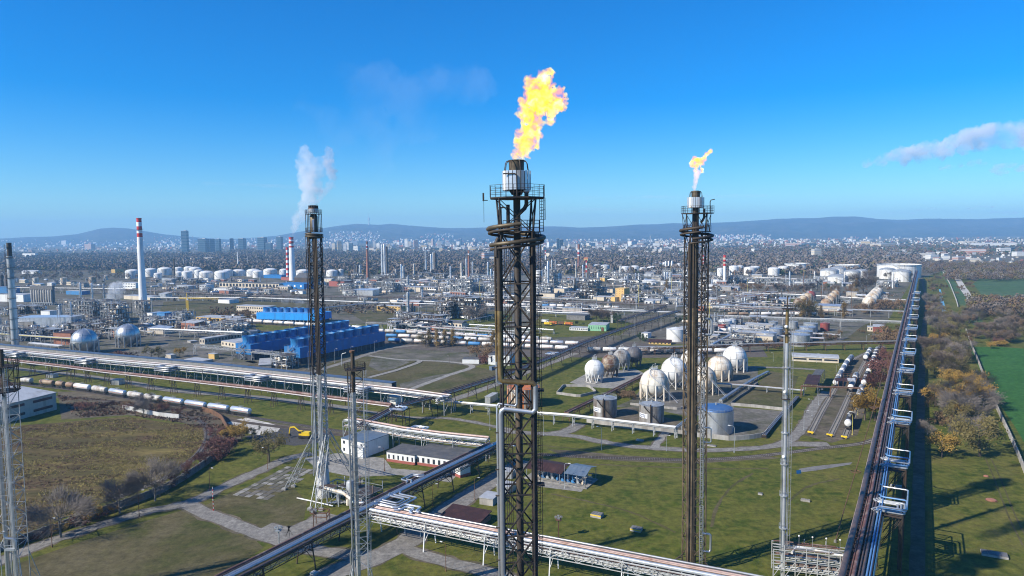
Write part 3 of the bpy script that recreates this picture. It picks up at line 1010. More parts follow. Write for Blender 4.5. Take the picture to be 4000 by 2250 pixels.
 # ------------------------------------------------------------------ storage tanks
def tank(px,yb,ytop,wpx,mat,desc,roof='dome',rmat=None,group='storage tanks of the works',stair=True,n=36,rise=.16,auto=True,near=False,cols=None,rings=4,name='storage_tank'):
 """upright tank whose front foot shows at (px, yb) and whose shoulder at row ytop"""
 p0=P(px,yb)
 r_=wpx/2*mpp(p0)
 c=p0+away(p0)*r_
 r_=wpx/2*mpp(c)
 h=zat(c,ytop)
 t=thing(name,desc,'tank',c,random.uniform(-.3,.3)if auto else 0,group,auto=auto)
 s=MB()
 prof=[(r_,0)]
 for k in range(1,rings+1):
  z=h*k/rings
  prof+=[(r_,z-.06),(r_+.035+r_*.003,z-.05),(r_+.035+r_*.003,z)]
  if k<rings:
   prof.append((r_,z+.01))
 s.lathe(prof,n,cap=False)
 part(t,'shell',s,mat,30)
 rm=rmat or mat
 q=MB()
 if roof=='dome':
  q.lathe([(r_+.1,h)]+[(r_*math.cos(a)+.001,h+r_*rise*2*math.sin(a))for a in[i*math.pi/2/7 for i in range(8)]],n)
 elif roof=='cone':
  q.lathe([(r_+.12,h),(r_*.5,h+r_*rise*.6),(.05,h+r_*rise)],n)
 elif roof=='open':
  q.lathe([(r_-.1,h-2.5),(.05,h-2.4)],n)
 part(t,'roof',q,rm,20)
 if roof=='open':
  g_=MB()
  for z in(h-.15,h-1.6):
   g_.lathe([(r_,z-.12),(r_+.9,z-.1),(r_+.9,z),(r_,z+.02)],n,cap=False)
  part(t,'wind_girder',g_,mat,30)
 if stair:
  st=MB()
  a0=math.radians(-60)
  m_=14 if near else 9
  for k in range(m_):
   a=a0-1.3*k/m_
   a2=a0-1.3*(k+1)/m_
   z,z2=h*k/m_,h*(k+1)/m_
   R1,R2=r_+.12,r_+.95
   st.add([(R1*math.cos(a),R1*math.sin(a),z),(R2*math.cos(a),R2*math.sin(a),z),(R2*math.cos(a2),R2*math.sin(a2),z2),(R1*math.cos(a2),R1*math.sin(a2),z2),(R1*math.cos(a),R1*math.sin(a),z-.3),(R2*math.cos(a),R2*math.sin(a),z-.3),(R2*math.cos(a2),R2*math.sin(a2),z2-.3),(R1*math.cos(a2),R1*math.sin(a2),z2-.3)],[(0,1,2,3),(7,6,5,4),(1,5,6,2),(0,3,7,4)])
   st.beam((R2*math.cos(a),R2*math.sin(a),z),(R2*math.cos(a),R2*math.sin(a),z+1.1),.06)
   st.beam((R2*math.cos(a),R2*math.sin(a),z+1.1),(R2*math.cos(a2),R2*math.sin(a2),z2+1.1),.06)
  part(t,'stair',st,'galv' if mat!='grey_tank' else 'steel_dark')
 if roof in('dome','cone'):
  rl=MB()
  m_=28 if near else 16
  for k in range(m_):
   a,a2=2*math.pi*k/m_,2*math.pi*(k+1)/m_
   R1=r_-.05
   rl.beam((R1*math.cos(a),R1*math.sin(a),h),(R1*math.cos(a),R1*math.sin(a),h+1.15),.07)
   for zz in(.6,1.12):
    rl.beam((R1*math.cos(a),R1*math.sin(a),h+zz),(R1*math.cos(a2),R1*math.sin(a2),h+zz),.06)
  part(t,'railing',rl,'galv')
  v_=MB()
  v_.lathe([(.35,0),(.35,.7),(.55,.75),(.1,1.0)],10,(0,0,h+(r_*rise*(2 if roof=='dome' else 1))-.1))
  part(t,'vent',v_,'galv',40)
 return t,c,r_,h
 # ------------------------------------------------------------------ gas spheres
def sphere(px,cy_,rpx,yb,mat,desc,group,legs=10,skirt=False,stair=True,vleg=False,auto=False,top_rail=True,legmat=None,n=36,leg_to=0.0):
 """ball on legs; centre shows at (px, cy_), the ground under it at row yb"""
 c=P(px,yb)
 r_=rpx*mpp(c)
 z=zat(c,cy_)
 t=thing('gas_sphere',desc,'gas sphere',c,0,group,auto=auto)
 lm=legmat or mat
 s=MB()
 s.sphere((0,0,z),r_,n,20)
 part(t,'shell',s,mat,60)
 bd=MB()
 bd.tube([(r_*1.006*math.cos(a),r_*1.006*math.sin(a),z)for a in[2*math.pi*i/32 for i in range(32)]],r_*.012,5,closed=True)
 k=math.cos(math.asin(.55))
 bd.tube([(r_*1.006*k*math.cos(a),r_*1.006*k*math.sin(a),z+r_*.55)for a in[2*math.pi*i/32 for i in range(32)]],r_*.008,5,closed=True)
 if n>30:
  for a in(-2.2,-1.75,-1.2,-.5,.3,1.4,2.6):
   w_=.05*math.sin(a*7)
   bd.tube([(r_*1.008*math.cos(e)*math.cos(a+w_*math.sin(e*5)),r_*1.008*math.cos(e)*math.sin(a+w_*math.sin(e*5)),z+r_*1.008*math.sin(e))for e in[1.45-2.3*i/14 for i in range(15)]],r_*.009,4,cap=False)
 part(t,'pipe_ring',bd,'galv' if mat!='dark_tank' else mat,60)
 off=c
 if vleg:
  for i in range(legs):
   a=2*math.pi*(i+.2)/legs
   e=Vector((c.x+math.cos(a)*r_*.78,c.y+math.sin(a)*r_*.78,0))
   for da in(-.28,.28):
    u_=Vector((c.x+math.cos(a+da)*r_*.9,c.y+math.sin(a+da)*r_*.9,z-r_*.42))
    bar(t,'leg',e,u_,r_*.045,lm,'rod')
 else:
  for i in range(legs):
   a=2*math.pi*(i+.35)/legs
   a2=2*math.pi*(i+1.35)/legs
   R1=r_*1.0
   e=Vector((c.x+math.cos(a)*R1,c.y+math.sin(a)*R1,0))
   e2=Vector((c.x+math.cos(a2)*R1,c.y+math.sin(a2)*R1,0))
   u_=e+Vector((0,0,z+r_*leg_to))
   bar(t,'leg',e,u_,r_*.062,lm,'rod')
   hh=max(1.5,z-r_*.55)
   bar(t,'brace',e+Vector((0,0,.4)),e2+Vector((0,0,hh)),.1,lm)
   bar(t,'brace',e2+Vector((0,0,.4)),e+Vector((0,0,hh)),.1,lm)
 if skirt:
  q=MB()
  q.lathe([(r_*.95,0),(r_*.95,.5)],8)
  part(t,'plinth',q,'conc')
 if top_rail:
  q=MB()
  R1=r_*.24
  q.lathe([(R1,z+r_*.985),(R1,z+r_+.15)],12)
  part(t,'platform',q,'galv')
  rl=MB()
  for i in range(10):
   a,a2=2*math.pi*i/10,2*math.pi*(i+1)/10
   for z1 in(.7,1.2):
    rl.beam((R1*math.cos(a),R1*math.sin(a),z+r_+z1),(R1*math.cos(a2),R1*math.sin(a2),z+r_+z1),.06)
   rl.beam((R1*math.cos(a),R1*math.sin(a),z+r_),(R1*math.cos(a),R1*math.sin(a),z+r_+1.2),.06)
  for dx,hh in((-.5,2.2),(.2,3.0),(.7,1.8)):
   rl.tube([(dx*R1,.2,z+r_),(dx*R1,.2,z+r_+hh),(dx*R1+.5,.2,z+r_+hh)],.1,6)
  part(t,'valve_cluster',rl,'white_paint' if mat!='dark_tank' else 'galv')
 if stair:
  st=MB()
  pts=[]
  for i in range(19):
   a=math.radians(-165+95*i/18)
   el=math.radians(78-78*i/18)
   R1=r_+.45
   pts.append(Vector((R1*math.cos(el)*math.cos(a),R1*math.cos(el)*math.sin(a),z+R1*math.sin(el))))
  for a_,b_ in zip(pts[:-1],pts[1:]):
   st.beam(a_,b_,.7,.12)
   st.beam(a_+Vector((0,0,1)),b_+Vector((0,0,1)),.06)
   st.beam(a_,a_+Vector((0,0,1)),.05)
  e=pts[-1]
  g_=e+Vector((z*.85,-z*.35,-e.z+.1))
  st.beam(e,g_,.7,.14)
  st.beam(e+Vector((0,0,1)),g_+Vector((0,0,1)),.07)
  mid=(e+g_)/2
  st.beam(Vector((mid.x,mid.y,0)),mid,.15)
  part(t,'stair',st,'white_paint')
 return t
 # ------------------------------------------------------------------ buildings
def building(a,b,dep,ytop,wall,roof,name='building',label='',cat='building',group=None,rtype='flat',win=None,door=None,plinth=None,auto=None,over=.35,rh=None,z0=0.0,parapet=True,winmat='glass_dark',wh=None,world=False):
 """block with front bottom edge between photo pixels a and b, dep metres deep; ytop: row of the front eaves above a"""
 A,B=(Vector(a),Vector(b))if world else(P(*a),P(*b))
 ex=(B-A)
 L_=ex.length
 ex.normalize()
 ey=Vector((-ex.y,ex.x,0))
 if ey.dot(away(A))<0:
  ey=-ey
 h=ytop if world else zat(A,ytop)
 c=A+ex*L_/2+ey*dep/2
 rz=math.atan2(ex.y,ex.x)
 t=thing(name,label,cat,(c.x,c.y,z0),rz,group,auto=auto)
 sgn=1 if ey.dot(Vector((-math.sin(rz),math.cos(rz),0)))>0 else-1
 w=MB()
 w.box((0,0,h/2),(L_,dep,h))
 part(t,'wall',w,wall)
 q=MB()
 if rtype=='flat':
  q.box((0,0,h+.12),(L_+over,dep+over,.24))
 elif rtype=='gable':
  rr=rh or dep*.2
  x,y=L_/2+over,dep/2+over
  q.add([(-x,-y,h-.02),(x,-y,h-.02),(x,y,h-.02),(-x,y,h-.02),(-x,0,h+rr),(x,0,h+rr)],[(0,1,5,4),(2,3,4,5),(1,2,5),(3,0,4),(3,2,1,0)])
 elif rtype=='shed':
  rr=rh or dep*.12
  x,y=L_/2+over,dep/2+over
  s1=-y*sgn
  q.add([(-x,s1,h),(x,s1,h),(x,-s1,h+rr),(-x,-s1,h+rr),(-x,s1,h+.2),(x,s1,h+.2),(x,-s1,h+rr+.2),(-x,-s1,h+rr+.2)],[(0,1,2,3),(4,5,6,7),(0,1,5,4),(1,2,6,5),(2,3,7,6),(3,0,4,7)])
 elif rtype=='barrel':
  rr=rh or dep*.16
  n=8
  x=L_/2+over
  vs=[]
  for k in range(n+1):
   a_=math.pi*k/n
   vs+=[(-x,-math.cos(a_)*(dep/2+over),h-.02+rr*math.sin(a_)),(x,-math.cos(a_)*(dep/2+over),h-.02+rr*math.sin(a_))]
  fs=[(2*k,2*k+1,2*k+3,2*k+2)for k in range(n)]
  fs+=[tuple(range(0,2*n+2,2)),tuple(range(2*n+1,0,-2))]
  q.add(vs,fs)
 part(t,'roof',q,roof,25 if rtype=='barrel' else None)
 if plinth:
  m_=MB()
  m_.box((0,0,.55),(L_+.1,dep+.1,1.1))
  part(t,'plinth',m_,plinth)
 if win:
  rows,cols=win[0],win[1]
  side=win[2]if len(win)>2 else 0
  ww=L_/cols*(win[3]if len(win)>3 else .5)
  fh=h/rows
  wh_=wh or fh*.42
  me=None
  mw=MB()
  mw.box((0,0,0),(ww,.16,wh_))
  me=mw.mesh('window',winmat)
  fy=-sgn*(dep/2+.01)
  for r_ in range(rows):
   for k in range(cols):
    o=bpy.data.objects.new('window',me)
    COL.objects.link(o)
    o.parent=t
    o.location=(-L_/2+L_*(k+.5)/cols,fy,fh*r_+fh*.56)
  if side:
   nw=max(1,int(dep/(L_/cols)))
   m2=MB()
   m2.box((0,0,0),(.16,dep/nw*.5,wh_))
   me2=m2.mesh('window',winmat)
   for r_ in range(rows):
    for k in range(nw):
     o=bpy.data.objects.new('window',me2)
     COL.objects.link(o)
     o.parent=t
     o.location=(side*(L_/2+.01),-dep/2+dep*(k+.5)/nw,fh*r_+fh*.56)
 for d_ in(door or[]):
  m_=MB()
  m_.box((-L_/2+L_*d_[0],-sgn*(dep/2+.02),d_[2]/2),(d_[1],.2,d_[2]))
  part(t,'door',m_,d_[3]if len(d_)>3 else 'steel_dark')
 return t,A,B,h
 # ------------------------------------------------------------------ lattice towers and flares
def lattice(t,c,zs,half,rot,leg_r,br_w,legm,brm,style='X',legkind='rod',horiz=True,sides=4):
 """square lattice mast; half, legm, brm are functions of height"""
 def cor(z,i):
  a=rot+math.pi/4+i*math.pi/2
  k=half(z)*math.sqrt(2)
  return Vector((c.x+math.cos(a)*k,c.y+math.sin(a)*k,z))
 for i in range(4):
  z0=zs[0]
  for k in range(1,len(zs)):
   if k==len(zs)-1 or legm(zs[k]+.1)!=legm(z0+.1)or abs((half(zs[k])-half(zs[k-1]))-(half(zs[min(k+1,len(zs)-1)])-half(zs[k])))>.05:
    bar(t,'leg',cor(z0,i),cor(zs[k],i),leg_r,legm(z0+.1),legkind)
    z0=zs[k]
 for k in range(len(zs)-1):
  z0,z1=zs[k],zs[k+1]
  bm=brm((z0+z1)/2)
  for i in range(sides):
   j=(i+1)%4
   if horiz:
    bar(t,'crossbar',cor(z1,i),cor(z1,j),br_w,bm)
   if style=='X':
    bar(t,'brace',cor(z0,i),cor(z1,j),br_w,bm)
    bar(t,'brace',cor(z0,j),cor(z1,i),br_w,bm)
   elif style=='Z':
    if(k+i)%2:
     bar(t,'brace',cor(z0,i),cor(z1,j),br_w,bm)
    else:
     bar(t,'brace',cor(z0,j),cor(z1,i),br_w,bm)
 return cor
def deck(t,c,z,half,mat,rail=1.2,rmat=None,n=8,rot=0.0,hole=.0):
 """platform with its railing"""
 off=t.location
 cx,cy_,cz=c.x-off.x,c.y-off.y,z-off.z
 pts=[(cx+half*1.08*math.cos(rot+math.pi/n+2*math.pi*i/n),cy_+half*1.08*math.sin(rot+math.pi/n+2*math.pi*i/n))for i in range(n)]
 m_=MB()
 m_.prism(pts,cz-.22,cz)
 p=part(t,'platform',m_,mat)
 r_=MB()
 for i in range(n):
  a,b=Vector((*pts[i],cz)),Vector((*pts[(i+1)%n],cz))
  for k in range(3):
   q=a+(b-a)*k/3
   r_.beam(q,q+Vector((0,0,rail)),.07)
  for zz in(rail*.35,rail*.68,rail):
   r_.beam(a+Vector((0,0,zz)),b+Vector((0,0,zz)),.06)
 o=bpy.data.objects.new('railing',r_.mesh('railing',rmat or mat))
 COL.objects.link(o)
 o.parent=p
 return p
def helix(c,z0,R_,turns,pitch,a0,n=26,sg=1):
 m_=int(n*turns)
 return[Vector((c.x+R_*math.cos(a0+sg*2*math.pi*turns*i/m_),c.y+R_*math.sin(a0+sg*2*math.pi*turns*i/m_),z0+pitch*turns*i/m_))for i in range(m_+1)]
def pipe(t,pts,r_,mat,name='pipe',n=10):
 m_=MB()
 m_.tube(pts,r_,n)
 return part(t,name,m_,mat,50,world=True)
def ladder(t,c,z0,z1,mat,width=.55,cage=True,face=Vector((0,-1,0)),step=.45,dim=.05):
 s=Vector((-face.y,face.x,0))
 m_=MB()
 for k in(-1,1):
  m_.beam(c+s*k*width/2+Vector((0,0,z0)),c+s*k*width/2+Vector((0,0,z1)),dim*1.5)
 z=z0
 while z<z1:
  m_.beam(c-s*width/2+Vector((0,0,z)),c+s*width/2+Vector((0,0,z)),dim)
  z+=step
 p=part(t,'ladder',m_,mat,world=True)
 if cage:
  q=MB()
  z=z0+2
  while z<z1:
   pts=[c+s*(math.sin(a)*.45)+face*(.1+.75*(1-abs(a)/2.4)if abs(a)<2.4 else 0)+Vector((0,0,z))for a in[-1.6,-1.0,-.4,.4,1.0,1.6]]
   for a_,b_ in zip(pts[:-1],pts[1:]):
    q.beam(a_,b_,dim)
   z+=1.6
  for a in(-1.2,0,1.2):
   e=c+s*(math.sin(a)*.45)+face*(.1+.75*(1-abs(a)/2.4))
   q.beam(e+Vector((0,0,z0+2)),e+Vector((0,0,z1)),dim)
  o=bpy.data.objects.new('cage',q.mesh('cage',mat,None,t.location))
  COL.objects.link(o)
  o.parent=p
 return p
def slats(t,c,z0,z1,R_,n,mats,wfrac=.86):
 """ring of upright sheet slats round a flare tip"""
 me={}
 for i in range(n):
  a=2*math.pi*i/n
  mt=mats[i%len(mats)]
  if mt not in me:
   m_=MB()
   m_.box((0,0,0),(.1,2*R_*math.sin(math.pi/n)*wfrac,z1-z0))
   me[mt]=m_.mesh('slat',mt)
  o=bpy.data.objects.new('slat',me[mt])
  COL.objects.link(o)
  o.parent=t
  o.location=Vector((c.x+R_*math.cos(a),c.y+R_*math.sin(a),(z0+z1)/2))-t.location
  o.rotation_euler=(0,0,a+(.12 if i%2 else-.08))
def drum(t,c,prof,mat,name,n=24):
 m_=MB()
 m_.lathe(prof,n,(c.x-t.location.x,c.y-t.location.y,-t.location.z))
 return part(t,name,m_,mat,40)
 # --- the tall burning flare in the middle
MC=P(2036,2835)
MT=thing('flare_tower','tallest sooty lattice flare burning a huge yellow flame, with silver pipe loops','flare tower',MC)
mark(2040,1300,'the tallest flare')
_m=mpp(MC)
mx=lambda px:(px-2036)*_m
zM=lambda py:zat(MC,py)
soot=lambda z:'soot'
zs=[0.0]
while zs[-1]<zM(965)-3:
 zs.append(zs[-1]+7.25)
zs[-1]=zM(905)
corM=lattice(MT,MC,zs,lambda z:2.75,R(5),.18,.24,lambda z:'soot',lambda z:'soot' if int(z)%2 else 'soot_pipe','X','rod')
# heavier front right leg and the riser
bar(MT,'leg',corM(0,3)+Vector((-.3,-.1,0)),corM(zs[-1],3)+Vector((-.3,-.1,0)),.24,'soot','rod')
rc=Vector((MC.x+mx(2040),MC.y,0))
drum(MT,rc,[(.62,0),(.62,zM(1180)),(.6,zM(1179)),(.6,zM(760))],'soot_pipe','riser')
for z in np.arange(4,zM(960),6.2):
 drum(MT,rc,[(.66,z),(.66,z+.18)],'soot','flange',16)
zt=zM(772)
deck(MT,MC+Vector((.25,0,0)),zt,4.55,'soot',2.0,'soot',8)
deck(MT,MC+Vector((.9,0,0)),zM(905),3.3,'soot',1.9,'soot',6)
for i in range(4):
 a=R(5)+math.pi/4+i*math.pi/2
 for k,kk in((3.6,3.7),):
  bar(MT,'post',(MC.x+math.cos(a)*3.7,MC.y+math.sin(a)*3.7,zM(905)),(MC.x+math.cos(a)*4.3,MC.y+math.sin(a)*4.3,zt-.2),.24,'soot')
 b=a+math.pi/2
 bar(MT,'brace',(MC.x+math.cos(a)*3.7,MC.y+math.sin(a)*3.7,zM(903)),(MC.x+math.cos(b)*4.3,MC.y+math.sin(b)*4.3,zt-.3),.16,'soot')
 bar(MT,'brace',(MC.x+math.cos(b)*3.7,MC.y+math.sin(b)*3.7,zM(903)),(MC.x+math.cos(a)*4.3,MC.y+math.sin(a)*4.3,zt-.3),.12,'soot')
pipe(MT,[rc+Vector((1.6,-1.2,zM(735))),rc+Vector((1.6,-1.2,zM(800))),rc+Vector((1.3,-1.0,zM(815))),rc+Vector((.2,-.6,zM(838)))],.36,'soot_pipe','elbow_pipe')
drum(MT,rc+Vector((1.6,-1.2,0)),[(.35,zM(757)),(.55,zM(752)),(.55,zM(745)),(.3,zM(740))],'alu','valve',12)
pipe(MT,[rc+Vector((-1.5,-.8,zM(800))),rc+Vector((-1.5,-.8,zM(900)))],.32,'soot','drop_pipe')
for dx in(-3.2,-2.9,-2.6):
 pipe(MT,[rc+Vector((dx,-1.5,zM(885))),rc+Vector((dx,-1.5,zM(822+dx*3))),rc+Vector((dx+.9,-1.5,zM(818+dx*3)))],.07,'soot','conduit',6)
 # tip
drum(MT,rc,[(.9,zM(760)),(1.3,zM(744)),(1.3,zM(742))],'soot','tip_collar')
drum(MT,rc,[(2.05,zM(742)),(2.05,zM(671))],'soot','shroud_core')
slats(MT,rc,zM(743),zM(669),2.38,22,['alu_bright','white_paint','alu','alu_bright'],.82)
drum(MT,rc,[(1.28,zM(671)),(1.3,zM(632)),(1.38,zM(630)),(1.38,zM(626)),(1.15,zM(626)),(1.1,zM(640))],'scorched','burner_tip')
for i in range(8):
 a=2*math.pi*i/8+.3
 u_=Vector((math.cos(a),math.sin(a),0))
 pipe(MT,[rc+u_*2.15+Vector((0,0,zM(671))),rc+u_*1.95+Vector((0,0,zM(640))),rc+u_*1.7+Vector((0,0,zM(631))),rc+u_*1.3+Vector((0,0,zM(629)))],.08,'steel_dark','steam_pipe',6)
pipe(MT,[rc+Vector((-2.2,-2.1,zM(682))),rc+Vector((-.3,-2.5,zM(683))),rc+Vector((0,-2.5,zM(690))),rc+Vector((.05,-2.5,zM(775)))],.12,'soot','steam_header',8)
# coils
for R_,r_,zc,pitch,a0,tn,mt in((4.75,.36,zM(876),-2.9,-math.pi*.45,1.2,'scorched'),(4.6,.24,zM(893),-2.9,-math.pi*.48,1.2,'soot_pipe')):
 pipe(MT,helix(MC,zc,R_,tn,pitch,a0,26,-1),r_,mt,'coil_pipe',10)
pipe(MT,[Vector((MC.x-3.0,MC.y-2.9,zM(930))),Vector((MC.x-3.3,MC.y-3.2,zM(945))),Vector((MC.x-3.3,MC.y-3.2,zM(1000)))],.36,'soot_pipe','bend_pipe')
# silver pipes with loops on the camera side
fl=Vector((MC.x+mx(1973),MC.y-3.0,0))
f2=Vector((MC.x+mx(1959),MC.y-2.9,0))
xr=mx(2101)-mx(1973)
V=lambda p,x,z:Vector((p.x+x,p.y,z))
pipe(MT,[V(fl,0,zM(965)),V(fl,0,zM(1206))],.44,'soot_pipe','riser_pipe',12)
pipe(MT,[V(fl,0,zM(1206)),V(fl,0,zM(1445))],.44,'bronze','riser_pipe',12)
pipe(MT,[V(fl,0,zM(1445)),V(fl,.05,zM(1466)),V(fl,.45,zM(1474)),V(fl,xr-.5,zM(1482)),V(fl,xr,zM(1492))],.44,'bronze','loop_pipe',12)
pipe(MT,[V(fl,xr,zM(1492)),V(fl,xr,zM(1583)),V(fl,xr-.5,zM(1595)),V(fl,.6,zM(1580)),V(fl,.1,zM(1588)),V(fl,0,zM(1602)),V(fl,0,zM(2205)),V(fl,.3,zM(2222)),V(fl,1,zM(2230)),V(fl,xr-.4,zM(2238)),V(fl,xr,zM(2250)),V(fl,xr,zM(2330)),V(fl,xr-.4,zM(2342)),V(fl,.4,zM(2340)),V(fl,0,zM(2352)),V(fl,0,0)],.44,'silver','loop_pipe',12)
pipe(MT,[V(f2,0,zM(975)),V(f2,0,zM(1206))],.2,'soot_pipe','steam_pipe')
pipe(MT,[V(f2,0,zM(1206)),V(f2,0,zM(1400))],.2,'bronze','steam_pipe')
x2=mx(2032)-mx(1959)
pipe(MT,[V(f2,0,zM(1400)),V(f2,0,zM(1476)),V(f2,.25,zM(1483)),V(f2,x2-.3,zM(1485)),V(f2,x2,zM(1495)),V(f2,x2,zM(1562)),V(f2,x2-.3,zM(1570)),V(f2,.3,zM(1560)),V(f2,0,zM(1570)),V(f2,.05,zM(2215)),V(f2,.3,zM(2235)),V(f2,x2,zM(2246)),V(f2,x2,zM(2320)),V(f2,.2,zM(2330)),V(f2,0,zM(2345)),V(f2,0,0)],.2,'silver','steam_pipe')
for yy in(1034,1162,1293,1422,1670,1810,1910,2032,2155):
 bar(MT,'pipe_clip',V(fl,-1.1,zM(yy)),V(fl,.8,zM(yy)-.05),.2,'scorched')
 # ladder on the right
lc=Vector((MC.x+mx(2113),MC.y-.5,0))
for za,zb in((30,zM(1880)),(zM(1882),zM(1155)),(zM(1153),zM(905))):
 ladder(MT,lc,za,zb,'soot',.7,True,Vector((.6,-.8,0)),.5,.06)
for yy in(1153,1885,1520):
 m_=MB()
 m_.box((lc.x-MC.x,lc.y-MC.y-.4,zM(yy)),(1.9,1.8,.18))
 part(MT,'landing',m_,'soot')
ladder(MT,Vector((MC.x+mx(2130),MC.y-1,0)),zM(905),zM(775),'soot',.8,True,Vector((.6,-.8,0)),.5,.07)
for dx in(1992,2000,2008,2014):
 pipe(MT,[Vector((MC.x+mx(dx),MC.y+1.5,zM(970))),Vector((MC.x+mx(dx),MC.y+1.5,0))],.05,'soot','cable',5)
bar(MT,'davit',(MC.x-4.7,MC.y-1.5,zM(783)),(MC.x-5.4,MC.y-1.8,zM(783)),.12,'soot')
bar(MT,'davit',(MC.x-5.4,MC.y-1.8,zM(786)),(MC.x-5.4,MC.y-1.8,zM(755)),.28,'soot')
bar(MT,'hoist_rope',(MC.x-5.35,MC.y-1.8,zM(786)),(MC.x-5.35,MC.y-1.8,zM(868)),.06,'soot')
# --- second burning flare on the right
C2=P(2709,2222)
T2=thing('flare_tower','brown lattice flare with a small flame standing on the green lawn','flare tower',C2)
mark(2709,1400,'the small-flame flare')
_2=mpp(C2)
x2_=lambda px:(px-2711)*_2
z2=lambda py:zat(C2,py)
zs=[z2(2180)]
while zs[-1]<z2(965)-4:
 zs.append(zs[-1]+4.9)
zs[-1]=z2(910)
cor2=lattice(T2,C2,zs,lambda z:2.3,R(4),.2,.15,lambda z:'soot' if z>60 else 'brown_steel',lambda z:'soot' if z>60 else 'brown_steel','X','rod')
for i in range(4):
 a=R(4)+math.pi/4+i*math.pi/2
 ft=Vector((C2.x+math.cos(a)*6.2,C2.y+math.sin(a)*6.2,0))
 bar(T2,'leg',ft,cor2(zs[0],i),.17,'soot_pipe','rod')
 bar(T2,'leg',Vector((C2.x+math.cos(a)*3.4,C2.y+math.sin(a)*3.4,0)),cor2(zs[0],i),.17,'soot_pipe','rod')
 b=a+math.pi/2
 bar(T2,'brace',ft*.5+cor2(zs[0],i)*.5,cor2(zs[0],(i+1)%4),.13,'soot_pipe')
 bar(T2,'brace',ft*.5+cor2(zs[0],i)*.5,cor2(zs[0],(i+3)%4),.13,'soot_pipe')
r2=Vector((C2.x+x2_(2707),C2.y,0))
drum(T2,r2,[(.85,0),(.85,z2(1200))],'brown_steel','riser')
drum(T2,r2,[(.85,z2(1200)),(.8,z2(745))],'soot_pipe','riser')
for z in np.arange(4,z2(960),5.0):
 drum(T2,r2,[(.9,z),(.9,z+.15)],'soot','flange',16)
for px_,rr,mt in((2692,.3,'soot_pipe'),(2699,.2,'scorched'),(2680,.3,'soot_pipe'),(2686,.16,'scorched'),(2674,.16,'soot_pipe')):
 pipe(T2,[Vector((C2.x+x2_(px_),C2.y-2.3,z2(950))),Vector((C2.x+x2_(px_),C2.y-2.3,z2(1200)))],rr,mt,'riser_pipe',8)
 pipe(T2,[Vector((C2.x+x2_(px_),C2.y-2.3,z2(1200))),Vector((C2.x+x2_(px_),C2.y-2.3,2))],rr,'brown_steel' if mt=='soot_pipe' else mt,'riser_pipe',8)
deck(T2,C2+Vector((.2,0,0)),z2(832),3.75,'soot',1.7,'soot',8)
deck(T2,C2+Vector((.1,0,0)),z2(903),3.2,'soot',1.5,'soot',8)
for i in range(8):
 a=R(10)+math.pi/8+i*math.pi/4
 u_=Vector((math.cos(a),math.sin(a),0))
 bar(T2,'post',C2+u_*3.2+Vector((0,0,z2(903))),C2+u_*3.5+Vector((0,0,z2(834))),.15,'soot')
 w_=Vector((math.cos(a+math.pi/4),math.sin(a+math.pi/4),0))
 if i%2:
  bar(T2,'brace',C2+u_*3.2+Vector((0,0,z2(903))),C2+w_*3.5+Vector((0,0,z2(836))),.11,'soot')
  bar(T2,'brace',C2+w_*3.2+Vector((0,0,z2(903))),C2+u_*3.5+Vector((0,0,z2(836))),.11,'soot')
pipe(T2,[r2+Vector((1.9,-1,z2(815))),r2+Vector((1.9,-1,z2(850))),r2+Vector((1.5,-1,z2(862))),r2+Vector((1.1,-.8,z2(870)))],.3,'soot_pipe','elbow_pipe')
for R_,r_,zc,a0,tn in((4.0,.34,z2(888),-math.pi*.45,1.1),(3.9,.24,z2(905),-math.pi*.5,1.1)):
 pipe(T2,helix(C2,zc,R_,tn,-2.6,a0,26,-1),r_,'soot_pipe','coil_pipe',10)
drum(T2,r2,[(1.75,z2(811)),(1.75,z2(773))],'soot','shroud_core')
slats(T2,r2,z2(811),z2(771),2.02,22,['alu_bright','white_paint','alu','alu_bright'],.84)
drum(T2,r2,[(1.05,z2(773)),(1.08,z2(752)),(1.22,z2(750)),(1.22,z2(747)),(.95,z2(747)),(.9,z2(756))],'scorched','burner_tip')
for i in range(6):
 a=2*math.pi*i/6+.4
 u_=Vector((math.cos(a),math.sin(a),0))
 pipe(T2,[r2+u_*1.8+Vector((0,0,z2(773))),r2+u_*1.5+Vector((0,0,z2(752))),r2+u_*1.15+Vector((0,0,z2(748)))],.06,'steel_dark','steam_pipe',6)
pipe(T2,[Vector((C2.x+x2_(2755),C2.y-1.5,z2(832))),Vector((C2.x+x2_(2755),C2.y-1.5,z2(790))),Vector((C2.x+x2_(2758),C2.y-1.5,z2(783))),Vector((C2.x+x2_(2772),C2.y-1.5,z2(780)))],.12,'soot','davit',6)
l2=Vector((C2.x+x2_(2729),C2.y-2.5,0))
for za,zb,mt in((2,z2(1960),'galv'),(z2(1955),z2(1480),'galv'),(z2(1475),z2(905),'soot')):
 ladder(T2,l2,za,zb,mt,.75,True,Vector((0,-1,0)),.5,.06)
for px_,ya,yb,w_,rr in((2757,1240,1305,26,.34),(2748,1660,1720,30,.2),(2742,2070,2142,32,.3)):
 e=Vector((C2.x+x2_(2735),C2.y-2.2,0))
 pipe(T2,[V(e,0,z2(ya)),V(e,w_*_2-.4,z2(ya+3)),V(e,w_*_2,z2(ya+9)),V(e,w_*_2,z2(yb-6)),V(e,w_*_2-.4,z2(yb)),V(e,0,z2(yb-4))],rr,'silver' if ya>1600 else 'galv','loop_pipe')
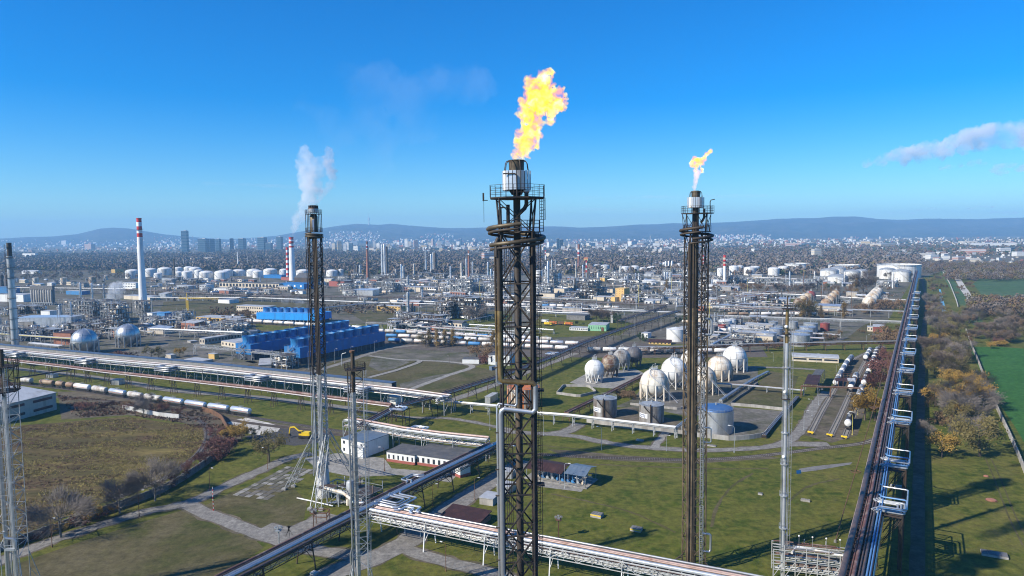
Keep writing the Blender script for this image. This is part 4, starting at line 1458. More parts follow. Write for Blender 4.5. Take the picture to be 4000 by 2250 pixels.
 # --- smoking flare on the left with splayed legs
C1=P(1262,1938)
T1=thing('flare_tower','smoking flare, sooty above and grey below, on splayed lattice legs','flare tower',C1)
mark(1255,1300,'the smoking flare')
_1=mpp(C1)
x1_=lambda px:(px-1262)*_1
z1=lambda py:zat(C1,py)
x1t=x1_(1256)
zs=[z1(1695)]
while zs[-1]<z1(925)-2.5:
 zs.append(zs[-1]+3.35)
zs[-1]=z1(915)
zsplit=z1(1460)
mat1=lambda z:'galv' if z<zsplit else 'soot'
half1=lambda z:2.05
CT1=C1+Vector((0,0,0))
cor1=lattice(T1,CT1,zs,half1,R(8),.26,.17,mat1,mat1,'X','bar')
for i,fp in((2,(1128,1908)),(3,(1232,1992)),(0,(1395,1880)),(1,(1300,1800))):
 ft=P(*fp)
 tp=cor1(zs[0],i)
 d=(ft-tp)
 s=Vector((-d.y,d.x,0)).normalized()*1.9
 s2=d.cross(s).normalized()*1.2
 e=[(-1,0),(1,0),(0,1)]
 ends=[]
 for a_,b_ in e:
  q0=tp+s*a_*.45+s2*b_*.8
  q1=ft+s*a_+Vector((0,0,.3))+s2*b_*.2
  bar(T1,'strut',q0,q1,.2,'galv')
  ends.append((q0,q1))
 for k in range(9):
  for m_ in range(3):
   n_=(m_+1)%3
   t0,t1_=k/9,(k+1)/9
   pa=ends[m_][0].lerp(ends[m_][1],t0)
   pb=ends[n_][0].lerp(ends[n_][1],t1_)
   bar(T1,'brace',pa,pb,.1,'galv')
 for a_,b_ in e[:2]:
  q=MB()
  q.box((ft+s*a_)-C1+Vector((0,0,.3)),(1.4,1.4,.7))
  part(T1,'footing',q,'conc')
for i in range(4):
 bar(T1,'leg',cor1(zs[0],i),cor1(zs[0],i)-Vector((0,0,zs[0]-10)),.3,'galv')
for k in range(4):
 for i in range(4):
  za=10+(zs[0]-10)*k/4
  zb=10+(zs[0]-10)*(k+1)/4
  dz=Vector((0,0,zs[0]))
  bar(T1,'brace',cor1(zs[0],i)-dz+Vector((0,0,za)),cor1(zs[0],(i+1)%4)-dz+Vector((0,0,zb)),.12,'galv')
q=MB()
q.lathe([(2.6,0),(2.2,6),(1.9,11.5),(1.2,12.4)],8,(x1_(1264),0,0))
part(T1,'pylon',q,'conc_light')
r1=Vector((C1.x+x1_(1260),C1.y,0))
drum(T1,r1,[(.75,10),(.75,zsplit)],'galv','riser')
drum(T1,r1,[(.75,zsplit),(.75,z1(915))],'soot','riser')
drum(T1,r1,[(1.3,z1(905)),(1.3,z1(845)),(.9,z1(838))],'scorched','seal_drum')
drum(T1,r1,[(1.6,z1(831)),(1.65,z1(826)),(1.65,z1(816))],'alu','collar')
drum(T1,r1,[(1.65,z1(816)),(1.65,z1(812))],'rusty','collar')
for i in range(12):
 a=2*math.pi*i/12
 drum(T1,r1+Vector((math.cos(a)*1.35,math.sin(a)*1.35,0)),[(.28,z1(816)),(.28,z1(803))],'soot','nozzle',8)
drum(T1,r1,[(1.0,z1(816)),(1.0,z1(802)),(.8,z1(802)),(.8,z1(808))],'soot','burner_tip')
deck(T1,r1,z1(835),2.5,'soot',1.3,'soot',8)
deck(T1,r1,z1(905),2.5,'soot',1.3,'soot',8)
for i in range(8):
 a=math.pi/8+i*math.pi/4
 u_=Vector((math.cos(a),math.sin(a),0))*2.55
 bar(T1,'post',r1+u_+Vector((0,0,z1(905))),r1+u_+Vector((0,0,z1(836))),.16,'soot')
pipe(T1,[r1+Vector((.3,-1.6,z1(908))),r1+Vector((.3,-1.6,z1(862))),r1+Vector((.3,-1.2,z1(858)))],.28,'alu','steam_pipe')
for zc,r_ in((z1(911),.3),(z1(920),.34)):
 pipe(T1,helix(r1,zc,2.7,1.05,-.8,2.2),r_,'scorched','coil_pipe')
for px_,rr in((1271,.24),(1276,.17),(1266,.14),(1236,.14),(1242,.1),(1248,.2)):
 pipe(T1,[Vector((C1.x+x1_(px_),C1.y-2.4,z1(925))),Vector((C1.x+x1_(px_),C1.y-2.4,zsplit))],rr,'soot_pipe','riser_pipe',8)
 pipe(T1,[Vector((C1.x+x1_(px_),C1.y-2.4,zsplit)),Vector((C1.x+x1_(px_),C1.y-2.4,8))],rr,'galv','riser_pipe',8)
ladder(T1,Vector((C1.x+x1_(1250),C1.y-2.3,0)),z1(1690),z1(905),'soot_pipe',.6,False,Vector((0,-1,0)),.5,.05)
# --- the two shorter unlit flares with shining risers
def short_flare(base,ref,label,ytop,yplat,half,half2,px_risers,phrase,mk,dark_to,low_plat=None,splay_y=2180,ladder_px=None,rot=12):
 c=P(*base)
 t=thing('flare_tower',label,'flare tower',c)
 mark(*mk,phrase)
 m_=mpp(c)
 X=lambda px:(px-ref)*m_
 Z=lambda py:zat(c,py)
 zs=[Z(splay_y)]
 top=Z(yplat)
 n=int((top-zs[0])/2.9)
 zs=[zs[0]+(top-zs[0])*i/n for i in range(n+1)]
 mt=lambda z:'soot_pipe' if z>Z(dark_to)else 'galv'
 cor=lattice(t,c,zs,lambda z:half,R(rot),.12,.1,mt,mt,'Z','bar')
 for i in range(4):
  a=R(rot)+math.pi/4+i*math.pi/2
  ft=Vector((c.x+math.cos(a)*half*3.2,c.y+math.sin(a)*half*3.2,0))
  bar(t,'leg',ft,cor(zs[0],i),.15,'galv')
  bar(t,'leg',Vector((c.x+math.cos(a)*half*1.42,c.y+math.sin(a)*half*1.42,0)),cor(zs[0],i),.15,'galv')
  for k in range(3):
   bar(t,'brace',ft.lerp(cor(zs[0],i),k/3),Vector((c.x+math.cos(a)*half*1.42,c.y+math.sin(a)*half*1.42,zs[0]*(k+1)/3)),.1,'galv')
 for px_,r_,yt,mt_ in px_risers:
  rr=Vector((c.x+X(px_),c.y-(.4 if r_>.3 else half*.9),0))
  drum(t,rr,[(r_,0),(r_,Z(dark_to))],mt_,'riser',16)
  drum(t,rr,[(r_*.95,Z(dark_to)),(r_*.9,Z(yt))],'soot_pipe','riser',16)
  if r_>.3:
   for z in np.arange(3,Z(dark_to),3.2):
    drum(t,rr,[(r_*1.06,z),(r_*1.06,z+.12)],'galv','flange',14)
 deck(t,c,top,half2,'soot',1.3,'soot',6,.3)
 if low_plat:
  deck(t,c,Z(low_plat),half2,'soot',1.3,'soot',6,.3)
  for i in range(6):
   a=.3+math.pi/6+i*math.pi/3
   u_=Vector((math.cos(a),math.sin(a),0))*half2
   bar(t,'post',c+u_+Vector((0,0,Z(low_plat))),c+u_+Vector((0,0,top+1.5)),.13,'soot_pipe')
 if ladder_px:
  ladder(t,Vector((c.x+X(ladder_px),c.y-half,0)),4,top,'galv',.6,True,Vector((.5,-.86,0)),.5,.05)
 return t,c,X,Z
T4,C4,X4,Z4=short_flare((1412,2352),1410,'unlit grey lattice flare with one pale riser pipe, at the pipe bridge crossing',1372,1440,1.75,2.5,((1404,.52,1374,'alu'),(1388,.16,1450,'alu'),(1397,.12,1450,'galv')),'the unlit grey flare',(1410,1800),1530,None,2205,1452)
q=MB()
q.lathe([(.56,Z4(1376)),(.62,Z4(1374)),(.62,Z4(1368)),(.3,Z4(1368))],14,(X4(1402),-.4,0))
part(T4,'burner_tip',q,'rusty',40)
pipe(T4,[V(C4,X4(1361),Z4(1430)),V(C4,X4(1361),Z4(1388)),V(C4,X4(1364),Z4(1381)),V(C4,X4(1378),Z4(1378))],.09,'galv','davit',6)
pipe(T4,[V(C4,X4(1389),Z4(1700))+Vector((0,-2,0)),V(C4,X4(1389),Z4(2120))+Vector((0,-2,0)),V(C4,X4(1381),Z4(2150))+Vector((0,-2,0)),V(C4,X4(1381),Z4(2190))+Vector((0,-2,0))],.22,'silver','riser_pipe')
T0,C0,X0,Z0=short_flare((72,2370),72,'unlit lattice flare with two shining riser pipes at the edge of the dry field',1362,1430,2.0,3.1,((45,.48,1432,'silver'),(76,.48,1364,'silver'),(92,.14,1440,'alu')),'the twin-pipe flare',(66,1850),1545,1525,2165,104,6)
for yy,w_,pr in((2088,36,.3),):
 e=V(C0,X0(62),0)+Vector((0,-2.2,0))
 pipe(T0,[V(e,0,Z0(2060)),V(e,0,Z0(2080)),V(e,.3,Z0(2086)),V(e,w_*mpp(C0),Z0(2090)),V(e,w_*mpp(C0)+.3,Z0(2096)),V(e,w_*mpp(C0)+.3,Z0(2130))],.3,'silver','loop_pipe')
q=MB()
q.box((X0(86),-2.2,Z0(2130)),(2.6,.8,.5))
part(T0,'bracket',q,'galv')
# --- slender vent mast on the right lawn and the ringed stack on the left
def mast(base,ytop,segs,label,phrase,mk,rings,name='vent_mast',cage=None,rail=None):
 c=P(*base)
 t=thing(name,label,'vent mast' if name=='vent_mast' else 'stack',c)
 mark(*mk,phrase)
 Z=lambda py:zat(c,py)
 m_=mpp(c)
 for ya,yb,wpx,mt in segs:
  drum(t,c,[(wpx/2*m_,max(0,Z(ya))),(wpx/2*m_,Z(yb))],mt,'tube',18)
 for y_,wpx,mt in rings:
  z=Z(y_)
  w_=wpx/2*m_
  drum(t,c,[(w_*.5,z-.1),(w_,z-.1),(w_,z+.08),(w_*.5,z+.08)],mt,'ring_platform',16)
  if w_>1:
   r_=MB()
   for i in range(10):
    a,a2=2*math.pi*i/10,2*math.pi*(i+1)/10
    r_.beam((w_*math.cos(a),w_*math.sin(a),z),(w_*math.cos(a),w_*math.sin(a),z+1.1),.05)
    r_.beam((w_*math.cos(a),w_*math.sin(a),z+1.1),(w_*math.cos(a2),w_*math.sin(a2),z+1.1),.05)
   part(t,'railing',r_,mt)
 return t,c,Z,m_
T3,C3,Z3,m3=mast((3056,2250),1155,[(2250,1340,15,'alu_bright'),(1340,1300,13,'bronze'),(1300,1205,12,'bronze'),(1205,1155,5,'steel_dark')],'slender shining vent mast with ring platforms on the right lawn','the slender vent mast',(3060,1600),[(1206,40,'soot'),(1305,34,'soot'),(1435,30,'galv'),(1558,34,'soot'),(1690,30,'galv'),(1812,32,'galv'),(1935,32,'galv'),(2062,32,'galv')])
for px_,r_ in((3046,.07),(3042,.05),(3067,.1),(3071,.06)):
 o_=(px_-3056)*m3
 pipe(T3,[C3+Vector((o_,-.3,6)),C3+Vector((o_,-.3,Z3(1310)))],r_,'galv','conduit',6)
for y_ in(1275,1530,1782):
 q=MB()
 q.sphere(((3050-3056)*m3,-.5,Z3(y_)),.45,12,8)
 part(T3,'lamp_globe',q,'white_paint',60)
ladder(T3,C3+Vector((.75,-.5,0)),6,Z3(1210),'galv',.5,True,Vector((.6,-.8,0)),.6,.045)
TS,CS,ZS,mS=mast((62,1372),948,[(1372,1200,26,'alu'),(1200,1090,24,'alu'),(1090,1000,22,'galv'),(1000,948,17,'soot_pipe')],'tall ribbed grey steel stack behind the covered conveyor at the left','the ribbed steel stack',(52,1150),[(y_,34,'steel_dark')for y_ in range(965,1360,40)],'steel_stack')
ladder(TS,CS+Vector((-2.9,-1,0)),4,ZS(955),'steel_dark',.9,False,Vector((-1,0,0)),.9,.1)
# ------------------------------------------------------------------ chimneys
def chimney(px,yb,ytop,w0,w1,bands,label,n=28,base=None,phrase=None):
 """bands: list of (row where the band starts, material) from the top down; last runs to the ground"""
 p=P(px,yb)
 m_=mpp(p)
 c=p+away(p)*(w0/2*m_)
 t=thing('chimney',label,'chimney',c)
 Z=lambda y:max(0,zat(c,y))
 H_=Z(ytop)
 rad=lambda z:(w0+(w1-w0)*(z/H_)**.8)/2*m_
 for i,(y_,mt)in enumerate(bands):
  za=Z(y_)
  zb=Z(bands[i+1][0])if i+1<len(bands)else 0.0
  zz=[zb+(za-zb)*k/4 for k in range(5)]
  drum(t,c,[(rad(z),z)for z in zz],mt,'shaft_band',n)
 z=H_
 drum(t,c,[(rad(z)*1.0,z-.8),(rad(z)*1.1,z-.7),(rad(z)*1.1,z+.1),(rad(z)*.8,z+.1),(rad(z)*.8,z-1.5)],bands[0][1],'rim',n)
 q=MB()
 for zz in(Z(bands[min(3,len(bands)-1)][0]),):
  R_=rad(zz)
  q.lathe([(R_,zz-.3),(R_+1.4,zz-.2),(R_+1.4,zz),(R_,zz)],16)
  for i in range(14):
   a,a2=2*math.pi*i/14,2*math.pi*(i+1)/14
   q.beam(((R_+1.4)*math.cos(a),(R_+1.4)*math.sin(a),zz+1.1),((R_+1.4)*math.cos(a2),(R_+1.4)*math.sin(a2),zz+1.1),.1)
 part(t,'gallery_ring',q,'steel_dark')
 if phrase:
  mark(px,(yb+ytop)/2,phrase)
 return t,c
chimney(560,1198,852,31,18,[(852,'red_paint'),(868,'chim_white'),(884,'red_paint'),(897,'chim_white'),(911,'red_paint'),(926,'chim_white')],'tall white concrete chimney with three red bands at its top, standing alone',phrase='the lone striped chimney')
t_,CC2=chimney(1143,1096,926,26,17,[(926,'red_paint'),(936,'chim_white'),(942,'red_paint'),(950,'chim_white'),(960,'red_paint'),(967,'chim_white')],'steaming white chimney with red bands behind the blue cooling towers',phrase='the steaming chimney')
chimney(1126,1092,966,15,10,[(966+10*k,'red_paint' if k%2==0 else 'chim_white')for k in range(12)],'thin chimney striped red and white all the way, beside the steaming chimney')
chimney(1437,1087,943,14,7,[(943,'brick'),(955,'chim_white'),(961,'red_paint'),(967,'chim_white'),(972,'brick')],'slim brick chimney with a white ring near its top',phrase='the brick chimney')
chimney(2261,1052,954,11,9,[(954,'brick'),(975,'chim_white'),(985,'red_paint'),(993,'chim_white'),(1000,'brick')],'brick chimney with pale bands above the yellow sheds',phrase='the banded brick chimney')
chimney(2291,1100,1018,7,5,[(1018,'red_paint'),(1026,'chim_white'),(1036,'red_paint'),(1046,'chim_white'),(1055,'red_paint'),(1064,'galv')],'thin red and white stack among the tall columns')
chimney(2830,1112,997,13,10,[(997,'red_paint'),(1006,'cream_paint'),(1014,'red_paint'),(1021,'cream_paint'),(1030,'red_paint'),(1039,'chim_white')],'white chimney with red bands among the right-hand tanks',phrase='the right striped chimney')
chimney(2747,1052,997,6,5,[(997,'red_paint'),(1003,'chim_white'),(1010,'red_paint'),(1017,'chim_white'),(1024,'red_paint'),(1030,'chim_white')],'thin red and white stack half hidden behind the small-flame flare')
chimney(2131,1025,977,5,4,[(977,'red_paint'),(983,'chim_white'),(989,'red_paint'),(994,'chim_white')],'thin far red and white stack beside a pale office block')
chimney(1832,1085,978,9,6,[(978,'brick'),(990,'chim_white'),(996,'brick')],'dull brown chimney in the distant process area')
chimney(1664,1072,976,9,6,[(976,'galv'),(1010,'alu')],'slim grey steel chimney on a squat furnace')
chimney(930,1047,983,5,4,[(983,'chim_white')],'thin white stack behind the white storage tanks')
chimney(683,1092,1012,6,5,[(1012,'steel_dark')],'thin dark stack among the white storage tanks')
# ------------------------------------------------------------------ blue cooling towers
def cooling_tower(A,B,dep,ytop,label,nf,fr,fh,body,fanm,base_h,yref=None,phrase=None,mk=None,legs=False,roofdeck=True,both=False):
 ex=(B-A)
 L_=ex.length
 ex.normalize()
 ey=Vector((-ex.y,ex.x,0))
 if ey.dot(away(A))<0:
  ey=-ey
 h=zat(yref or A,ytop)
 c=A+ex*L_/2+ey*dep/2
 rz=math.atan2(ex.y,ex.x)
 t=thing('cooling_tower',label,'cooling tower',c,rz)
 if mk:
  mark(*mk,phrase)
 sg=1 if ey.dot(Vector((-math.sin(rz),math.cos(rz),0)))>0 else-1
 q=MB()
 npan=max(4,int(L_/9))
 for k in range(npan):
  x=-L_/2+L_*(k+.5)/npan
  for s in(-1,1):
   m_=MB()
   m_.box((x,s*dep/2,(base_h+h)/2),(L_/npan-.06,.18+.03*(k%2),h-base_h))
   part(t,'cladding_panel',m_,body)
 for s in(-1,1):
  for k in range(2):
   m_=MB()
   m_.box((s*L_/2,(k-.5)*dep/2,(base_h+h)/2),(.2,dep/2-.08,h-base_h))
   part(t,'cladding_panel',m_,body)
 m_=MB()
 m_.box((0,0,(base_h+h)/2),(L_-.3,dep-.3,h-base_h-.1))
 part(t,'core',m_,'blue_base')
 if legs:
  for k in range(npan*2+1):
   x=-L_/2+L_*k/(npan*2)
   for s in(-1,1):
    m_=MB()
    m_.box((x,s*(dep/2-.3),base_h/2),(.5,.5,base_h))
    part(t,'column',m_,'conc')
  m_=MB()
  m_.box((0,0,base_h/2),(L_-3,dep-4,base_h))
  part(t,'basin',m_,'blue_base')
 else:
  m_=MB()
  m_.box((0,0,base_h/2),(L_-.6,dep-.6,base_h))
  part(t,'basin',m_,'blue_base')
  for k in range(npan*2):
   x=-L_/2+L_*(k+.5)/(npan*2)
   for s in(-1,1):
    m_=MB()
    m_.box((x,s*(dep/2-.22),base_h/2),(.35,.3,base_h-.01))
    part(t,'louvre_post',m_,'conc_dark')
 rl=MB()
 for s in(-1,1):
  for zz in(.6,1.15):
   rl.beam((-L_/2,s*dep/2,h+zz),(L_/2,s*dep/2,h+zz),.08)
  for k in range(npan*3):
   x=-L_/2+L_*k/(npan*3)
   rl.beam((x,s*dep/2,h),(x,s*dep/2,h+1.15),.08)
 part(t,'railing',rl,'galv')
 m_=MB()
 m_.box((0,0,h+.1),(L_+.1,dep+.1,.2))
 part(t,'roof_deck',m_,body)
 prof=[(fr,h+.2),(fr*.9,h+fh*.35),(fr*.95,h+fh*.7),(fr*1.08,h+fh),(fr*1.0,h+fh),(fr*.86,h+fh*.5),(fr*.8,h+fh*.4)]
 fm=MB()
 fm.lathe(prof,28,cap=False)
 for i in range(14):
  a=2*math.pi*i/14
  fm.beam((fr*1.0*math.cos(a),fr*1.0*math.sin(a),h+.2),(fr*1.06*math.cos(a),fr*1.06*math.sin(a),h+fh*.98),.12)
 fme=fm.mesh('fan_stack',fanm,40)
 hb=MB()
 hb.lathe([(fr*.86,h+fh*.38),(.05,h+fh*.42)],20,cap=False)
 hme=hb.mesh('fan_disc','steel_dark')
 for k in range(nf):
  x=-L_/2+L_*(k+.5)/nf
  o=bpy.data.objects.new('fan_stack',fme)
  COL.objects.link(o)
  o.parent=t
  o.location=(x,0,0)
  o2=bpy.data.objects.new('fan_disc',hme)
  COL.objects.link(o2)
  o2.parent=o
 st=MB()
 x0=-L_/2-1.4
 nfl=5
 for k in range(nfl):
  za,zb=h*k/nfl,h*(k+1)/nfl
  y0,y1=(-1.8,1.8)if k%2 else(1.8,-1.8)
  st.beam((x0,y0,za),(x0,y1,zb),1.0,.15)
  st.beam((x0-.5,y0,za+1),(x0-.5,y1,zb+1),.07)
  st.box((x0,y1,zb),(1.2,1.0,.1))
 for yy in(-2.3,2.3):
  for xx in(x0-.6,x0+.6):
   st.beam((xx,yy,0),(xx,yy,h+1),.14)
 part(t,'stair',st,'galv')
 return t,ex,ey,h
aC,bC=P(1174,1424),P(1505,1352)
cooling_tower(aC,bC,15.5,1360,'front blue cooling tower with nine fan stacks, nearest the lattice flare',9,4.6,5.6,'blue_clad','blue_fan',4.2,phrase='the front blue cooling tower',mk=(1330,1360))
aB=P(981,1408)
bB=aB+(bC-aC).normalized()*108
cooling_tower(aB,bB,16,1348,'middle blue cooling tower with its row of fan stacks, behind the front one',11,4.3,5.6,'blue_clad','blue_fan',4.0,phrase='the middle blue cooling tower',mk=(1130,1330))
aA,bA=P(1003,1258),P(1249,1264)
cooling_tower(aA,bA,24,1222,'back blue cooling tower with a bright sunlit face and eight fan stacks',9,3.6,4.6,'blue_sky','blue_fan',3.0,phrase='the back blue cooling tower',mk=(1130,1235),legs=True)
# ------------------------------------------------------------------ gas spheres
G1='white gas spheres by the lawn'
sphere(2556,1496,55,1557,'cream_paint','front white gas sphere on ten legs with a white stair, behind the grey tanks',G1)
sphere(2633,1446,50,1512,'white_paint','white gas sphere close behind the front one, left of the small-flame flare',G1)
sphere(2706,1412,48,1472,'white_paint','white gas sphere mostly hidden behind the small-flame flare',G1)
sphere(2748,1478,48,1535,'cream_paint','white gas sphere half hidden by the small-flame flare, above the blue-roofed tank',G1)
sphere(2810,1438,49,1482,'cream_paint','white gas sphere with wavy hoses, between its rear neighbour and the small-flame flare',G1,stair=False)
sphere(2869,1396,46,1448,'white_paint','rearmost white gas sphere, beside the long low white building',G1,stair=False)
mark(2690,1450,'the white spheres')
G2='smaller gas spheres behind the striped tank'
sphere(2322,1442,38,1492,'white_paint','small clean white sphere on splayed legs on a concrete pad',G2,8,True,False,True)
sphere(2384,1418,35,1470,'rust_shell','rust-blotched sphere just behind the small white one',G2,8,False,False,True,legmat='steel_dark')
sphere(2428,1398,35,1446,'grey_tank','dull grey sphere between the rusty one and the dark one',G2,8,False,False,True,legmat='galv')
sphere(2477,1385,32,1432,'dark_tank','dark sphere with a scorched flank at the back of its row',G2,8,False,False,True)
mark(2400,1430,'the small sphere group')
G3='silver gas spheres'
sphere(333,1331,48,1378,'silver','nearer silver mirror sphere on stout legs, left of its twin',G3,12,stair=False,leg_to=-.1,top_rail=False)
sphere(502,1307,43,1352,'silver','further silver mirror sphere on stout legs, right of its twin',G3,12,stair=False,leg_to=-.1,top_rail=False)
mark(420,1320,'the silver spheres')
G4='far gas spheres in three rows'
for row,mt,ph in((((3119,1184,20,1200),(3138,1172,19,1192),(3155,1162,19,1184),(3167,1154,18,1177)),('rust_shell','tan_shell','tan_shell','red_tank'),'left'),(((3227,1186,21,1204),(3241,1174,20,1195),(3253,1161,19,1186),(3264,1151,18,1178)),('tan_shell','tan_shell','tan_shell','tan_shell'),'middle'),(((3394,1182,25,1206),(3404,1168,24,1196),(3413,1157,22,1188),(3420,1148,21,1180),(3426,1142,20,1173)),('cream_paint',)*5,'right')):
 nm={'left':'blotched brown','middle':'tan','right':'cream'}[ph]
 od=['front','second','third','fourth','rearmost']
 for i,(s_,m_)in enumerate(zip(row,mt)):
  w=od[i]if i<len(row)-1 else 'rearmost'
  sphere(*s_,m_,f'{w} sphere in the {ph} row of far {nm} gas spheres',G4,8,stair=False,n=24,legmat='galv')
mark(3140,1175,'the brown spheres')
mark(3245,1175,'the tan spheres')
mark(3410,1165,'the cream spheres')
# ------------------------------------------------------------------ near tanks
tk,c_,r_,h_=tank(2364,1634,1553,91,'grey_tank','weathered grey tank with a cone roof, left of its twin by the white pipes','cone','galv','twin weathered tanks',near=True,auto=False,rings=8)
tk2,c2_,r2_,h2_=tank(2545,1657,1577,95,'grey_tank','weathered grey tank with a cone roof, nearest the front white sphere','cone','galv','twin weathered tanks',near=True,auto=False,rings=8)
def tank_sign(tk,r_,h,a_deg,z0,z1,spread):
 q=MB()
 a0=math.radians(a_deg)
 for k in range(4):
  a,b=a0+spread*k/4,a0+spread*(k+1)/4
  q.quad((r_*1.012*math.cos(a),r_*1.012*math.sin(a),z0),(r_*1.012*math.cos(b),r_*1.012*math.sin(b),z0),(r_*1.012*math.cos(b),r_*1.012*math.sin(b),z1),(r_*1.012*math.cos(a),r_*1.012*math.sin(a),z1))
 s=part(tk,'sign',q,'sign_white')
 q=MB()
 for row in range(2):
  n=5 if row else 4
  for k in range(n):
   a,b=a0+spread*(.15+.7*k/n),a0+spread*(.15+.7*(k+.6)/n)
   za,zb=z0+(z1-z0)*(.15+.42*row),z0+(z1-z0)*(.42+.42*row)
   q.quad((r_*1.018*math.cos(a),r_*1.018*math.sin(a),za),(r_*1.018*math.cos(b),r_*1.018*math.sin(b),za),(r_*1.018*math.cos(b),r_*1.018*math.sin(b),zb),(r_*1.018*math.cos(a),r_*1.018*math.sin(a),zb))
 o=bpy.data.objects.new('lettering',q.mesh('lettering','sign_ink'))
 COL.objects.link(o)
 o.parent=s
for t_,rr,hh in((tk,r_,h_),(tk2,r2_,h2_)):
 tank_sign(t_,rr,hh,188,hh*.3,hh*.55,.9)
 q=MB()
 q.box((rr*math.cos(-1.85),rr*math.sin(-1.85)-.25,hh/2+.4),(.5,.5,hh+.9))
 part(t_,'pipe_riser',q,'steel_dark')
tank(2796,1700,1596,131,'alu','big silver tank with a blue dome roof inside a concrete dike','dome','dome_blue','big dike tank',near=True,auto=False,rings=9,rise=.12)
mark(2796,1650,'the blue-roofed tank')
mark(2364,1590,'the left weathered tank')
mark(2545,1615,'the right weathered tank')
tk,c_,r_,h_=tank(2045,1598,1510,128,'cream_paint','white tank striped with orange rust behind the tallest flare','cone','orange','striped tank',near=True,auto=False,rings=6,rise=.08)
for k in range(16):
 a=math.radians(180+k*12)
 m_=MB()
 w_=.12+.08*(k%3)
 m_.add([((r_+.06)*math.cos(a),(r_+.06)*math.sin(a),h_*.02),((r_+.06)*math.cos(a+w_*.6),(r_+.06)*math.sin(a+w_*.6),h_*.02),((r_+.06)*math.cos(a+w_*.6),(r_+.06)*math.sin(a+w_*.6),h_*.98),((r_+.06)*math.cos(a),(r_+.06)*math.sin(a),h_*.98)],[(0,1,2,3)])
 part(tk,'rust_stripe',m_,'orange' if k%2 else 'rust_shell')
mark(2045,1560,'the orange-striped tank')
# mid-distance tanks
TG='mid-distance tanks'
tank(2640,1336,1284,72,'white_paint','white cone-roofed tank left of the small-flame flare, with a railed rim','cone','white_paint',TG,auto=False,near=True,rings=5)
tank(2833,1290,1252,52,'white_paint','white tank behind the square rust-red one','dome',None,TG,auto=False,rise=.12)
tank(2858,1282,1246,34,'white_paint','pale tank on the right of the white one behind the red box','cone',None,TG,auto=False)
tank(2775,1312,1272,56,'grey_tank','dull grey tank just right of the small-flame flare','cone',None,TG,auto=False)
tank(2742,1268,1232,66,'cream_paint','cream tank seen through the small-flame flare lattice','dome',None,TG,auto=False,rise=.1)
tank(2819,1303,1268,30,'red_tank','rust red upright tank in front of the white one','flat','red_tank',TG,auto=False,stair=False)
SG='cluster of silver tanks'
for a in((3004,1338,1298,58,'alu','front silver tank of the left cluster, beside the slender vent mast'),(3030,1322,1282,50,'alu','silver tank tucked behind the front one of the left cluster'),(3036,1300,1274,40,'galv','grey tank at the back of the left silver cluster'),(3020,1286,1256,34,'galv','small grey tank behind the left silver cluster'),(3096,1284,1256,38,'galv','grey tank between the two silver clusters'),(3124,1355,1306,74,'alu','front silver tank of the right cluster, largest of all'),(3140,1335,1292,64,'alu','second silver tank of the right cluster'),(3154,1318,1276,60,'alu','third silver tank of the right cluster'),(3166,1300,1262,52,'galv','rearmost grey tank of the right cluster')):
 tank(*a[:5],a[5],'cone',None,SG,auto=False,rise=.07)
mark(3020,1310,'the left silver tanks')
mark(3140,1320,'the right silver tanks')
tank(3222,1294,1262,34,'red_tank','rust red tank right of the silver tank clusters','cone','red_tank',TG,auto=False,stair=False)
mark(3222,1278,'the rust red tank')
# far tanks, left and right rows
FT='white storage tanks in the far tank farm'
for px_,yb,yt,w_ in((518,1088,1060,50),(590,1082,1054,44),(618,1092,1070,31),(644,1076,1052,52),(700,1090,1065,34),(698,1074,1048,32),(732,1096,1064,40),(762,1070,1050,46),(738,1066,1046,36),(778,1086,1058,34),(806,1092,1066,52),(868,1092,1065,56),(890,1080,1058,40),(932,1078,1060,52),(990,1080,1058,50),(1056,1074,1056,52),(1110,1084,1055,34),(1184,1076,1060,52),(1297,1080,1060,44),(1332,1078,1054,20),(1008,1085,1062,40)):
 tank(px_,yb,yt,w_,'white_paint','white domed tank','dome',None,FT,n=24,rise=.17,rings=3)
mark(820,1075,'the white tank rows')
for px_,yb,yt,w_,mt in((140,1112,1086,22,'cream_paint'),(250,1112,1086,24,'cream_paint'),(362,1108,1082,26,'tan_shell'),(415,1094,1076,14,'cream_paint'),(625,1120,1108,18,'alu'),(985,1318,1292,40,'galv'),(855,1288,1274,36,'galv'),(1186,1048,1036,14,'grey_tank'),(1216,1048,1036,14,'grey_tank'),(1160,1050,1036,12,'grey_tank')):
 tank(px_,yb,yt,w_,mt,{'cream_paint':'cream tank','tan_shell':'tan tank','alu':'silver tank','galv':'grey tank','grey_tank':'weathered grey tank'}[mt],'cone',None,'scattered small tanks',n=20,rings=2)
for px_,yb,yt,w_ in((2190,1052,1036,34),(2234,1050,1036,36),(2332,1050,1036,30),(2364,1056,1038,34),(2442,1064,1044,34),(2478,1064,1042,38),(2512,1064,1048,28),(2552,1064,1046,50),(2567,1044,1030,36),(2598,1046,1026,20),(2652,1056,1030,16),(2814,1084,1050,26),(2866,1074,1042,36),(2890,1066,1040,26),(2930,1076,1048,48),(2948,1066,1044,40),(3022,1078,1050,44),(3060,1074,1044,40),(2106,1080,1058,26),(3008,1062,1048,30)):
 tank(px_,yb,yt,w_,'white_paint','white tank','dome',None,'white tanks beyond the flares',n=24,rise=.14,rings=3)
for px_,yb,yt,w_,rf,ds in((3112,1056,1028,90,'open','wide open-topped white tank with ring girders'),(3296,1062,1034,112,'open','wide open-topped cream tank behind domed tanks'),(3510,1086,1032,153,'open','widest open-topped white tank at the end of the corridor'),(2762,1038,1028,24,'open','dark low open tank'),(2960,1044,1034,50,'open','grey low open tank'),(3006,1042,1032,40,'open','grey low open tank')):
 tank(px_,yb,yt,w_,'white_paint' if w_>60 else 'dark_tank',ds,rf,'alu','open-topped tanks',n=40,auto=(w_<60),rings=4)
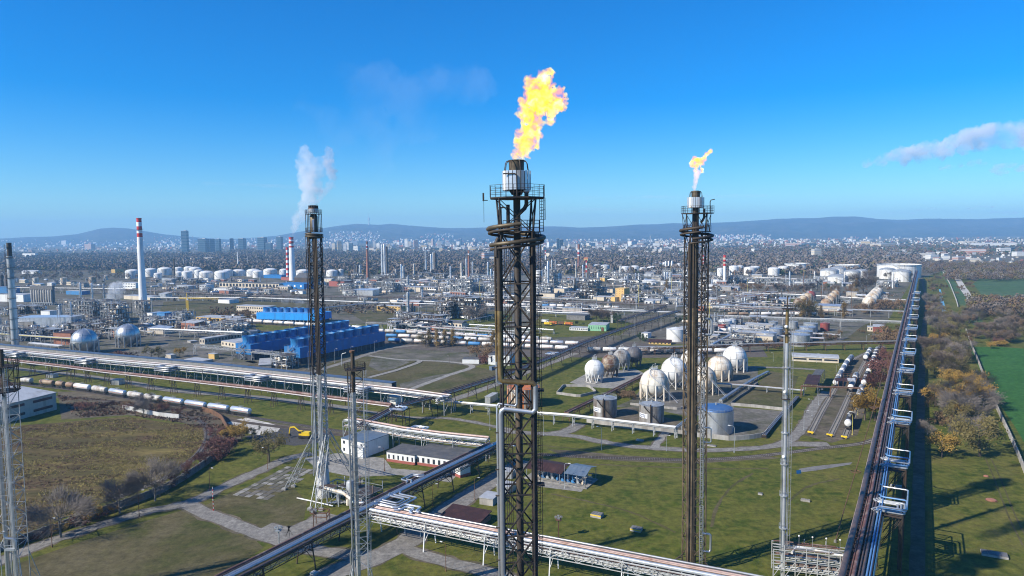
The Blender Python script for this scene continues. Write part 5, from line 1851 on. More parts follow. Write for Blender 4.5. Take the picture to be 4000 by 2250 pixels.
for px_,yb,yt,w_,ds in((3240,1090,1058,68,'white tank with a silver dome, left of three in a cluster'),(3272,1106,1082,74,'low white tank with a grey dome in front of the cluster'),(3328,1100,1062,60,'white tank with a silver dome in front of the wide cream tank'),(3364,1088,1058,48,'white tank with a silver dome right of the cluster'),(3466,1090,1054,58,'white tank with a dome at the left of the widest tank'),(3520,1102,1062,68,'white tank with a blue-grey dome right in front of the widest tank'),(3272,1078,1050,60,'silver-domed tank at the back of the cluster')):
 tank(px_,yb,yt,w_,'white_paint',ds,'dome','galv','domed tanks by the corridor',n=32,rise=.16,auto=False,rings=4)
mark(3510,1060,'the widest tank')
mark(3296,1070,'the domed tank cluster')
mark(3112,1045,'the wide open-topped tank')
tank(2770,1112,1090,20,'grey_tank','small grey tank behind the small-flame flare','cone',None,TG,auto=False)
for px_,yb,yt,w_,mt,ds in((2508,1118,1104,40,'white_paint','pale squat tank behind the tawny poplars'),(2590,1114,1100,20,'white_paint','small pale tank')):
 tank(px_,yb,yt,w_,mt,ds,'cone',None,TG,auto=True)
 # ------------------------------------------------------------------ pipe racks
class Path:
 def __init__(s,pts):
  s.p=[Vector(p)for p in pts]
  s.c=[0.0]
  for a,b in zip(s.p[:-1],s.p[1:]):
   s.c.append(s.c[-1]+(b-a).length)
  s.L=s.c[-1]
 def at(s,d):
  d=max(0,min(s.L,d))
  for i in range(len(s.p)-1):
   if d<=s.c[i+1]or i==len(s.p)-2:
    t=(d-s.c[i])/max(1e-6,s.c[i+1]-s.c[i])
    dr=(s.p[i+1]-s.p[i]).normalized()
    return s.p[i].lerp(s.p[i+1],t),dr,Vector((-dr.y,dr.x,0)).normalized()
 def line(s,off,dz=0.0,step=None,a=0.0,b=None,wob=0.0):
  b=s.L if b is None else b
  ds=[a]+[c for c in s.c if a<c<b]+[b]
  if step:
   ds=sorted(set(ds+list(np.arange(a,b,step))))
  out=[]
  for d in ds:
   q,dr,n=s.at(d)
   out.append(q+n*off+Vector((0,0,dz+(random.uniform(-wob,wob)if wob else 0))))
  return out
def rack(label,pts,z,width,pipes,sp=12,kind='A',mat='galv',truss=None,phrase=None,mk=None,loops=(),name='pipe_rack',bars=False,group=None,world=False,levels=1,cat='pipe rack',deckmat=None,a0=0.0):
 pth=Path(pts if world else[P(x,y,z)for x,y in pts])
 t=thing(name,label,cat,flat(pth.p[0]),0,group)
 if mk:
  mark(*mk,phrase)
  # pipes
 for off,dz,r_,mt in pipes:
  m_=MB()
  m_.tube(pth.line(off,dz+r_),r_,8 if r_<.3 else 12)
  part(t,'pipe',m_,mt,50,world=True)
  # trestles with shared mesh
 hh=z-.25
 w2=width/2
 if kind:
  m_=MB()
  if kind=='A':
   for s in(-1,1):
    m_.beam((0,s*(w2+.7),0),(0,s*w2*.8,hh),.26)
   m_.beam((0,-(w2+.5),hh*.3),(0,w2*.85,hh*.85),.12)
   m_.beam((0,(w2+.5),hh*.3),(0,-w2*.85,hh*.85),.12)
  elif kind=='H':
   for s in(-1,1):
    m_.beam((0,s*w2*.85,0),(0,s*w2*.85,hh),.3)
   m_.beam((0,-w2*.85,hh*.15),(0,w2*.85,hh*.9),.1)
   m_.beam((0,w2*.85,hh*.15),(0,-w2*.85,hh*.9),.1)
  elif kind=='T':
   for s in(-1,1):
    for k in(-1,1):
     m_.beam((k*1.1,s*(w2*.6+.5),0),(k*.35,s*w2*.5,hh),.18)
    m_.beam((-1.1,s*(w2*.6+.5),0),(.6,s*w2*.55,hh*.55),.1)
    m_.beam((1.1,s*(w2*.6+.5),0),(-.6,s*w2*.55,hh*.55),.1)
    m_.beam((-.6,s*w2*.55,hh*.55),(.35,s*w2*.5,hh),.1)
   m_.beam((0,-w2*.6,hh*.45),(0,w2*.6,hh*.9),.1)
   m_.beam((0,w2*.6,hh*.45),(0,-w2*.6,hh*.9),.1)
  elif kind=='P':
   m_.beam((0,0,0),(0,0,hh),.35)
  m_.box((0,0,hh),(.3,width,.34))
  if levels>1:
   m_.box((0,0,hh-2.2),(.25,width,.28))
  me=m_.mesh('trestle',mat)
  n=max(2,int(pth.L/sp)+1)
  for k in range(n):
   q,dr,nn=pth.at(pth.L*k/(n-1))
   o=bpy.data.objects.new('trestle',me)
   COL.objects.link(o)
   o.parent=t
   o.location=flat(q)-t.location
   o.rotation_euler=(0,0,math.atan2(dr.y,dr.x))
   # long girders
 for s in(-1,1):
  m_=MB()
  ln=pth.line(s*w2*.9,-.12)
  for a,b in zip(ln[:-1],ln[1:]):
   m_.beam(a,b,.16,.3)
  part(t,'girder',m_,mat,world=True)
 m_=MB()
 k=0.0
 while k<pth.L:
  q,dr,nn=pth.at(k)
  m_.beam(q-nn*w2,q+nn*w2,.14,.16)
  k+=3.0
 part(t,'cross_beams',m_,mat,world=True,stuff=True)
 if deckmat:
  m_=MB()
  ln,l2=pth.line(-w2,-.02),pth.line(w2,-.02)
  for i in range(len(ln)-1):
   m_.quad(ln[i],ln[i+1],l2[i+1],l2[i])
  part(t,'walk_deck',m_,deckmat,world=True)
 if truss:
  dep,tm=truss[:2]
  up=truss[2]if len(truss)>2 else 0.0
  n=max(2,int(pth.L/(dep*1.5)))
  q_=MB()
  for s in(-1,1):
   for k in range(n):
    A,_,na=pth.at(pth.L*k/n)
    B,_,nb=pth.at(pth.L*(k+1)/n)
    t0=A+na*s*w2+Vector((0,0,up))
    t1=B+nb*s*w2+Vector((0,0,up))
    b0,b1=t0-Vector((0,0,dep)),t1-Vector((0,0,dep))
    prs=[(b0,b1,.16),(t0,t1,.16),(b0,t0,.11)]+([(b0,t1,.12)]if k%2 else[(t0,b1,.12)])
    for p_,q2,w_ in prs:
     if bars:
      bar(t,'truss_bar',p_,q2,w_,tm)
     else:
      q_.beam(p_,q2,w_)
  if not bars:
   part(t,'truss',q_,tm,world=True)
   # expansion loops
 for s0,side,ln_,out,n,r_,mt,dz in loops:
  for i in range(n):
   g_=r_*(2.6 if z>8.5 else 4.4)
   sa,sb=s0-ln_/2+i*g_,s0+ln_/2-i*g_
   if sb-sa<1.5:
    break
   A,dr,nn=pth.at(sa)
   B,dr2,n2=pth.at(sb)
   o0=side*(w2-.5-i*g_*.8)
   o1=side*(w2+out-i*g_)
   zz=Vector((0,0,dz+r_))
   c_=.5
   ptsl=[A+nn*(o0-side*.6)+zz-dr*1.6,A+nn*o0+zz-dr*.3,A+nn*(o0+side*c_)+zz,A+nn*(o1-side*c_)+zz,A+nn*o1+zz+dr*c_,B+n2*o1+zz-dr2*c_,B+n2*(o1-side*c_)+zz,B+n2*(o0+side*c_)+zz,B+n2*o0+zz+dr2*.3,B+n2*(o0-side*.6)+zz+dr2*1.6]
   m_=MB()
   m_.tube(ptsl,r_,10)
   part(t,'loop_pipe',m_,mt,50,world=True)
  fm=MB()
  for ss in(s0-ln_*.45,s0+ln_*.45):
   A,dr,nn=pth.at(ss)
   e=A+nn*side*(w2+out*.85)
   fm.beam(flat(e),e-Vector((0,0,.1)),.24)
   fm.beam(A+nn*side*w2*.5,e,.2,.28)
   fm.beam(flat(A+nn*side*w2)+Vector((0,0,z*.45)),e-Vector((0,0,.2)),.12)
  A,dr,nn=pth.at(s0)
  e1,e2=pth.at(s0-ln_*.45)[0]+nn*side*(w2+out*.85),pth.at(s0+ln_*.45)[0]+nn*side*(w2+out*.85)
  fm.beam(e1,e2,.2,.28)
  part(t,'loop_frame',fm,mat,world=True)
 return t,pth
def spread(n,w,lo,hi,mats,dz=0.0,seed=0):
 rg=random.Random(seed)
 out=[]
 for i in range(n):
  out.append((-w/2+w*(i+.5)/n,dz,rg.uniform(lo,hi),rg.choice(mats)))
 return out
 # left main bundle with the covered conveyor gallery behind it
WM=['alu','galv','galv','dark_pipe','white_pipe','pink_pipe']
t_,p1=rack('wide bundle of white pipes with stacked loops below the covered conveyor',[(-150,1350),(0,1366),(400,1405),(800,1440),(1200,1484),(1560,1524),(1748,1549)],9,7,spread(9,6.4,.14,.33,WM,.15,3)+spread(8,6.4,.14,.3,WM,-2.0,4),13,'H','galv',levels=2,phrase='the white pipe bundle',mk=(800,1450),loops=[(f_,-1,13,5.5,5,.22,'insul',d_)for f_ in(78,152,225,300,372,440)for d_ in(.3,-.75,-1.8)])
mark(300,1405,'the covered conveyor')
gp=Path([P(x,y,11)for x,y in[(-150,1331),(0,1346),(400,1383),(800,1417),(1200,1459),(1540,1496)]])
gt=thing('conveyor_gallery','long covered conveyor gallery with a slate blue roof running along the pipe bundle','conveyor',flat(gp.p[0]))
n=int(gp.L/6)
for k in range(n):
 A,dr,nn=gp.at(gp.L*k/n)
 B,_,nb=gp.at(gp.L*(k+1)/n-.08)
 m_=MB()
 for s in(-1,1):
  a_,b_=A+nn*s*1.9,B+nb*s*1.9
  m_.beam((a_+Vector((0,0,-1.2))),(b_+Vector((0,0,-1.2))),.12+.03*(k%2),2.5)
 part(gt,'side_panel',m_,'gallery_side',world=True)
 m_=MB()
 u_=Vector((0,0,.25+.02*(k%2)))
 m_.beam(A+u_,B+u_,4.5,.2)
 part(gt,'roof_panel',m_,'gallery_roof',world=True)
m_=MB()
for a_,b_ in zip(gp.p[:-1],gp.p[1:]):
 m_.beam(a_-Vector((0,0,2.5)),b_-Vector((0,0,2.5)),3.7,.2)
part(gt,'floor',m_,'conc_dark',world=True)
m_=MB()
for k in range(int(gp.L/18)+1):
 A,dr,nn=gp.at(k*18)
 for s in(-1,1):
  m_.beam(flat(A+nn*s*2.4),A+nn*s*1.6-Vector((0,0,2.5)),.3)
 m_.beam(flat(A-nn*2)+Vector((0,0,2)),A+nn*1.6-Vector((0,0,3)),.15)
part(gt,'trestles',m_,'galv',world=True)
rack('thick brown pipe with slim white ones on tall lattice trestles over the grass',[(-150,1392),(0,1405),(100,1416),(265,1435),(414,1454),(646,1479),(861,1504),(1000,1519),(1232,1549),(1373,1566),(1530,1586)],8,3.6,[(.2,0,.72,'brown_pipe'),(1.4,.1,.2,'white_pipe'),(1.0,.6,.12,'white_pipe'),(-1.3,-.2,.22,'white_pipe'),(-.9,.1,.12,'pink_pipe')],18,'T','steel_dark',phrase='the brown pipe on trestles',mk=(700,1490))
rack('single dark pipe on thin posts joining the brown pipe at the left',[(60,1478),(290,1442)],7.2,.9,[(0,0,.28,'dark_pipe')],16,'P','steel_dark')
rack('slender truss bridge carrying pipes in front of the middle blue cooling tower',[(760,1352),(900,1365),(1150,1391)],6.2,2.4,spread(4,2,.1,.2,['galv','dark_pipe'],0,5),18,'H','galv',truss=(2.2,'galv',1.6),phrase='the truss bridge',mk=(1020,1378))
# V racks at the bottom
DK=['dark_pipe','steel_dark','brown_pipe','galv','dark_pipe','insul']
_,pv=rack('dark pipe bridge with a long silver pipe, rising from the bottom edge',[(780,2318),(905,2252),(1035,2188),(1384,2010),(1480,1962),(1640,1880),(1935,1737)],7.5,5.6,[(2.6,.1,.36,'brown_pipe'),(1.9,.1,.2,'dark_pipe'),(1.2,.2,.16,'galv'),(.5,.1,.3,'silver'),(-.2,.1,.22,'insul'),(-.9,.25,.42,'silver'),(-1.7,.1,.2,'dark_pipe'),(-2.3,.1,.28,'dark_pipe')]+spread(6,5,.1,.2,DK,-1.6,8),15,'A','steel_dark',truss=(1.7,'steel_dark'),levels=2,phrase='the dark pipe bridge',mk=(1250,2080),loops=[(64,-1,9,6.5,3,.3,'silver',.5),(82,1,6,2.5,2,.26,'silver',.5),(150,-1,9,6,3,.3,'silver',.5)],bars=False)
rack('bright white pipe bridge with a pale lattice truss along the bottom edge',[(1462,1990),(1700,2036),(1965,2088),(2320,2155),(2668,2222),(2850,2256),(3080,2300)],8,5.2,[(-1.8,.15,.48,'alu_bright'),(-.7,.1,.18,'brown_pipe'),(-.2,.1,.14,'rusty'),(.4,.15,.26,'pink_pipe'),(1.1,.15,.28,'pink_pipe'),(1.7,.1,.2,'brown_pipe'),(2.3,.3,.27,'insul')]+spread(8,4.6,.08,.18,['brown_pipe','galv','insul','blue_pipe','galv'],-1.3,9)+spread(7,4.6,.08,.16,['white_pipe','galv','dark_pipe'],-2.2,10),17,'A','white_paint',truss=(2.5,'white_pipe'),bars=True,phrase='the white pipe bridge',mk=(2200,2140),loops=[(118,1,5,2.0,2,.26,'silver',.5),(10,1,6,2.6,2,.34,'alu_bright',.5)])
rack('pink pipe bridge with a two-level truss above the long white house',[(1352,1640),(1489,1664),(1571,1679),(1720,1699),(1905,1718)],8,4.4,[(1.3,.15,.5,'pink_pipe'),(.1,.1,.2,'insul'),(-.7,.1,.26,'white_pipe'),(-1.6,.1,.2,'galv'),(1.9,.4,.14,'white_pipe')]+spread(6,4,.1,.2,['white_pipe','galv','pink_pipe','insul'],-2.2,12),13,'H','galv',truss=(2.4,'galv'),levels=2,phrase='the pink pipe bridge',mk=(1620,1690),loops=[(38,1,7,3.5,2,.28,'alu_bright',.4)])
rack('dark conveyor-like pipe bridge from the pink pipe bridge to the rail yard',[(1410,1664),(1551,1590),(1725,1542),(1957,1470),(2140,1400),(2277,1340),(2414,1290),(2560,1244),(2650,1214)],8,5,[(-1.9,.1,.3,'silver'),(-1.1,.1,.22,'insul'),(-.3,.1,.3,'dark_pipe'),(.5,.1,.2,'brown_pipe'),(1.2,.15,.34,'dark_pipe'),(2.0,.1,.24,'brown_pipe')],18,'A','steel_dark',truss=(2.6,'steel_dark',.9),phrase='the dark conveyor bridge',mk=(1950,1470),loops=[(30,-1,8,4.5,3,.26,'alu_bright',.5),(196,1,8,4,3,.24,'alu_bright',.5)])
rack('second dark pipe bridge branching off behind the green shed',[(2420,1252),(2520,1222),(2600,1196)],7,3.4,spread(4,3,.15,.3,DK,0,14),18,'A','steel_dark',truss=(2.2,'steel_dark',.9))
# right of the tallest flare
rack('white pipes on low posts along the dike wall in front of the weathered tanks',[(1775,1572),(1957,1588),(2000,1606),(2224,1623),(2420,1646),(2640,1671)],4.6,2.6,[(.9,.1,.26,'white_pipe'),(.3,.1,.2,'alu_bright'),(-.3,.1,.16,'pink_pipe'),(-.9,.1,.24,'white_pipe')],9,'H','galv',phrase='the low white pipes',mk=(2300,1640))
rack('brown pipe bundle on a low truss between the weathered tanks and the small sphere',[(2212,1612),(2377,1534),(2497,1474),(2560,1440)],4,2.6,spread(6,2.3,.12,.24,['brown_pipe','dark_pipe','rusty'],0,15),11,'A','rusty',truss=(1.2,'rusty'))
rack('low grey pipe run between the white spheres and the loading shed',[(2790,1496),(2900,1503),(3010,1512),(3140,1524)],3,2.4,spread(6,2.2,.1,.2,['insul','galv','brown_pipe','alu'],0,16),9,'H','galv')
rack('low blue-grey pipe run crossing the sphere yard',[(2815,1562),(2880,1518),(2945,1478),(3000,1450)],1.6,1.8,spread(5,1.6,.1,.18,['galv','insul'],0,17),9,'H','galv')
rack('low dark pipe run on the lawn beside the slender vent mast',[(2985,1700),(3010,1668),(3060,1610),(3116,1548)],1.4,1.8,spread(5,1.6,.12,.2,['dark_pipe','galv','silver'],0,18),8,'H','steel_dark')
rack('short silver pipe pair joining the dike corner to the low white pipes',[(2640,1672),(2695,1630)],4.2,1.4,[(-.4,.1,.2,'silver'),(.4,.1,.2,'alu_bright')],9,'H','galv')
# right corridor rack
_,pr=rack('long corridor rack with a thick dark pipe and bright blue-white loops beside the tree line',[(3300,2380),(3335,2270),(3402,1960),(3450,1700),(3490,1490),(3515,1365),(3535,1270),(3552,1190),(3572,1100),(3582,1058)],15,6,[(2.9,.1,.2,'pink_pipe'),(2.2,.3,.66,'dark_pipe'),(.9,.2,.2,'brown_pipe'),(.2,.2,.42,'brown_pipe'),(-.7,.1,.2,'dark_pipe'),(-1.4,.1,.3,'dark_pipe'),(-2.2,.1,.24,'blue_pipe'),(-2.8,.5,.18,'blue_pipe')]+spread(8,6.6,.22,.42,DK,-2.4,20)+spread(8,6.6,.22,.42,DK,-4.8,43)+spread(7,6,.15,.3,DK,-6.8,44),14,'T','steel_dark',truss=(1.4,'steel_dark'),levels=2,phrase='the corridor rack',mk=(3440,1800),loops=[q for s0 in(62,102,158,212,268,326,386,446,520,600,690,780)for q in((s0,-1,14+s0%3,5.6,1,.22,'alu',2.2),(s0-2,-1,8,5.0,3,.3,'galv',.2),(s0-2,-1,8.6,5.4,1,.22,'blue_pipe',1.2),(s0-1,-1,7,4.6,2,.26,'dark_pipe',-1.4))])
# railed upper frames above the loops
mark(3560,1400,'the shaded corridor')
BR=['brown_pipe','rusty','pink_pipe','galv','dark_pipe']
rack('brown pipe rack crossing behind the long low white building',[(2480,1356),(2700,1352),(3000,1341),(3260,1337),(3517,1332)],6,3.6,spread(7,3.2,.12,.28,BR,0,21)+spread(4,3.2,.1,.2,BR,-1.6,22),14,'H','rusty',truss=(1.5,'rusty'),levels=2,phrase='the brown rack',mk=(3250,1338))
rack('white pipe bridge on white posts over the silver tanks',[(2640,1229),(2800,1234),(3000,1241),(3200,1247),(3522,1258)],6.5,1.4,[(0,.1,.5,'white_pipe'),(.6,-.6,.16,'galv')],24,'H','white_paint',truss=(1.2,'galv'),phrase='the white overhead pipe',mk=(3100,1244))
WH=['white_pipe','insul','alu','galv','pink_pipe','alu_bright']
rack('long rack of pale pipes crossing in front of the far spheres',[(2640,1196),(2820,1193),(3000,1200),(3250,1207),(3546,1217)],7,3.4,spread(6,3,.2,.42,WH,0,23),16,'H','galv',levels=2)
rack('long dark conveyor truss crossing the middle of the works',[(60,1121),(480,1131),(994,1156),(1400,1160),(1620,1163),(2000,1172),(2300,1181),(2600,1192)],7.5,4.2,spread(6,3.6,.2,.4,DK,0,24),20,'H','steel_dark',truss=(3,'steel_dark',1.5),phrase='the long conveyor truss',mk=(1500,1162))
rack('long rack of bright white pipes across the middle of the works',[(560,1162),(1000,1163),(1414,1180),(1830,1192),(2180,1202),(2430,1214),(2640,1220)],5,3.0,spread(5,2.6,.2,.45,['white_pipe','alu_bright','white_pipe'],0,25),18,'H','galv')
for lb,pts,z,w,n,mats,k in(('pipe rack with pale pipes left of the lone striped chimney',[(60,1124),(300,1126),(520,1128)],9,4,5,WH,26),('pipe rack on braced trestles behind the small grey office',[(592,1284),(760,1291),(950,1299)],7,4.5,7,WH,27),('pale pipe rack behind the white tank rows',[(1560,1100),(1700,1094),(1900,1088)],6,3,4,WH,28),('rack of pale pipes behind the yellow tower block',[(2400,1094),(2600,1099),(2760,1106)],8,4,5,WH,29),('pipe rack behind the bare trees right of the small-flame flare',[(2880,1082),(3040,1086),(3200,1094)],8,4,5,WH,30),('rack of pipes beside the far cream spheres',[(2900,1144),(3100,1150),(3380,1166),(3540,1172)],6,3,4,WH,31),('low pipe rack behind the sunlit cooling tower',[(1240,1205),(1420,1186),(1520,1180)],5,3,4,WH,32),('pipe bridge above the row of orange trucks',[(2060,1215),(2200,1222),(2420,1228)],5,2.5,4,WH,33),('rack of grey pipes in front of the dark process block',[(1430,1262),(1600,1266),(1750,1262)],6,3.5,6,DK,34),('pale rack across the yard beside the silver tanks',[(2860,1281),(2960,1287),(3010,1300)],6,2.5,3,WH,35),('grey sloping pipe run behind the rust red tank box',[(2780,1346),(2870,1300),(2935,1262)],4,3,5,['galv','alu'],36),('rack of brown pipes over the red rail wagons',[(2840,1196),(2960,1205),(3060,1209)],6,4,5,BR,37),('pipe bridge left of the yellow tower block',[(1990,1155),(2180,1165),(2330,1172)],9,3,4,DK,38),('pale pipe rack at the foot of the tall grey columns',[(1380,1092),(1560,1090),(1700,1104)],7,4,5,WH,39)):
 rack(lb,pts,z,w,spread(n,w*.85,.18,.4,mats,0,k),15,'H','galv' if mats is not BR else 'rusty',truss=(1.5,'galv')if k%2 else None)
 # rack running along the corridor's far end and the low dark racks by the dry field
rack('rack of yellow-tinged pipes among the process units on the far left',[(-60,1300),(120,1312),(330,1326)],6,4,spread(6,3.4,.15,.35,['yellow_pipe','insul','galv','dark_pipe'],0,40),12,'H','galv')
rack('white-roofed pipe rack just behind the covered conveyor',[(120,1340),(240,1352)],6,5,spread(6,4.6,.2,.36,['insul','white_pipe'],0,41),10,'H','galv')
# small manifold tower at the bottom right, at the foot of the vent mast
mf=thing('pipe_manifold','busy white pipe manifold with railed walkways at the foot of the slender vent mast','pipe manifold',P(3180,2260))
mark(3180,2180,'the white manifold')
o0,e0=P(3020,2255),P(3325,2290)
ux=(e0-o0).normalized()
uy=Vector((-ux.y,ux.x,0))
Lm=(e0-o0).length
for lv,(za,m_)in enumerate(((2.2,'white_pipe'),(4.6,'galv'),(7.4,'white_pipe'))):
 for k in range(4):
  bar(mf,'beam',o0+uy*(k*1.7)+Vector((0,0,za)),e0+uy*(k*1.7)+Vector((0,0,za)),.16,m_)
 for k in range(5):
  pipe(mf,[o0+uy*(k*1.1+.3)+ux*random.uniform(0,3)+Vector((0,0,za+.3)),o0+uy*(k*1.1+.3)+ux*(Lm-random.uniform(0,4))+Vector((0,0,za+.3)),o0+uy*(k*1.1+.3)+ux*(Lm-random.uniform(0,.3))+Vector((0,0,za-1.2))],random.uniform(.09,.26),random.choice(['white_pipe','insul','pink_pipe','brown_pipe','alu_bright']),'pipe',8)
for k in range(8):
 for s in(0,5.1):
  b_=o0+ux*(Lm*k/7)+uy*s
  bar(mf,'post',b_,b_+Vector((0,0,7.5+(1.2 if k%2 else 0))),.18,'white_pipe')
 if k<7:
  b_=o0+ux*(Lm*k/7)
  b2=o0+ux*(Lm*(k+1)/7)
  bar(mf,'brace',b_+Vector((0,0,.3)),b2+Vector((0,0,4.6)),.11,'white_pipe')
  for zz in(8,8.6):
   bar(mf,'handrail',b_+Vector((0,0,zz)),b2+Vector((0,0,zz)),.06,'galv')
for k in range(5):
 b_=o0+ux*(3+k*3.2)+uy*2
 bar(mf,'lamp_stick',b_+Vector((0,0,7.4)),b_+Vector((0,0,10.6)),.07,'galv')
 q=MB()
 q.sphere(b_-mf.location+Vector((0,0,10.7)),.24,10,6)
 part(mf,'lamp_globe',q,'white_paint',60)
pipe(mf,[P(3093,2160,7.5),P(3110,2138,7.5),P(3125,2138,7.6),P(3290,2170,7.6),P(3312,2172,7.8),P(3318,2150,9),P(3322,2135,9.4)],.3,'white_paint','header_pipe')
# ------------------------------------------------------------------ near buildings
building((1334,1768),(1425,1788),14,1712,'render_white','roof_blue',label='white two-storey switch house with a slate roof behind the unlit grey flare',win=(2,4,0,.3),rtype='flat')
mark(1380,1745,'the white switch house')
building((1418,1792),(1452,1776),5,1752,'render_white','roof_light',label='small white annex against the switch house',cat='shed',win=(1,2,0,.3))
building((1511,1802),(1620,1818),11,1765,'render_white','roof_grey',label='left half of the long white house with a red plinth, small square windows',win=(1,6,0,.3),plinth='plinth_red')
building((1603,1812),(1790,1840),15,1774,'render_white','roof_grey',label='right half of the long white house, tall windows and entrance steps',win=(1,9,0,.4),plinth='plinth_red',wh=1.8,door=[(.12,1.2,2.4)])
mark(1650,1790,'the long white house')
building((1798,1868),(1838,1856),6,1830,'render_white','roof_light',label='small white block with a red plinth under the pipe loops',cat='shed',plinth='plinth_red')
building((1873,1970),(1925,1978),6,1944,'conc','roof_light',label='grey concrete kiosk in the grass under the tallest flare',cat='kiosk')
building((1712,2042),(1862,2072),9,2024,'brick','roof_red_shaded',label='low brick shed with a dark red roof in the shade of the white pipe bridge',rtype='shed',cat='shed')  # shade on this roof is in its colour, not cast by the bridge
mark(1810,2010,'the dark red shed')
building((1940,1920),(1990,1930),5,1895,'alu','roof_light',label='grey container cabin left of the pump shelter',cat='cabin')
building((1962,1868),(2000,1872),4,1842,'galv','roof_light',label='small grey cabin by the tallest flare',cat='cabin')
building((1806,1420),(1871,1421),8,1403,'render_white','roof_grey',label='low white shed left of the white block',cat='shed')
building((1907,1424),(1990,1428),14,1386,'render_white','roof_grey',label='plain white block with one tall window beside the tallest flare',win=(1,3,0,.18),wh=4)
mark(1940,1405,'the plain white block')
building((1921,1448),(1948,1444),3,1434,'roof_blue','roof_blue',label='blue-grey container on the gravel',cat='container')
building((1915,1577),(1945,1560),3,1552,'alu','roof_light',label='pale trailer-like cabin near the low white pipes',cat='cabin')
building((1513,1578),(1550,1582),6,1550,'render_white','roof_light',label='white equipment cabin under the white pipe bundle',cat='cabin')
building((0,1660),(222,1600),28,1588,'render_beige','roof_light',label='grey corrugated warehouse with a pale roof at the left edge',rtype='shed',cat='warehouse',rh=2.5,win=(2,2,1,.7),wh=1.3)
mark(120,1590,'the left warehouse')
building((-120,1600),(60,1560),16,1540,'render_beige','rusty',label='warehouse with a brown pitched roof behind the left one',rtype='gable',cat='warehouse')
building((431,1504),(465,1505),5,1486,'alu','roof_blue',label='small blue-grey kiosk under the brown pipe',cat='kiosk')
building((178,1475),(206,1477),4,1463,'alu','roof_blue',label='pale kiosk by the gravel road at the left',cat='kiosk')
building((3095,1410),(3276,1419),13,1392,'render_cream','roof_light',label='long low white building with one ribbon window, right of the vent mast',rtype='barrel',rh=1.2,win=(1,3,0,.85),wh=1.1,cat='hall')
mark(3185,1395,'the long low white building')
building((1060,1438),(1062,1412),8,1424,'render_beige','roof_light',label='pale pump hut in the yard under the truss bridge',cat='hut')
building((1018,1420),(1058,1430),8,1408,'render_cream','roof_light',label='cream flat-roofed hut under the truss bridge',win=(1,3,0,.3),cat='hut')
building((955,1412),(1010,1424),5,1414,'conc','conc',label='low concrete basin block by the truss bridge',cat='basin')
building((645,1398),(668,1402),4,1384,'render_beige','roof_light',label='pale cube hut beside the covered conveyor',cat='hut')
building((720,1412),(790,1420),9,1404,'render_beige','roof_light',label='low flat shed beside the covered conveyor',cat='shed')
building((815,1402),(838,1404),4,1382,'render_yellow','roof_light',label='ochre hut under the pipe bridge supports',cat='hut')
building((780,1344),(800,1346),58,1322,'render_beige','roof_light',label='long grey workshop with a strip of windows, seen end-on',win=(1,2,1,.4),cat='workshop')
building((865,1352),(930,1362),20,1332,'render_cream','roof_light',label='cream pilastered hall left of the middle blue cooling tower',win=(1,5,0,.35),cat='hall')
building((732,1338),(745,1340),6,1332,'conc','roof_light',label='tiny concrete gatehouse on the yard edge',cat='hut')
building((765,1245),(820,1252),14,1234,'render_yellow','roof_light',label='yellow single-storey block in the waste ground',win=(1,4,0,.5),win_=None)if False else None
building((765,1250),(910,1258),20,1238,'render_yellow','roof_light',label='long yellow and grey workshop left of the back blue cooling tower',win=(1,9,0,.5),cat='workshop')
building((925,1222),(1045,1228),14,1194,'render_cream','roof_light',label='two-storey pale office block behind the back blue cooling tower',win=(2,14,0,.5),cat='office')
mark(985,1208,'the pale office block')
building((905,1236),(940,1238),10,1228,'render_white','roof_light',label='low white hut among brown bushes',cat='hut')
building((980,1245),(1003,1247),10,1230,'render_white','roof_light',label='low white hut touching the back blue cooling tower',cat='hut',win=(1,3,0,.4))
building((950,1262),(986,1262),8,1254,'render_white','roof_light',label='white flat canopy hut by the tank wagons',cat='hut')
building((852,1184),(896,1186),16,1170,'render_white','roof_light',label='white shed on the grass below the bright pipe rack',cat='shed')
building((780,1134),(806,1134),24,1114,'render_white','roof_light',label='white cube building with two rows of dots for windows',win=(2,4,0,.45),cat='office')
building((857,1122),(1090,1128),22,1104,'render_cream','roof_grey',label='long pale boiler hall with roof vents left of the steaming chimney',win=(1,18,0,.6),wh=5,cat='hall')
building((835,1138),(945,1140),14,1126,'render_white','roof_light',label='long white wall-like store in front of the boiler hall',cat='store')
building((1092,1126),(1188,1130),26,1106,'blue_clad','blue_clad',label='dark blue boiler house at the foot of the steaming chimney',win=(1,4,0,.25),wh=3,winmat='sign_white',cat='boiler house')
mark(1140,1118,'the blue boiler house')
building((1030,1086),(1100,1088),20,1074,'blue_clad','blue_clad',label='blue clad shed beside the steaming chimney',cat='shed')
building((1098,1094),(1140,1096),16,1082,'plinth_red','roof_red_shaded',label='dark red steelwork house at the foot of the striped chimneys',cat='shed')
building((1150,1112),(1215,1114),30,1084,'steel_dark','roof_grey',label='sloping dark coal bunker right of the steaming chimney',rtype='gable',rh=8,cat='bunker')
building((1285,1118),(1345,1120),24,1098,'plinth_red','roof_grey',label='red and blue block behind the smoking flare',cat='block')
building((1381,1154),(1456,1156),18,1133,'alu_bright','alu_bright',label='large pale corrugated shed right of the smoking flare',rtype='shed',rh=1,cat='shed')
mark(1420,1144,'the pale corrugated shed')
building((1398,1168),(1440,1169),8,1160,'render_white','roof_light',label='low white hut in front of the pale corrugated shed',cat='hut')
building((1602,1130),(1695,1134),14,1120,'render_cream','roof_light',label='long cream hall with a row of dark bays',win=(1,11,0,.5),wh=4,cat='hall')
building((1536,1118),(1600,1120),16,1108,'render_white','roof_light',label='white flat hall beside the process columns',cat='hall')
building((1472,1212),(1565,1216),12,1194,'render_yellow','roof_light',label='ochre two-storey house behind bare trees right of the smoking flare',win=(2,8,0,.4),cat='house')
mark(1515,1205,'the ochre house')
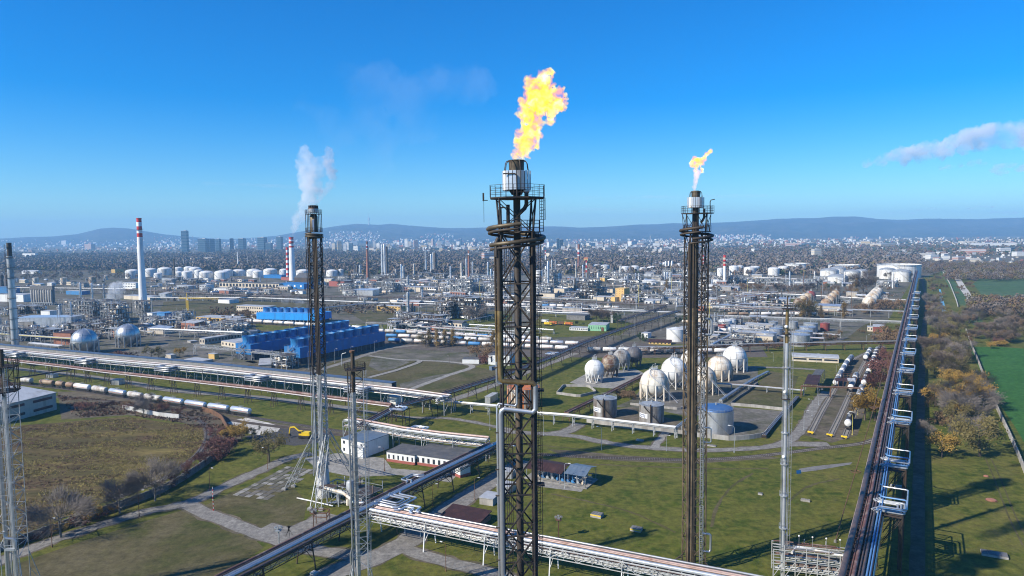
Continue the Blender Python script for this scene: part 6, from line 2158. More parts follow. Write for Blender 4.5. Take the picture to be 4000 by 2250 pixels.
building((2404,1176),(2438,1178),14,1126,'render_yellow','render_yellow',label='tall yellow tower block with a maroon stripe',win=(6,3,0,.16),winmat='plinth_red',cat='tower block')
mark(2422,1150,'the yellow tower block')
building((2386,1176),(2402,1178),10,1160,'render_yellow','render_yellow',label='small yellow annex beside the yellow tower block',cat='annex')
building((2298,1292),(2368,1294),20,1269,'render_green','roof_light',label='mint green shed with a pale roof behind the rail yard',win=(1,8,0,.2),door=[(.8,2.6,3.4,'rusty')],cat='shed')
mark(2330,1282,'the mint green shed')
building((2224,1290),(2296,1293),9,1279,'render_white','roof_light',label='long white hut with dark windows left of the mint green shed',win=(1,10,0,.55),cat='hut')
building((2386,1262),(2394,1262),4,1232,'conc_light','conc_light',label='slim concrete tower behind the mint green shed',cat='tower')
building((2213,1248),(2285,1252),14,1230,'conc_dark','roof_grey',label='grey open-sided shed behind the orange trucks',cat='shed')
building((2504,1320),(2530,1322),8,1301,'render_white','roof_light',label='small white hut left of the white cone-roofed tank',cat='hut')
building((2534,1344),(2620,1347),9,1336,'render_yellow','roof_red_shaded',label='ochre shed with a brick red roof below the white cone-roofed tank',rtype='gable',win=(1,6,0,.4),cat='shed')
building((2163,1150),(2204,1152),14,1127,'render_cream','roof_light',label='cream block with one dark seam left of the banded brick chimney',cat='block')
building((2508,1106),(2545,1108),18,1097,'render_white','alu_bright',label='white shed with a shining pitched roof',rtype='gable',rh=3,cat='shed')
building((2342,1098),(2362,1099),12,1084,'render_yellow','roof_light',label='small yellow house among the columns',cat='house')
building((2280,1030),(2296,1030),14,1010,'render_yellow','orange',label='orange tower house with a pitched roof behind the columns',rtype='gable',rh=3,cat='house')
building((2204,1022),(2258,1022),20,1008,'render_yellow','roof_light',label='long orange-yellow hall at the foot of the banded brick chimney',cat='hall')
building((2133,1010),(2146,1011),20,988,'render_cream','roof_light',label='cream cube block with a blue flank in the distance',cat='block')
building((3388,1294),(3410,1295),8,1277,'render_cream','roof_light',label='cream front of the garden shed pair by the brown thicket',win=(1,2,0,.4),cat='shed')
building((3410,1296),(3452,1298),9,1276,'red_tank','roof_light',label='dull red shed joined to the cream one',rtype='shed',cat='shed')
mark(3420,1286,'the red shed')
building((3085,1030),(3130,1030),12,1016,'render_cream','roof_blue',label='cream hall with a blue roof edge behind the wide tank',win=(1,6,0,.4),cat='hall')
building((2808,1030),(2866,1030),12,1014,'city_white','roof_blue',label='glazed white office slab left of the right striped chimney',win=(2,12,0,.7),cat='office')
building((65,1284),(280,1282),22,1242,'alu','alu_bright',label='long windowless pale blue hall in the left process area',cat='hall')
mark(170,1262,'the long pale hall')
building((64,1286),(130,1284),6,1258,'render_beige','roof_light',label='beige louvred house in front of the long pale hall',cat='house')
building((0,1178),(92,1180),20,1150,'render_white','roof_light',label='white warehouse left of the dark silo block',cat='warehouse')
building((-60,1146),(40,1146),20,1122,'wagon_blue','roof_blue',label='blue clad warehouse by the ribbed steel stack',cat='warehouse')
building((258,1150),(320,1152),14,1136,'wagon_blue','roof_light',label='dark blue hall right of the dark silo block',cat='hall')
building((160,1236),(195,1237),10,1215,'render_white','roof_light',label='white block left of the shining column',cat='block')
building((210,1345),(278,1348),14,1300,'brick','roof_red_shaded',label='dark brick kiln house left of the silver spheres',cat='house')
building((484,1168),(586,1174),16,1154,'render_cream','roof_light',label='long cream hall at the foot of the lone striped chimney',cat='hall')
building((480,1124),(530,1126),18,1104,'render_white','roof_light',label='pale multi-window block left of the lone striped chimney',win=(2,8,0,.5),cat='block')
building((575,1250),(598,1252),14,1222,'render_white','alu',label='white cube with a silver flank in the small process plant',cat='block')
building((645,1266),(690,1260),12,1224,'wagon_blue','wagon_blue',label='blue boiler block beside the small process plant',cat='block')
building((634,1128),(690,1130),12,1122,'render_cream','roof_light',label='low cream store behind the lone striped chimney',cat='store')
building((690,1126),(735,1130),14,1114,'galv','roof_light',label='grey corrugated shed left of the white cube building',cat='shed')
building((740,1020),(770,1020),20,1008,'render_cream','roof_light',label='cream depot among the trees behind the white tanks',cat='depot')
building((780,1018),(838,1018),20,1006,'render_beige','roof_light',label='long beige depot among the trees behind the white tanks',cat='depot')
building((435,1066),(450,1066),30,1052,'render_yellow','roof_grey',label='ochre-fronted dark house behind the left chimney',cat='house')
building((88,1004),(138,1004),16,990,'render_white','roof_light',label='white slab alone in the dark riverside wood',cat='block')
building((85,1070),(145,1070),14,1060,'render_white','roof_light',label='pale hall at the edge of the riverside wood',rtype='gable',cat='hall')
# pump shelter
ps=thing('pump_shelter','open pump shelter with a brown roof and a blue-grey end canopy on the lawn','shelter',P(2210,1890))
mark(2210,1860,'the pump shelter')
A,B,Cn=P(2060,1868),P(2288,1908),P(2322,1872)
ex=(B-A).normalized()
ey=Vector((-ex.y,ex.x,0))
Ls=(B-A).length
q=MB()
q.prism([A-ex-ey*.8,B+ex*.6-ey*.8,B+ex*.6+ey*10,A-ex+ey*10],.0,.35)
part(ps,'floor_slab',q,'slab',world=True)
for s0,s1,mt,dz,rr in((-.02,.68,'roof_red_shaded',0,1.4),(.66,1.02,'roof_blue',.5,1.6)):
 a_,b_=A+ex*Ls*s0,A+ex*Ls*s1
 for k in range(int((b_-a_).length/1.6)):
  p0,p1_=a_+ex*k*1.6,a_+ex*(k*1.6+1.55)
  q=MB()
  z0,z1_,z2_=4.0+dz,4.0+dz+rr,4.0+dz+.3
  f0,f1=p0-ey*.9,p1_-ey*.9
  m0,m1_=p0+ey*4.6,p1_+ey*4.6
  r0,r1_=p0+ey*10,p1_+ey*10
  for(u0,u1,za,v0,v1,zb)in((f0,f1,z0,m0,m1_,z1_),(m0,m1_,z1_,r0,r1_,z2_)):
   vs=[(*u0.xy,za),(*u1.xy,za),(*v1.xy,zb),(*v0.xy,zb)]
   q.add(vs+[(x,y,z-.1)for x,y,z in vs],[(0,1,2,3),(7,6,5,4),(0,4,5,1),(1,5,6,2),(2,6,7,3),(3,7,4,0)])
  part(ps,'roof_sheet',q,mt,world=True)
for k in range(8):
 for s in(-.5,9.4):
  b_=A+ex*Ls*k/7+ey*s
  bar(ps,'post',b_+Vector((0,0,.3)),b_+Vector((0,0,4.0+(.5 if k>4 else 0))),.22,'galv')
rg=random.Random(4)
for k in range(11):
 b_=A+ex*(Ls*(k+.6)/11.6)+ey*2.2
 mt=rg.choice(['wagon_blue','wagon_blue','cream_paint','galv'])
 q=MB()
 q.tube([b_+Vector((0,0,.9)),b_+ey*1.6+Vector((0,0,.9))],.42,12)
 q.tube([b_-ey*.3+Vector((0,0,.9)),b_+Vector((0,0,.9))],.55,12)
 q.box((*(b_+ey*.7).xy,.5),(1.0,2.2,.3))
 q.tube([b_+Vector((0,0,1.2)),b_+Vector((0,0,2.8)),b_+ey*2+Vector((0,0,3.0))],.14,8)
 part(ps,'pump',q,mt,40,world=True)
for k in range(3):
 z_=1.2+.9*k
 pipe(ps,[A+ey*(5+k)+Vector((0,0,z_)),B+ey*(5+k)+Vector((0,0,z_))],.16,['insul','white_pipe','galv'][k],'pipe')
 # loading shed on the spur tracks
ls=thing('loading_shed','tank loading shed with a dark red roof straddling the spur tracks','shed',P(3180,1520))
mark(3180,1480,'the loading shed')
for a_,b_,c_,z_,mt in((P(3140,1500,6),P(3195,1504,6),P(3208,1466,6),6,'roof_red_shaded'),(P(3172,1466,6),P(3208,1467,6),P(3222,1446,6),6.3,'roof_grey')):
 d_=c_-b_
 for k in range(5):
  q=MB()
  p0,p1_=a_+(b_-a_)*k/5,a_+(b_-a_)*(k+.97)/5
  q.prism([p0,p1_,p1_+d_,p0+d_],z_-.15,z_+.1+.05*(k%2))
  part(ls,'roof_sheet',q,mt,world=True)
 for u_ in(0,1):
  for v_ in(0,.5,1):
   e=a_+(b_-a_)*u_+d_*v_
   bar(ls,'post',flat(e),(e.x,e.y,z_),.22,'galv')
gan=thing('loading_gantry','brown steel gantry with drooping canopies over the spur tracks','gantry',P(3290,1512))
for(xa,ya),(xb,yb)in(((3258,1518),(3345,1512)),((3262,1500),(3340,1494))):
 a_,b_=P(xa,ya,0),P(xb,yb,0)
 for k in range(6):
  e=a_.lerp(b_,k/5)
  bar(gan,'post',e,e+Vector((0,0,5.6)),.24,'rusty')
 bar(gan,'beam',a_+Vector((0,0,5.6)),b_+Vector((0,0,5.6)),.3,'rusty')
 bar(gan,'handrail',a_+Vector((0,0,6.7)),b_+Vector((0,0,6.7)),.08,'rusty')
for k in range(5):
 a_=P(3264+16*k,1490,6.2)
 q=MB()
 q.add([tuple(a_),tuple(a_+Vector((1.7,-.6,.3))),tuple(a_+Vector((3.4,4.2,1.0))),tuple(a_+Vector((1.7,4.8,.7)))],[(0,1,2,3)])
 q.add([tuple(a_+Vector((0,0,.1))),tuple(a_+Vector((1.7,-.6,.4))),tuple(a_+Vector((3.4,4.2,1.1))),tuple(a_+Vector((1.7,4.8,.8)))],[(3,2,1,0)])
 part(gan,'canopy_sheet',q,'roof_red_shaded' if k<3 else 'roof_light',world=True)
rack('brown pipe pair crossing the spur tracks at the loading gantry',[(3130,1508),(3360,1516)],5.8,1.6,[(-.4,.1,.2,'brown_pipe'),(.4,.1,.16,'rusty')],12,'H','rusty')
# dike walls and concrete walls
def wall(label,pts,h,w=.35,mat='conc',name='dike_wall',cat='wall',panel=3.0,z=0.0,post=None):
 pw=Path([flat(P(*p))for p in pts])
 t=thing(name,label,cat,pw.p[0])
 n=max(1,min(290,int(pw.L/panel)))
 for k in range(n):
  A,_,_n=pw.at(pw.L*k/n)
  B,_,_n=pw.at(pw.L*(k+1)/n-.04)
  hh=h+(.03 if k%2 else 0)
  m_=MB()
  m_.beam(A+Vector((0,0,hh/2)),B+Vector((0,0,hh/2)),w,hh)
  part(t,'wall_panel',m_,mat,world=True)
  if post:
   bar(t,'post',A,A+Vector((0,0,h+.2)),post,mat)
 return t
wall('low concrete dike wall behind the low white pipes',[(2292,1650),(2440,1672),(2640,1694),(2700,1700)],1.8)
wall('concrete dike wall curving round the blue-roofed tank',[(2700,1705),(2770,1712),(2855,1722),(2920,1717),(2984,1708),(2998,1690)],2.0)
wall('concrete dike wall behind the blue-roofed tank yard',[(2855,1584),(2950,1592),(3060,1604)],1.5)
wall('low kerb wall round the tan lawn beside the spheres',[(2852,1582),(2885,1556),(2925,1530),(2960,1500)],1.2,mat='conc_dark')
wall('concrete ledge under the front white sphere',[(2462,1582),(2560,1592),(2655,1602),(2680,1590)],1.2)
wall('old concrete sump walls in front of the small sphere',[(2175,1540),(2262,1552),(2330,1536),(2300,1512),(2200,1510),(2175,1540)],1.4,mat='conc')
wall('broken pale fence panels across the top of the dry field',[(480,1598),(520,1606),(570,1616),(620,1628),(700,1636)],2.2,mat='conc_light',panel=1.5,name='panel_fence',cat='fence')
wall('dark concrete wall between the dry field and the road',[(-200,2205),(0,2155),(120,2112),(240,2068),(420,2004),(560,1955),(640,1922),(720,1876),(800,1822),(868,1770)],2.6,mat='conc_dark',panel=2.5,name='boundary_wall',cat='wall',post=.45)
mark(300,2050,'the dark boundary wall')
wall('rusty fence along the loop track above the dry field',[(790,1606),(830,1618),(866,1640),(888,1680)],2.4,mat='rusty',panel=1.6,name='panel_fence',cat='fence')
wall('pale concrete fence along the far edge of the parkland',[(3773,1292),(3795,1355),(3822,1420),(3850,1495),(3876,1560),(3908,1632),(3940,1700),(3975,1780),(4010,1870),(4060,1990)],2.4,mat='conc',panel=3.2,name='panel_fence',cat='fence',post=.4)
mark(3880,1560,'the pale concrete fence')
wall('far pale fence at the top of the parkland',[(3676,1052),(3710,1110),(3735,1175),(3742,1200)],2.5,mat='conc_light',panel=9,name='panel_fence',cat='fence')
# excavator
ek=thing('excavator','yellow wheeled excavator parked on the dark gravel','excavator',P(1190,1712),R(172))
mark(1190,1700,'the yellow excavator')
q=MB()
q.box((0,0,1.0),(5.0,2.4,.6))
part(ek,'chassis',q,'steel_dark')
for x in(-1.7,1.7):
 for y in(-1.1,1.1):
  q=MB()
  q.tube([(x,y-.25,.6),(x,y+.25,.6)],.62,16)
  part(ek,'wheel',q,'tyre',40)
q=MB()
q.box((-.9,0,2.2),(3.4,2.6,1.5)).box((-2.4,0,2.1),(.8,2.5,1.1))
part(ek,'body',q,'yellow')
q=MB()
q.box((1.4,.65,2.55),(1.5,1.1,2.0))
cb=part(ek,'cab',q,'yellow')
q=MB()
q.box((1.45,.65,2.9),(1.56,1.16,1.0))
o=bpy.data.objects.new('window',q.mesh('window','glass_dark'))
COL.objects.link(o)
o.parent=cb
for nm,a_,b_,w_ in(('boom',(1.6,-.3,2.4),(4.6,-.3,4.9),.5),('boom',(4.6,-.3,4.9),(6.6,-.3,4.6),.42),('stick',(6.6,-.3,4.7),(7.2,-.3,1.9),.36),('cylinder',(1.9,-.3,2.2),(4.2,-.3,4.2),.16)):
 q=MB()
 q.beam(a_,b_,w_,w_*1.2)
 part(ek,nm,q,'yellow' if nm!='cylinder' else 'galv')
q=MB()
q.add([(7.0,-.9,1.9),(7.0,.3,1.9),(7.6,.3,1.4),(7.6,-.9,1.4),(6.4,.3,.7),(6.4,-.9,.7),(7.3,.3,.6),(7.3,-.9,.6)],[(0,1,2,3),(1,0,5,4),(4,5,7,6),(1,4,6,2),(0,3,7,5)])
part(ek,'bucket',q,'steel_dark')
# lawn covers, pits and other small things
def pit(px,py,w,d,h,label,rim='yellow',top='conc_dark'):
 p=P(px,py)
 t=thing('pit_cover',label,'pit cover',p,R(-28))
 q=MB()
 q.box((0,0,h/2),(w,d,h))
 part(t,'kerb',q,'conc')
 for s in(-1,1):
  q=MB()
  q.box((0,s*d/2,h-.2),(w+.06,.08,.3))
  part(t,'edge_stripe',q,rim)
 for k in range(4):
  q=MB()
  q.box((-w/2+w*(k+.5)/4,0,h+.06+.03*(k%2)),(w/4-.08,d-.2,.12))
  part(t,'lid_slab',q,top)
pit(2332,2018,3.4,2.6,1.0,'larger concrete pit cover with yellow edges on the lawn')
pit(2486,2072,3.2,2.4,.8,'smaller concrete pit cover with yellow edges nearer the white pipe bridge')
pit(3146,1958,2.8,1.2,.6,'flat grey slab lying in the right lawn','conc','slab')
pit(2970,1932,1.4,1.2,.5,'small stone block on the lawn right of the small-flame flare','conc','conc_dark')
pit(2500,1722,3.2,1.6,.5,'low concrete slab on the grass below the right weathered tank','conc','conc')
pit(2775,1742,4.5,1.6,.4,'low concrete grating in the grass below the blue-roofed tank','conc','conc_dark')
pit(1228,2243,1.8,1.6,.5,'small pale concrete block on the grass at the bottom edge','conc','conc_light')
pit(3884,2170,6.0,3.2,.6,'grey slab platform on the shaded lawn at the lower right','conc','conc_dark')
pit(3500,1902,3.6,2.2,.4,'concrete footing under the corridor rack','conc','conc')
for i,(px_,py_,s_,lb)in enumerate(((3872,1955,1.5,'bigger red cover lying on the right-hand grass'),(3852,1862,.8,'small red marker box on the right-hand grass'))):
 t=thing('cover',lb,'cover',P(px_,py_),.5)
 q=MB()
 q.lathe([(s_,0),(s_,.35),(s_*.7,.5),(.05,.55)],10)
 part(t,'lid',q,'brick')
 q=MB()
 q.lathe([(s_*1.2,0),(s_*1.2,.12)],10)
 part(t,'base',q,'rusty')
 # buffer stops
for i,(x_,y_)in enumerate(((3166,1698),(3240,1708),(3297,1716))):
 p=P(x_,y_)
 t=thing('buffer_stop',['left','middle','right'][i]+' yellow buffer stop at the end of the spur tracks','buffer stop',p,math.atan2(P(*[SPA,SPB,SPC][i][1]).y-p.y,P(*[SPA,SPB,SPC][i][1]).x-p.x),'buffer stops')
 for s in(-.75,.75):
  q=MB()
  q.beam((1.8,s,.3),(0,s,1.3),.2).beam((0,s,0),(0,s,1.3),.2)
  part(t,'frame',q,'steel_dark')
 q=MB()
 q.box((0,0,1.2),(.35,2.4,.6))
 part(t,'beam',q,'yellow')
 q=MB()
 q.beam((-.1,-.9,.5),(-.1,.9,1.6),.25)
 part(t,'cross_arm',q,'yellow')
 # trucks and vehicles on the depot yard
for i,(x_,y_,mt,lb)in enumerate(((2160,1268,'orange','orange tipper truck, leftmost on the depot yard'),(2196,1270,'rusty','brown loader between the orange trucks'),(2222,1272,'orange','orange tipper truck, rightmost on the depot yard'),(2140,1272,'yellow','yellow box trailer in front of the trucks'),(2128,1262,'white_paint','white van box at the left of the trucks'))):
 t=thing('truck',lb,'truck',P(x_,y_),R(-20),'trucks on the depot yard')
 q=MB()
 q.box((-.8,0,2.4),(5.4,2.5,2.0))
 part(t,'bed',q,mt)
 q=MB()
 q.box((3.2,0,2.2),(1.8,2.4,2.3))
 c_=part(t,'cab',q,mt if mt!='rusty' else 'yellow')
 q=MB()
 q.box((3.4,0,2.7),(1.6,2.46,.8))
 o=bpy.data.objects.new('window',q.mesh('window','glass_dark'))
 COL.objects.link(o)
 o.parent=c_
 for x in(-2.6,-1.3,3.0):
  q=MB()
  for y in(-1.1,1.1):
   q.tube([(x,y-.2,.55),(x,y+.2,.55)],.55,12)
  part(t,'wheel_pair',q,'tyre',40)
 q=MB()
 q.box((.3,0,1.1),(7.4,1.4,.4))
 part(t,'chassis',q,'steel_dark')
 # tower crane
tc=thing('tower_crane','yellow tower crane with its jib level, left of the office block','crane',P(733,1226))
mark(740,1190,'the yellow crane')
b_=tc.location.copy()
hc=zat(b_,1166)
for i in range(4):
 c_=b_+Vector((.9*(1 if i in(0,3)else-1),.9*(1 if i<2 else-1),0))
 bar(tc,'leg',c_,c_+Vector((0,0,hc)),.28,'yellow')
for k in range(14):
 z0,z1_=hc*k/14,hc*(k+1)/14
 for s in(-1,1):
  bar(tc,'brace',b_+Vector((-.9,.9*s,z0)),b_+Vector((.9,.9*s,z1_)),.16,'yellow')
jd=Vector((.96,-.28,0))
for a_,l_ in(((-14),44),):
 for dz,sd in((0,-.7),(0,.7),(1.4,0)):
  s=Vector((-jd.y,jd.x,0))*sd
  bar(tc,'jib_chord',b_+jd*-12+s+Vector((0,0,hc+dz)),b_+jd*44+s+Vector((0,0,hc+dz)),.24,'yellow')
 for k in range(20):
  bar(tc,'jib_brace',b_+jd*(-12+k*2.8)+Vector((0,0,hc)),b_+jd*(-10.6+k*2.8)+Vector((0,0,hc+1.4)),.15,'yellow')
q=MB()
q.box((-11.5*jd.x,-11.5*jd.y,hc-.8),(2.5,2,2))
part(tc,'counterweight',q,'conc')
q=MB()
q.box((1.2,-1,hc-.8),(1.6,1.6,2))
part(tc,'cab',q,'white_paint')
bar(tc,'tower_peak',b_+Vector((0,0,hc)),b_+Vector((0,0,hc+6)),.5,'yellow')
bar(tc,'tie',b_+Vector((0,0,hc+6)),b_+jd*30+Vector((0,0,hc+1.4)),.1,'steel_dark')
bar(tc,'tie',b_+Vector((0,0,hc+6)),b_+jd*-11+Vector((0,0,hc)),.1,'steel_dark')
q=MB()
q.box((0,0,.6),(4,4,1.2))
part(tc,'footing',q,'conc')
# rusty guy rope with ring spreaders on the right lawn
gr=thing('guy_rope','rusty guy rope with two spreader rings slanting over the right lawn','guy rope',P(3262,2120))
pts=[P(3262,2120),P(3300,1980,3.5),P(3342,1842,8),P(3414,1592,18),P(3462,1405,24),P(3470,1385,25)]
pipe(gr,pts,.13,'rusty','rope',6)
for c_ in(pts[2],pts[3]):
 ring=MB()
 ring.tube([c_+Vector((1.5*math.cos(a),1.5*math.sin(a),0))for a in[2*math.pi*i/20 for i in range(20)]],.12,6,closed=True)
 ring.beam(c_-Vector((1.5,0,0)),c_+Vector((1.5,0,0)),.08)
 ring.beam(c_-Vector((0,1.5,0)),c_+Vector((0,1.5,0)),.08)
 part(gr,'spreader_ring',ring,'rusty',60,world=True)
pl=P(3470,1420)
bar(gr,'mast',flat(pts[-1]),pts[-1]+Vector((0,0,.5)),.3,'rusty')
bar(gr,'anchor',pts[0]-Vector((0,0,.3)),pts[0]+Vector((0,0,.8)),.5,'conc')
# ------------------------------------------------------------------ process plant pieces
def column(px,yb,ytop,wpx,mat,desc=None,plats=5,auto=True,pipe_side=1,group='process columns of the works'):
 c=P(px,yb)
 m_=mpp(c)
 r_=wpx/2*m_
 h=zat(c,ytop)
 words={'alu':'grey steel','alu_bright':'bright silver','silver':'shining','galv':'dull grey','steel_dark':'dark','white_paint':'white','brick':'brick red','rusty':'rusty','wagon_blue':'blue','soot_pipe':'sooty brown','red_tank':'red','orange':'orange','cream_paint':'cream'}
 ratio=h/(2*r_)
 kind='column' if ratio>6 else 'vessel'
 slim='slim ' if ratio>12 else('stout ' if ratio<5 else '')
 t=thing('process_column' if kind=='column' else 'process_vessel',desc or f'{slim}{words.get(mat, "grey")} process {kind}',kind,c,0,group,auto=True if(auto and not desc)else None)
 q=MB()
 q.lathe([(r_*1.15,0),(r_*1.15,h*.03),(r_,h*.05),(r_,h*.55),(r_*.92,h*.57),(r_*.92,h-r_*.8),(r_*.7,h-r_*.25),(.05,h)],14)
 part(t,'shell',q,mat,35)
 q=MB()
 for k in range(plats):
  z=h*(.2+.76*(k+.5)/plats)
  a0=(k*2.1)%6.28
  pts=[(r_*1.02*math.cos(a0+i*.5),r_*1.02*math.sin(a0+i*.5))for i in range(7)]+[((r_+1.1)*math.cos(a0+i*.5),(r_+1.1)*math.sin(a0+i*.5))for i in range(6,-1,-1)]
  q.prism(pts,z,z+.12)
  for i in range(6):
   e0=Vector(((r_+1.1)*math.cos(a0+i*.5),(r_+1.1)*math.sin(a0+i*.5),z))
   e1=Vector(((r_+1.1)*math.cos(a0+i*.5+.5),(r_+1.1)*math.sin(a0+i*.5+.5),z))
   q.beam(e0+Vector((0,0,1.1)),e1+Vector((0,0,1.1)),.08)
   q.beam(e0,e0+Vector((0,0,1.1)),.07)
 q.beam((0,-(r_+.4),0),(0,-(r_+.4),h*.95),.4,.12)
 part(t,'platforms',q,'galv')
 q=MB()
 x=pipe_side*(r_+.5)
 pr_=max(.14,r_*.14)
 q.tube([(0,0,h-.2),(0,0,h+r_*.7),(x*.6,.2,h+r_*.9),(x,.3,h+r_*.4),(x,.3,h*.08)],pr_,7)
 q.tube([(-x*.8,-.3,h*.7),(-x*1.05,-.4,h*.66),(-x*1.05,-.4,h*.06)],pr_*.7,6)
 part(t,'overhead_pipe',q,random.choice(['insul','alu','galv']),40)
 return t
def drum_h(p,L_,r_,rz,mat,desc,auto=True,group='horizontal drums'):
 t=thing('horizontal_drum',desc,'drum',p,rz,group,auto=auto or None)
 z=r_+1.4
 b=MB()
 lt=MB()
 lt.lathe([(.05,-L_/2),(r_*.6,-L_/2+r_*.15),(r_,-L_/2+r_*.5),(r_,L_/2-r_*.5),(r_*.6,L_/2-r_*.15),(.05,L_/2)],14)
 b.add([(zz,y,z+x)for x,y,zz in lt.v],[tuple(reversed(f))for f in lt.f])
 part(t,'shell',b,mat,35)
 q=MB()
 for s in(-1,1):
  q.box((s*L_*.28,0,z/2-r_*.3),(.5,r_*1.5,z-r_*.6))
 part(t,'saddle',q,'conc')
 q=MB()
 q.tube([(0,0,z+r_),(0,0,z+r_+1.2),(L_*.3,0,z+r_+1.4)],.14,6)
 part(t,'nozzle_pipe',q,'galv')
 return t
def structure_frame(p,nx,ny,lv,sx,sy,sz,rz,seed,mat,desc,auto=True,dense=True,pipes=True,group='open steel process structures'):
 """open steel structure: posts, beams, decks, vessels and pipe runs inside"""
 rg=random.Random(seed)
 t=thing('process_structure',desc,'process structure',p,rz,group,auto=auto or None)
 q=MB()
 X0,Y0=-nx*sx/2,-ny*sy/2
 for i in range(nx+1):
  for j in range(ny+1):
   hh=lv*sz*(1 if rg.random()<.7 else .8)
   q.beam((X0+i*sx,Y0+j*sy,0),(X0+i*sx,Y0+j*sy,hh),.34)
 part(t,'posts',q,mat,stuff=True)
 q=MB()
 for k in range(1,lv+1):
  z=k*sz
  for i in range(nx+1):
   q.beam((X0+i*sx,Y0,z),(X0+i*sx,-Y0,z),.26)
  for j in range(ny+1):
   q.beam((X0,Y0+j*sy,z),(-X0,Y0+j*sy,z),.26)
  for i in range(nx):
   if rg.random()<.5:
    q.beam((X0+i*sx,Y0,z-sz),(X0+(i+1)*sx,Y0,z),.16)
  for zz in(1.1,):
   q.beam((X0,Y0,z+zz),(-X0,Y0,z+zz),.08)
   q.beam((X0,-Y0,z+zz),(-X0,-Y0,z+zz),.08)
 part(t,'beams',q,mat)
 q=MB()
 for k in range(1,lv+1):
  z=k*sz
  for i in range(nx):
   for j in range(ny):
    if rg.random()<.6:
     q.box((X0+(i+.5)*sx,Y0+(j+.5)*sy,z+.1),(sx,sy,.1))
 part(t,'decks',q,'galv' if mat!='galv' else 'steel_dark',stuff=True)
 if dense:
  for m_ in('alu','insul','cream_paint','galv'):
   q=MB()
   for k in range(lv):
    for i in range(nx):
     for j in range(ny):
      if rg.random()<.32:
       c=Vector((X0+(i+rg.uniform(.3,.7))*sx,Y0+(j+rg.uniform(.3,.7))*sy,k*sz+.2))
       r_=min(sx,sy)*rg.uniform(.1,.28)
       if rg.random()<.5:
        q.lathe([(r_,0),(r_,sz*.6),(r_*.6,sz*.75),(.05,sz*.78)],9,c)
       else:
        q.tube([c+Vector((-sx*.4,0,sz*.35)),c+Vector((sx*.4,0,sz*.35))],r_*.8,9)
   if q.v:
    part(t,'vessels',q,m_,40,stuff=True)
 if pipes:
  for m_ in('white_pipe','galv','brown_pipe'):
   q=MB()
   for k in range(nx*lv):
    x=X0+rg.uniform(0,nx*sx)
    y=Y0+rg.uniform(-.6,ny*sy+.6)
    z=rg.randrange(1,lv+1)*sz-rg.uniform(.3,1.2)
    x2=max(X0,min(-X0,x+rg.choice([-1,1])*rg.uniform(sx,3*sx)))
    q.tube([(x,y,rg.uniform(.3,z)),(x,y,z),(x2,y,z),(x2,y,z+rg.uniform(-.5,1)*sz)],rg.uniform(.1,.24),6)
   part(t,'pipes',q,m_,40)
 return t
RZ=-math.pi/6
FRW={'galv':'grey','steel_dark':'dark','rusty':'rusty','white_pipe':'white'}
def frame_at(px,py,nx,ny,lv,mat,seed,sx=5,sy=5,sz=4.5,desc=None,dense=True):
 hw={1:'low',2:'two-level',3:'three-level'}.get(lv,'tall')
 return structure_frame(P(px,py),nx,ny,lv,sx,sy,sz,RZ,seed,mat,desc or f'{hw} {FRW[mat]} open steel structure',desc is None,dense)
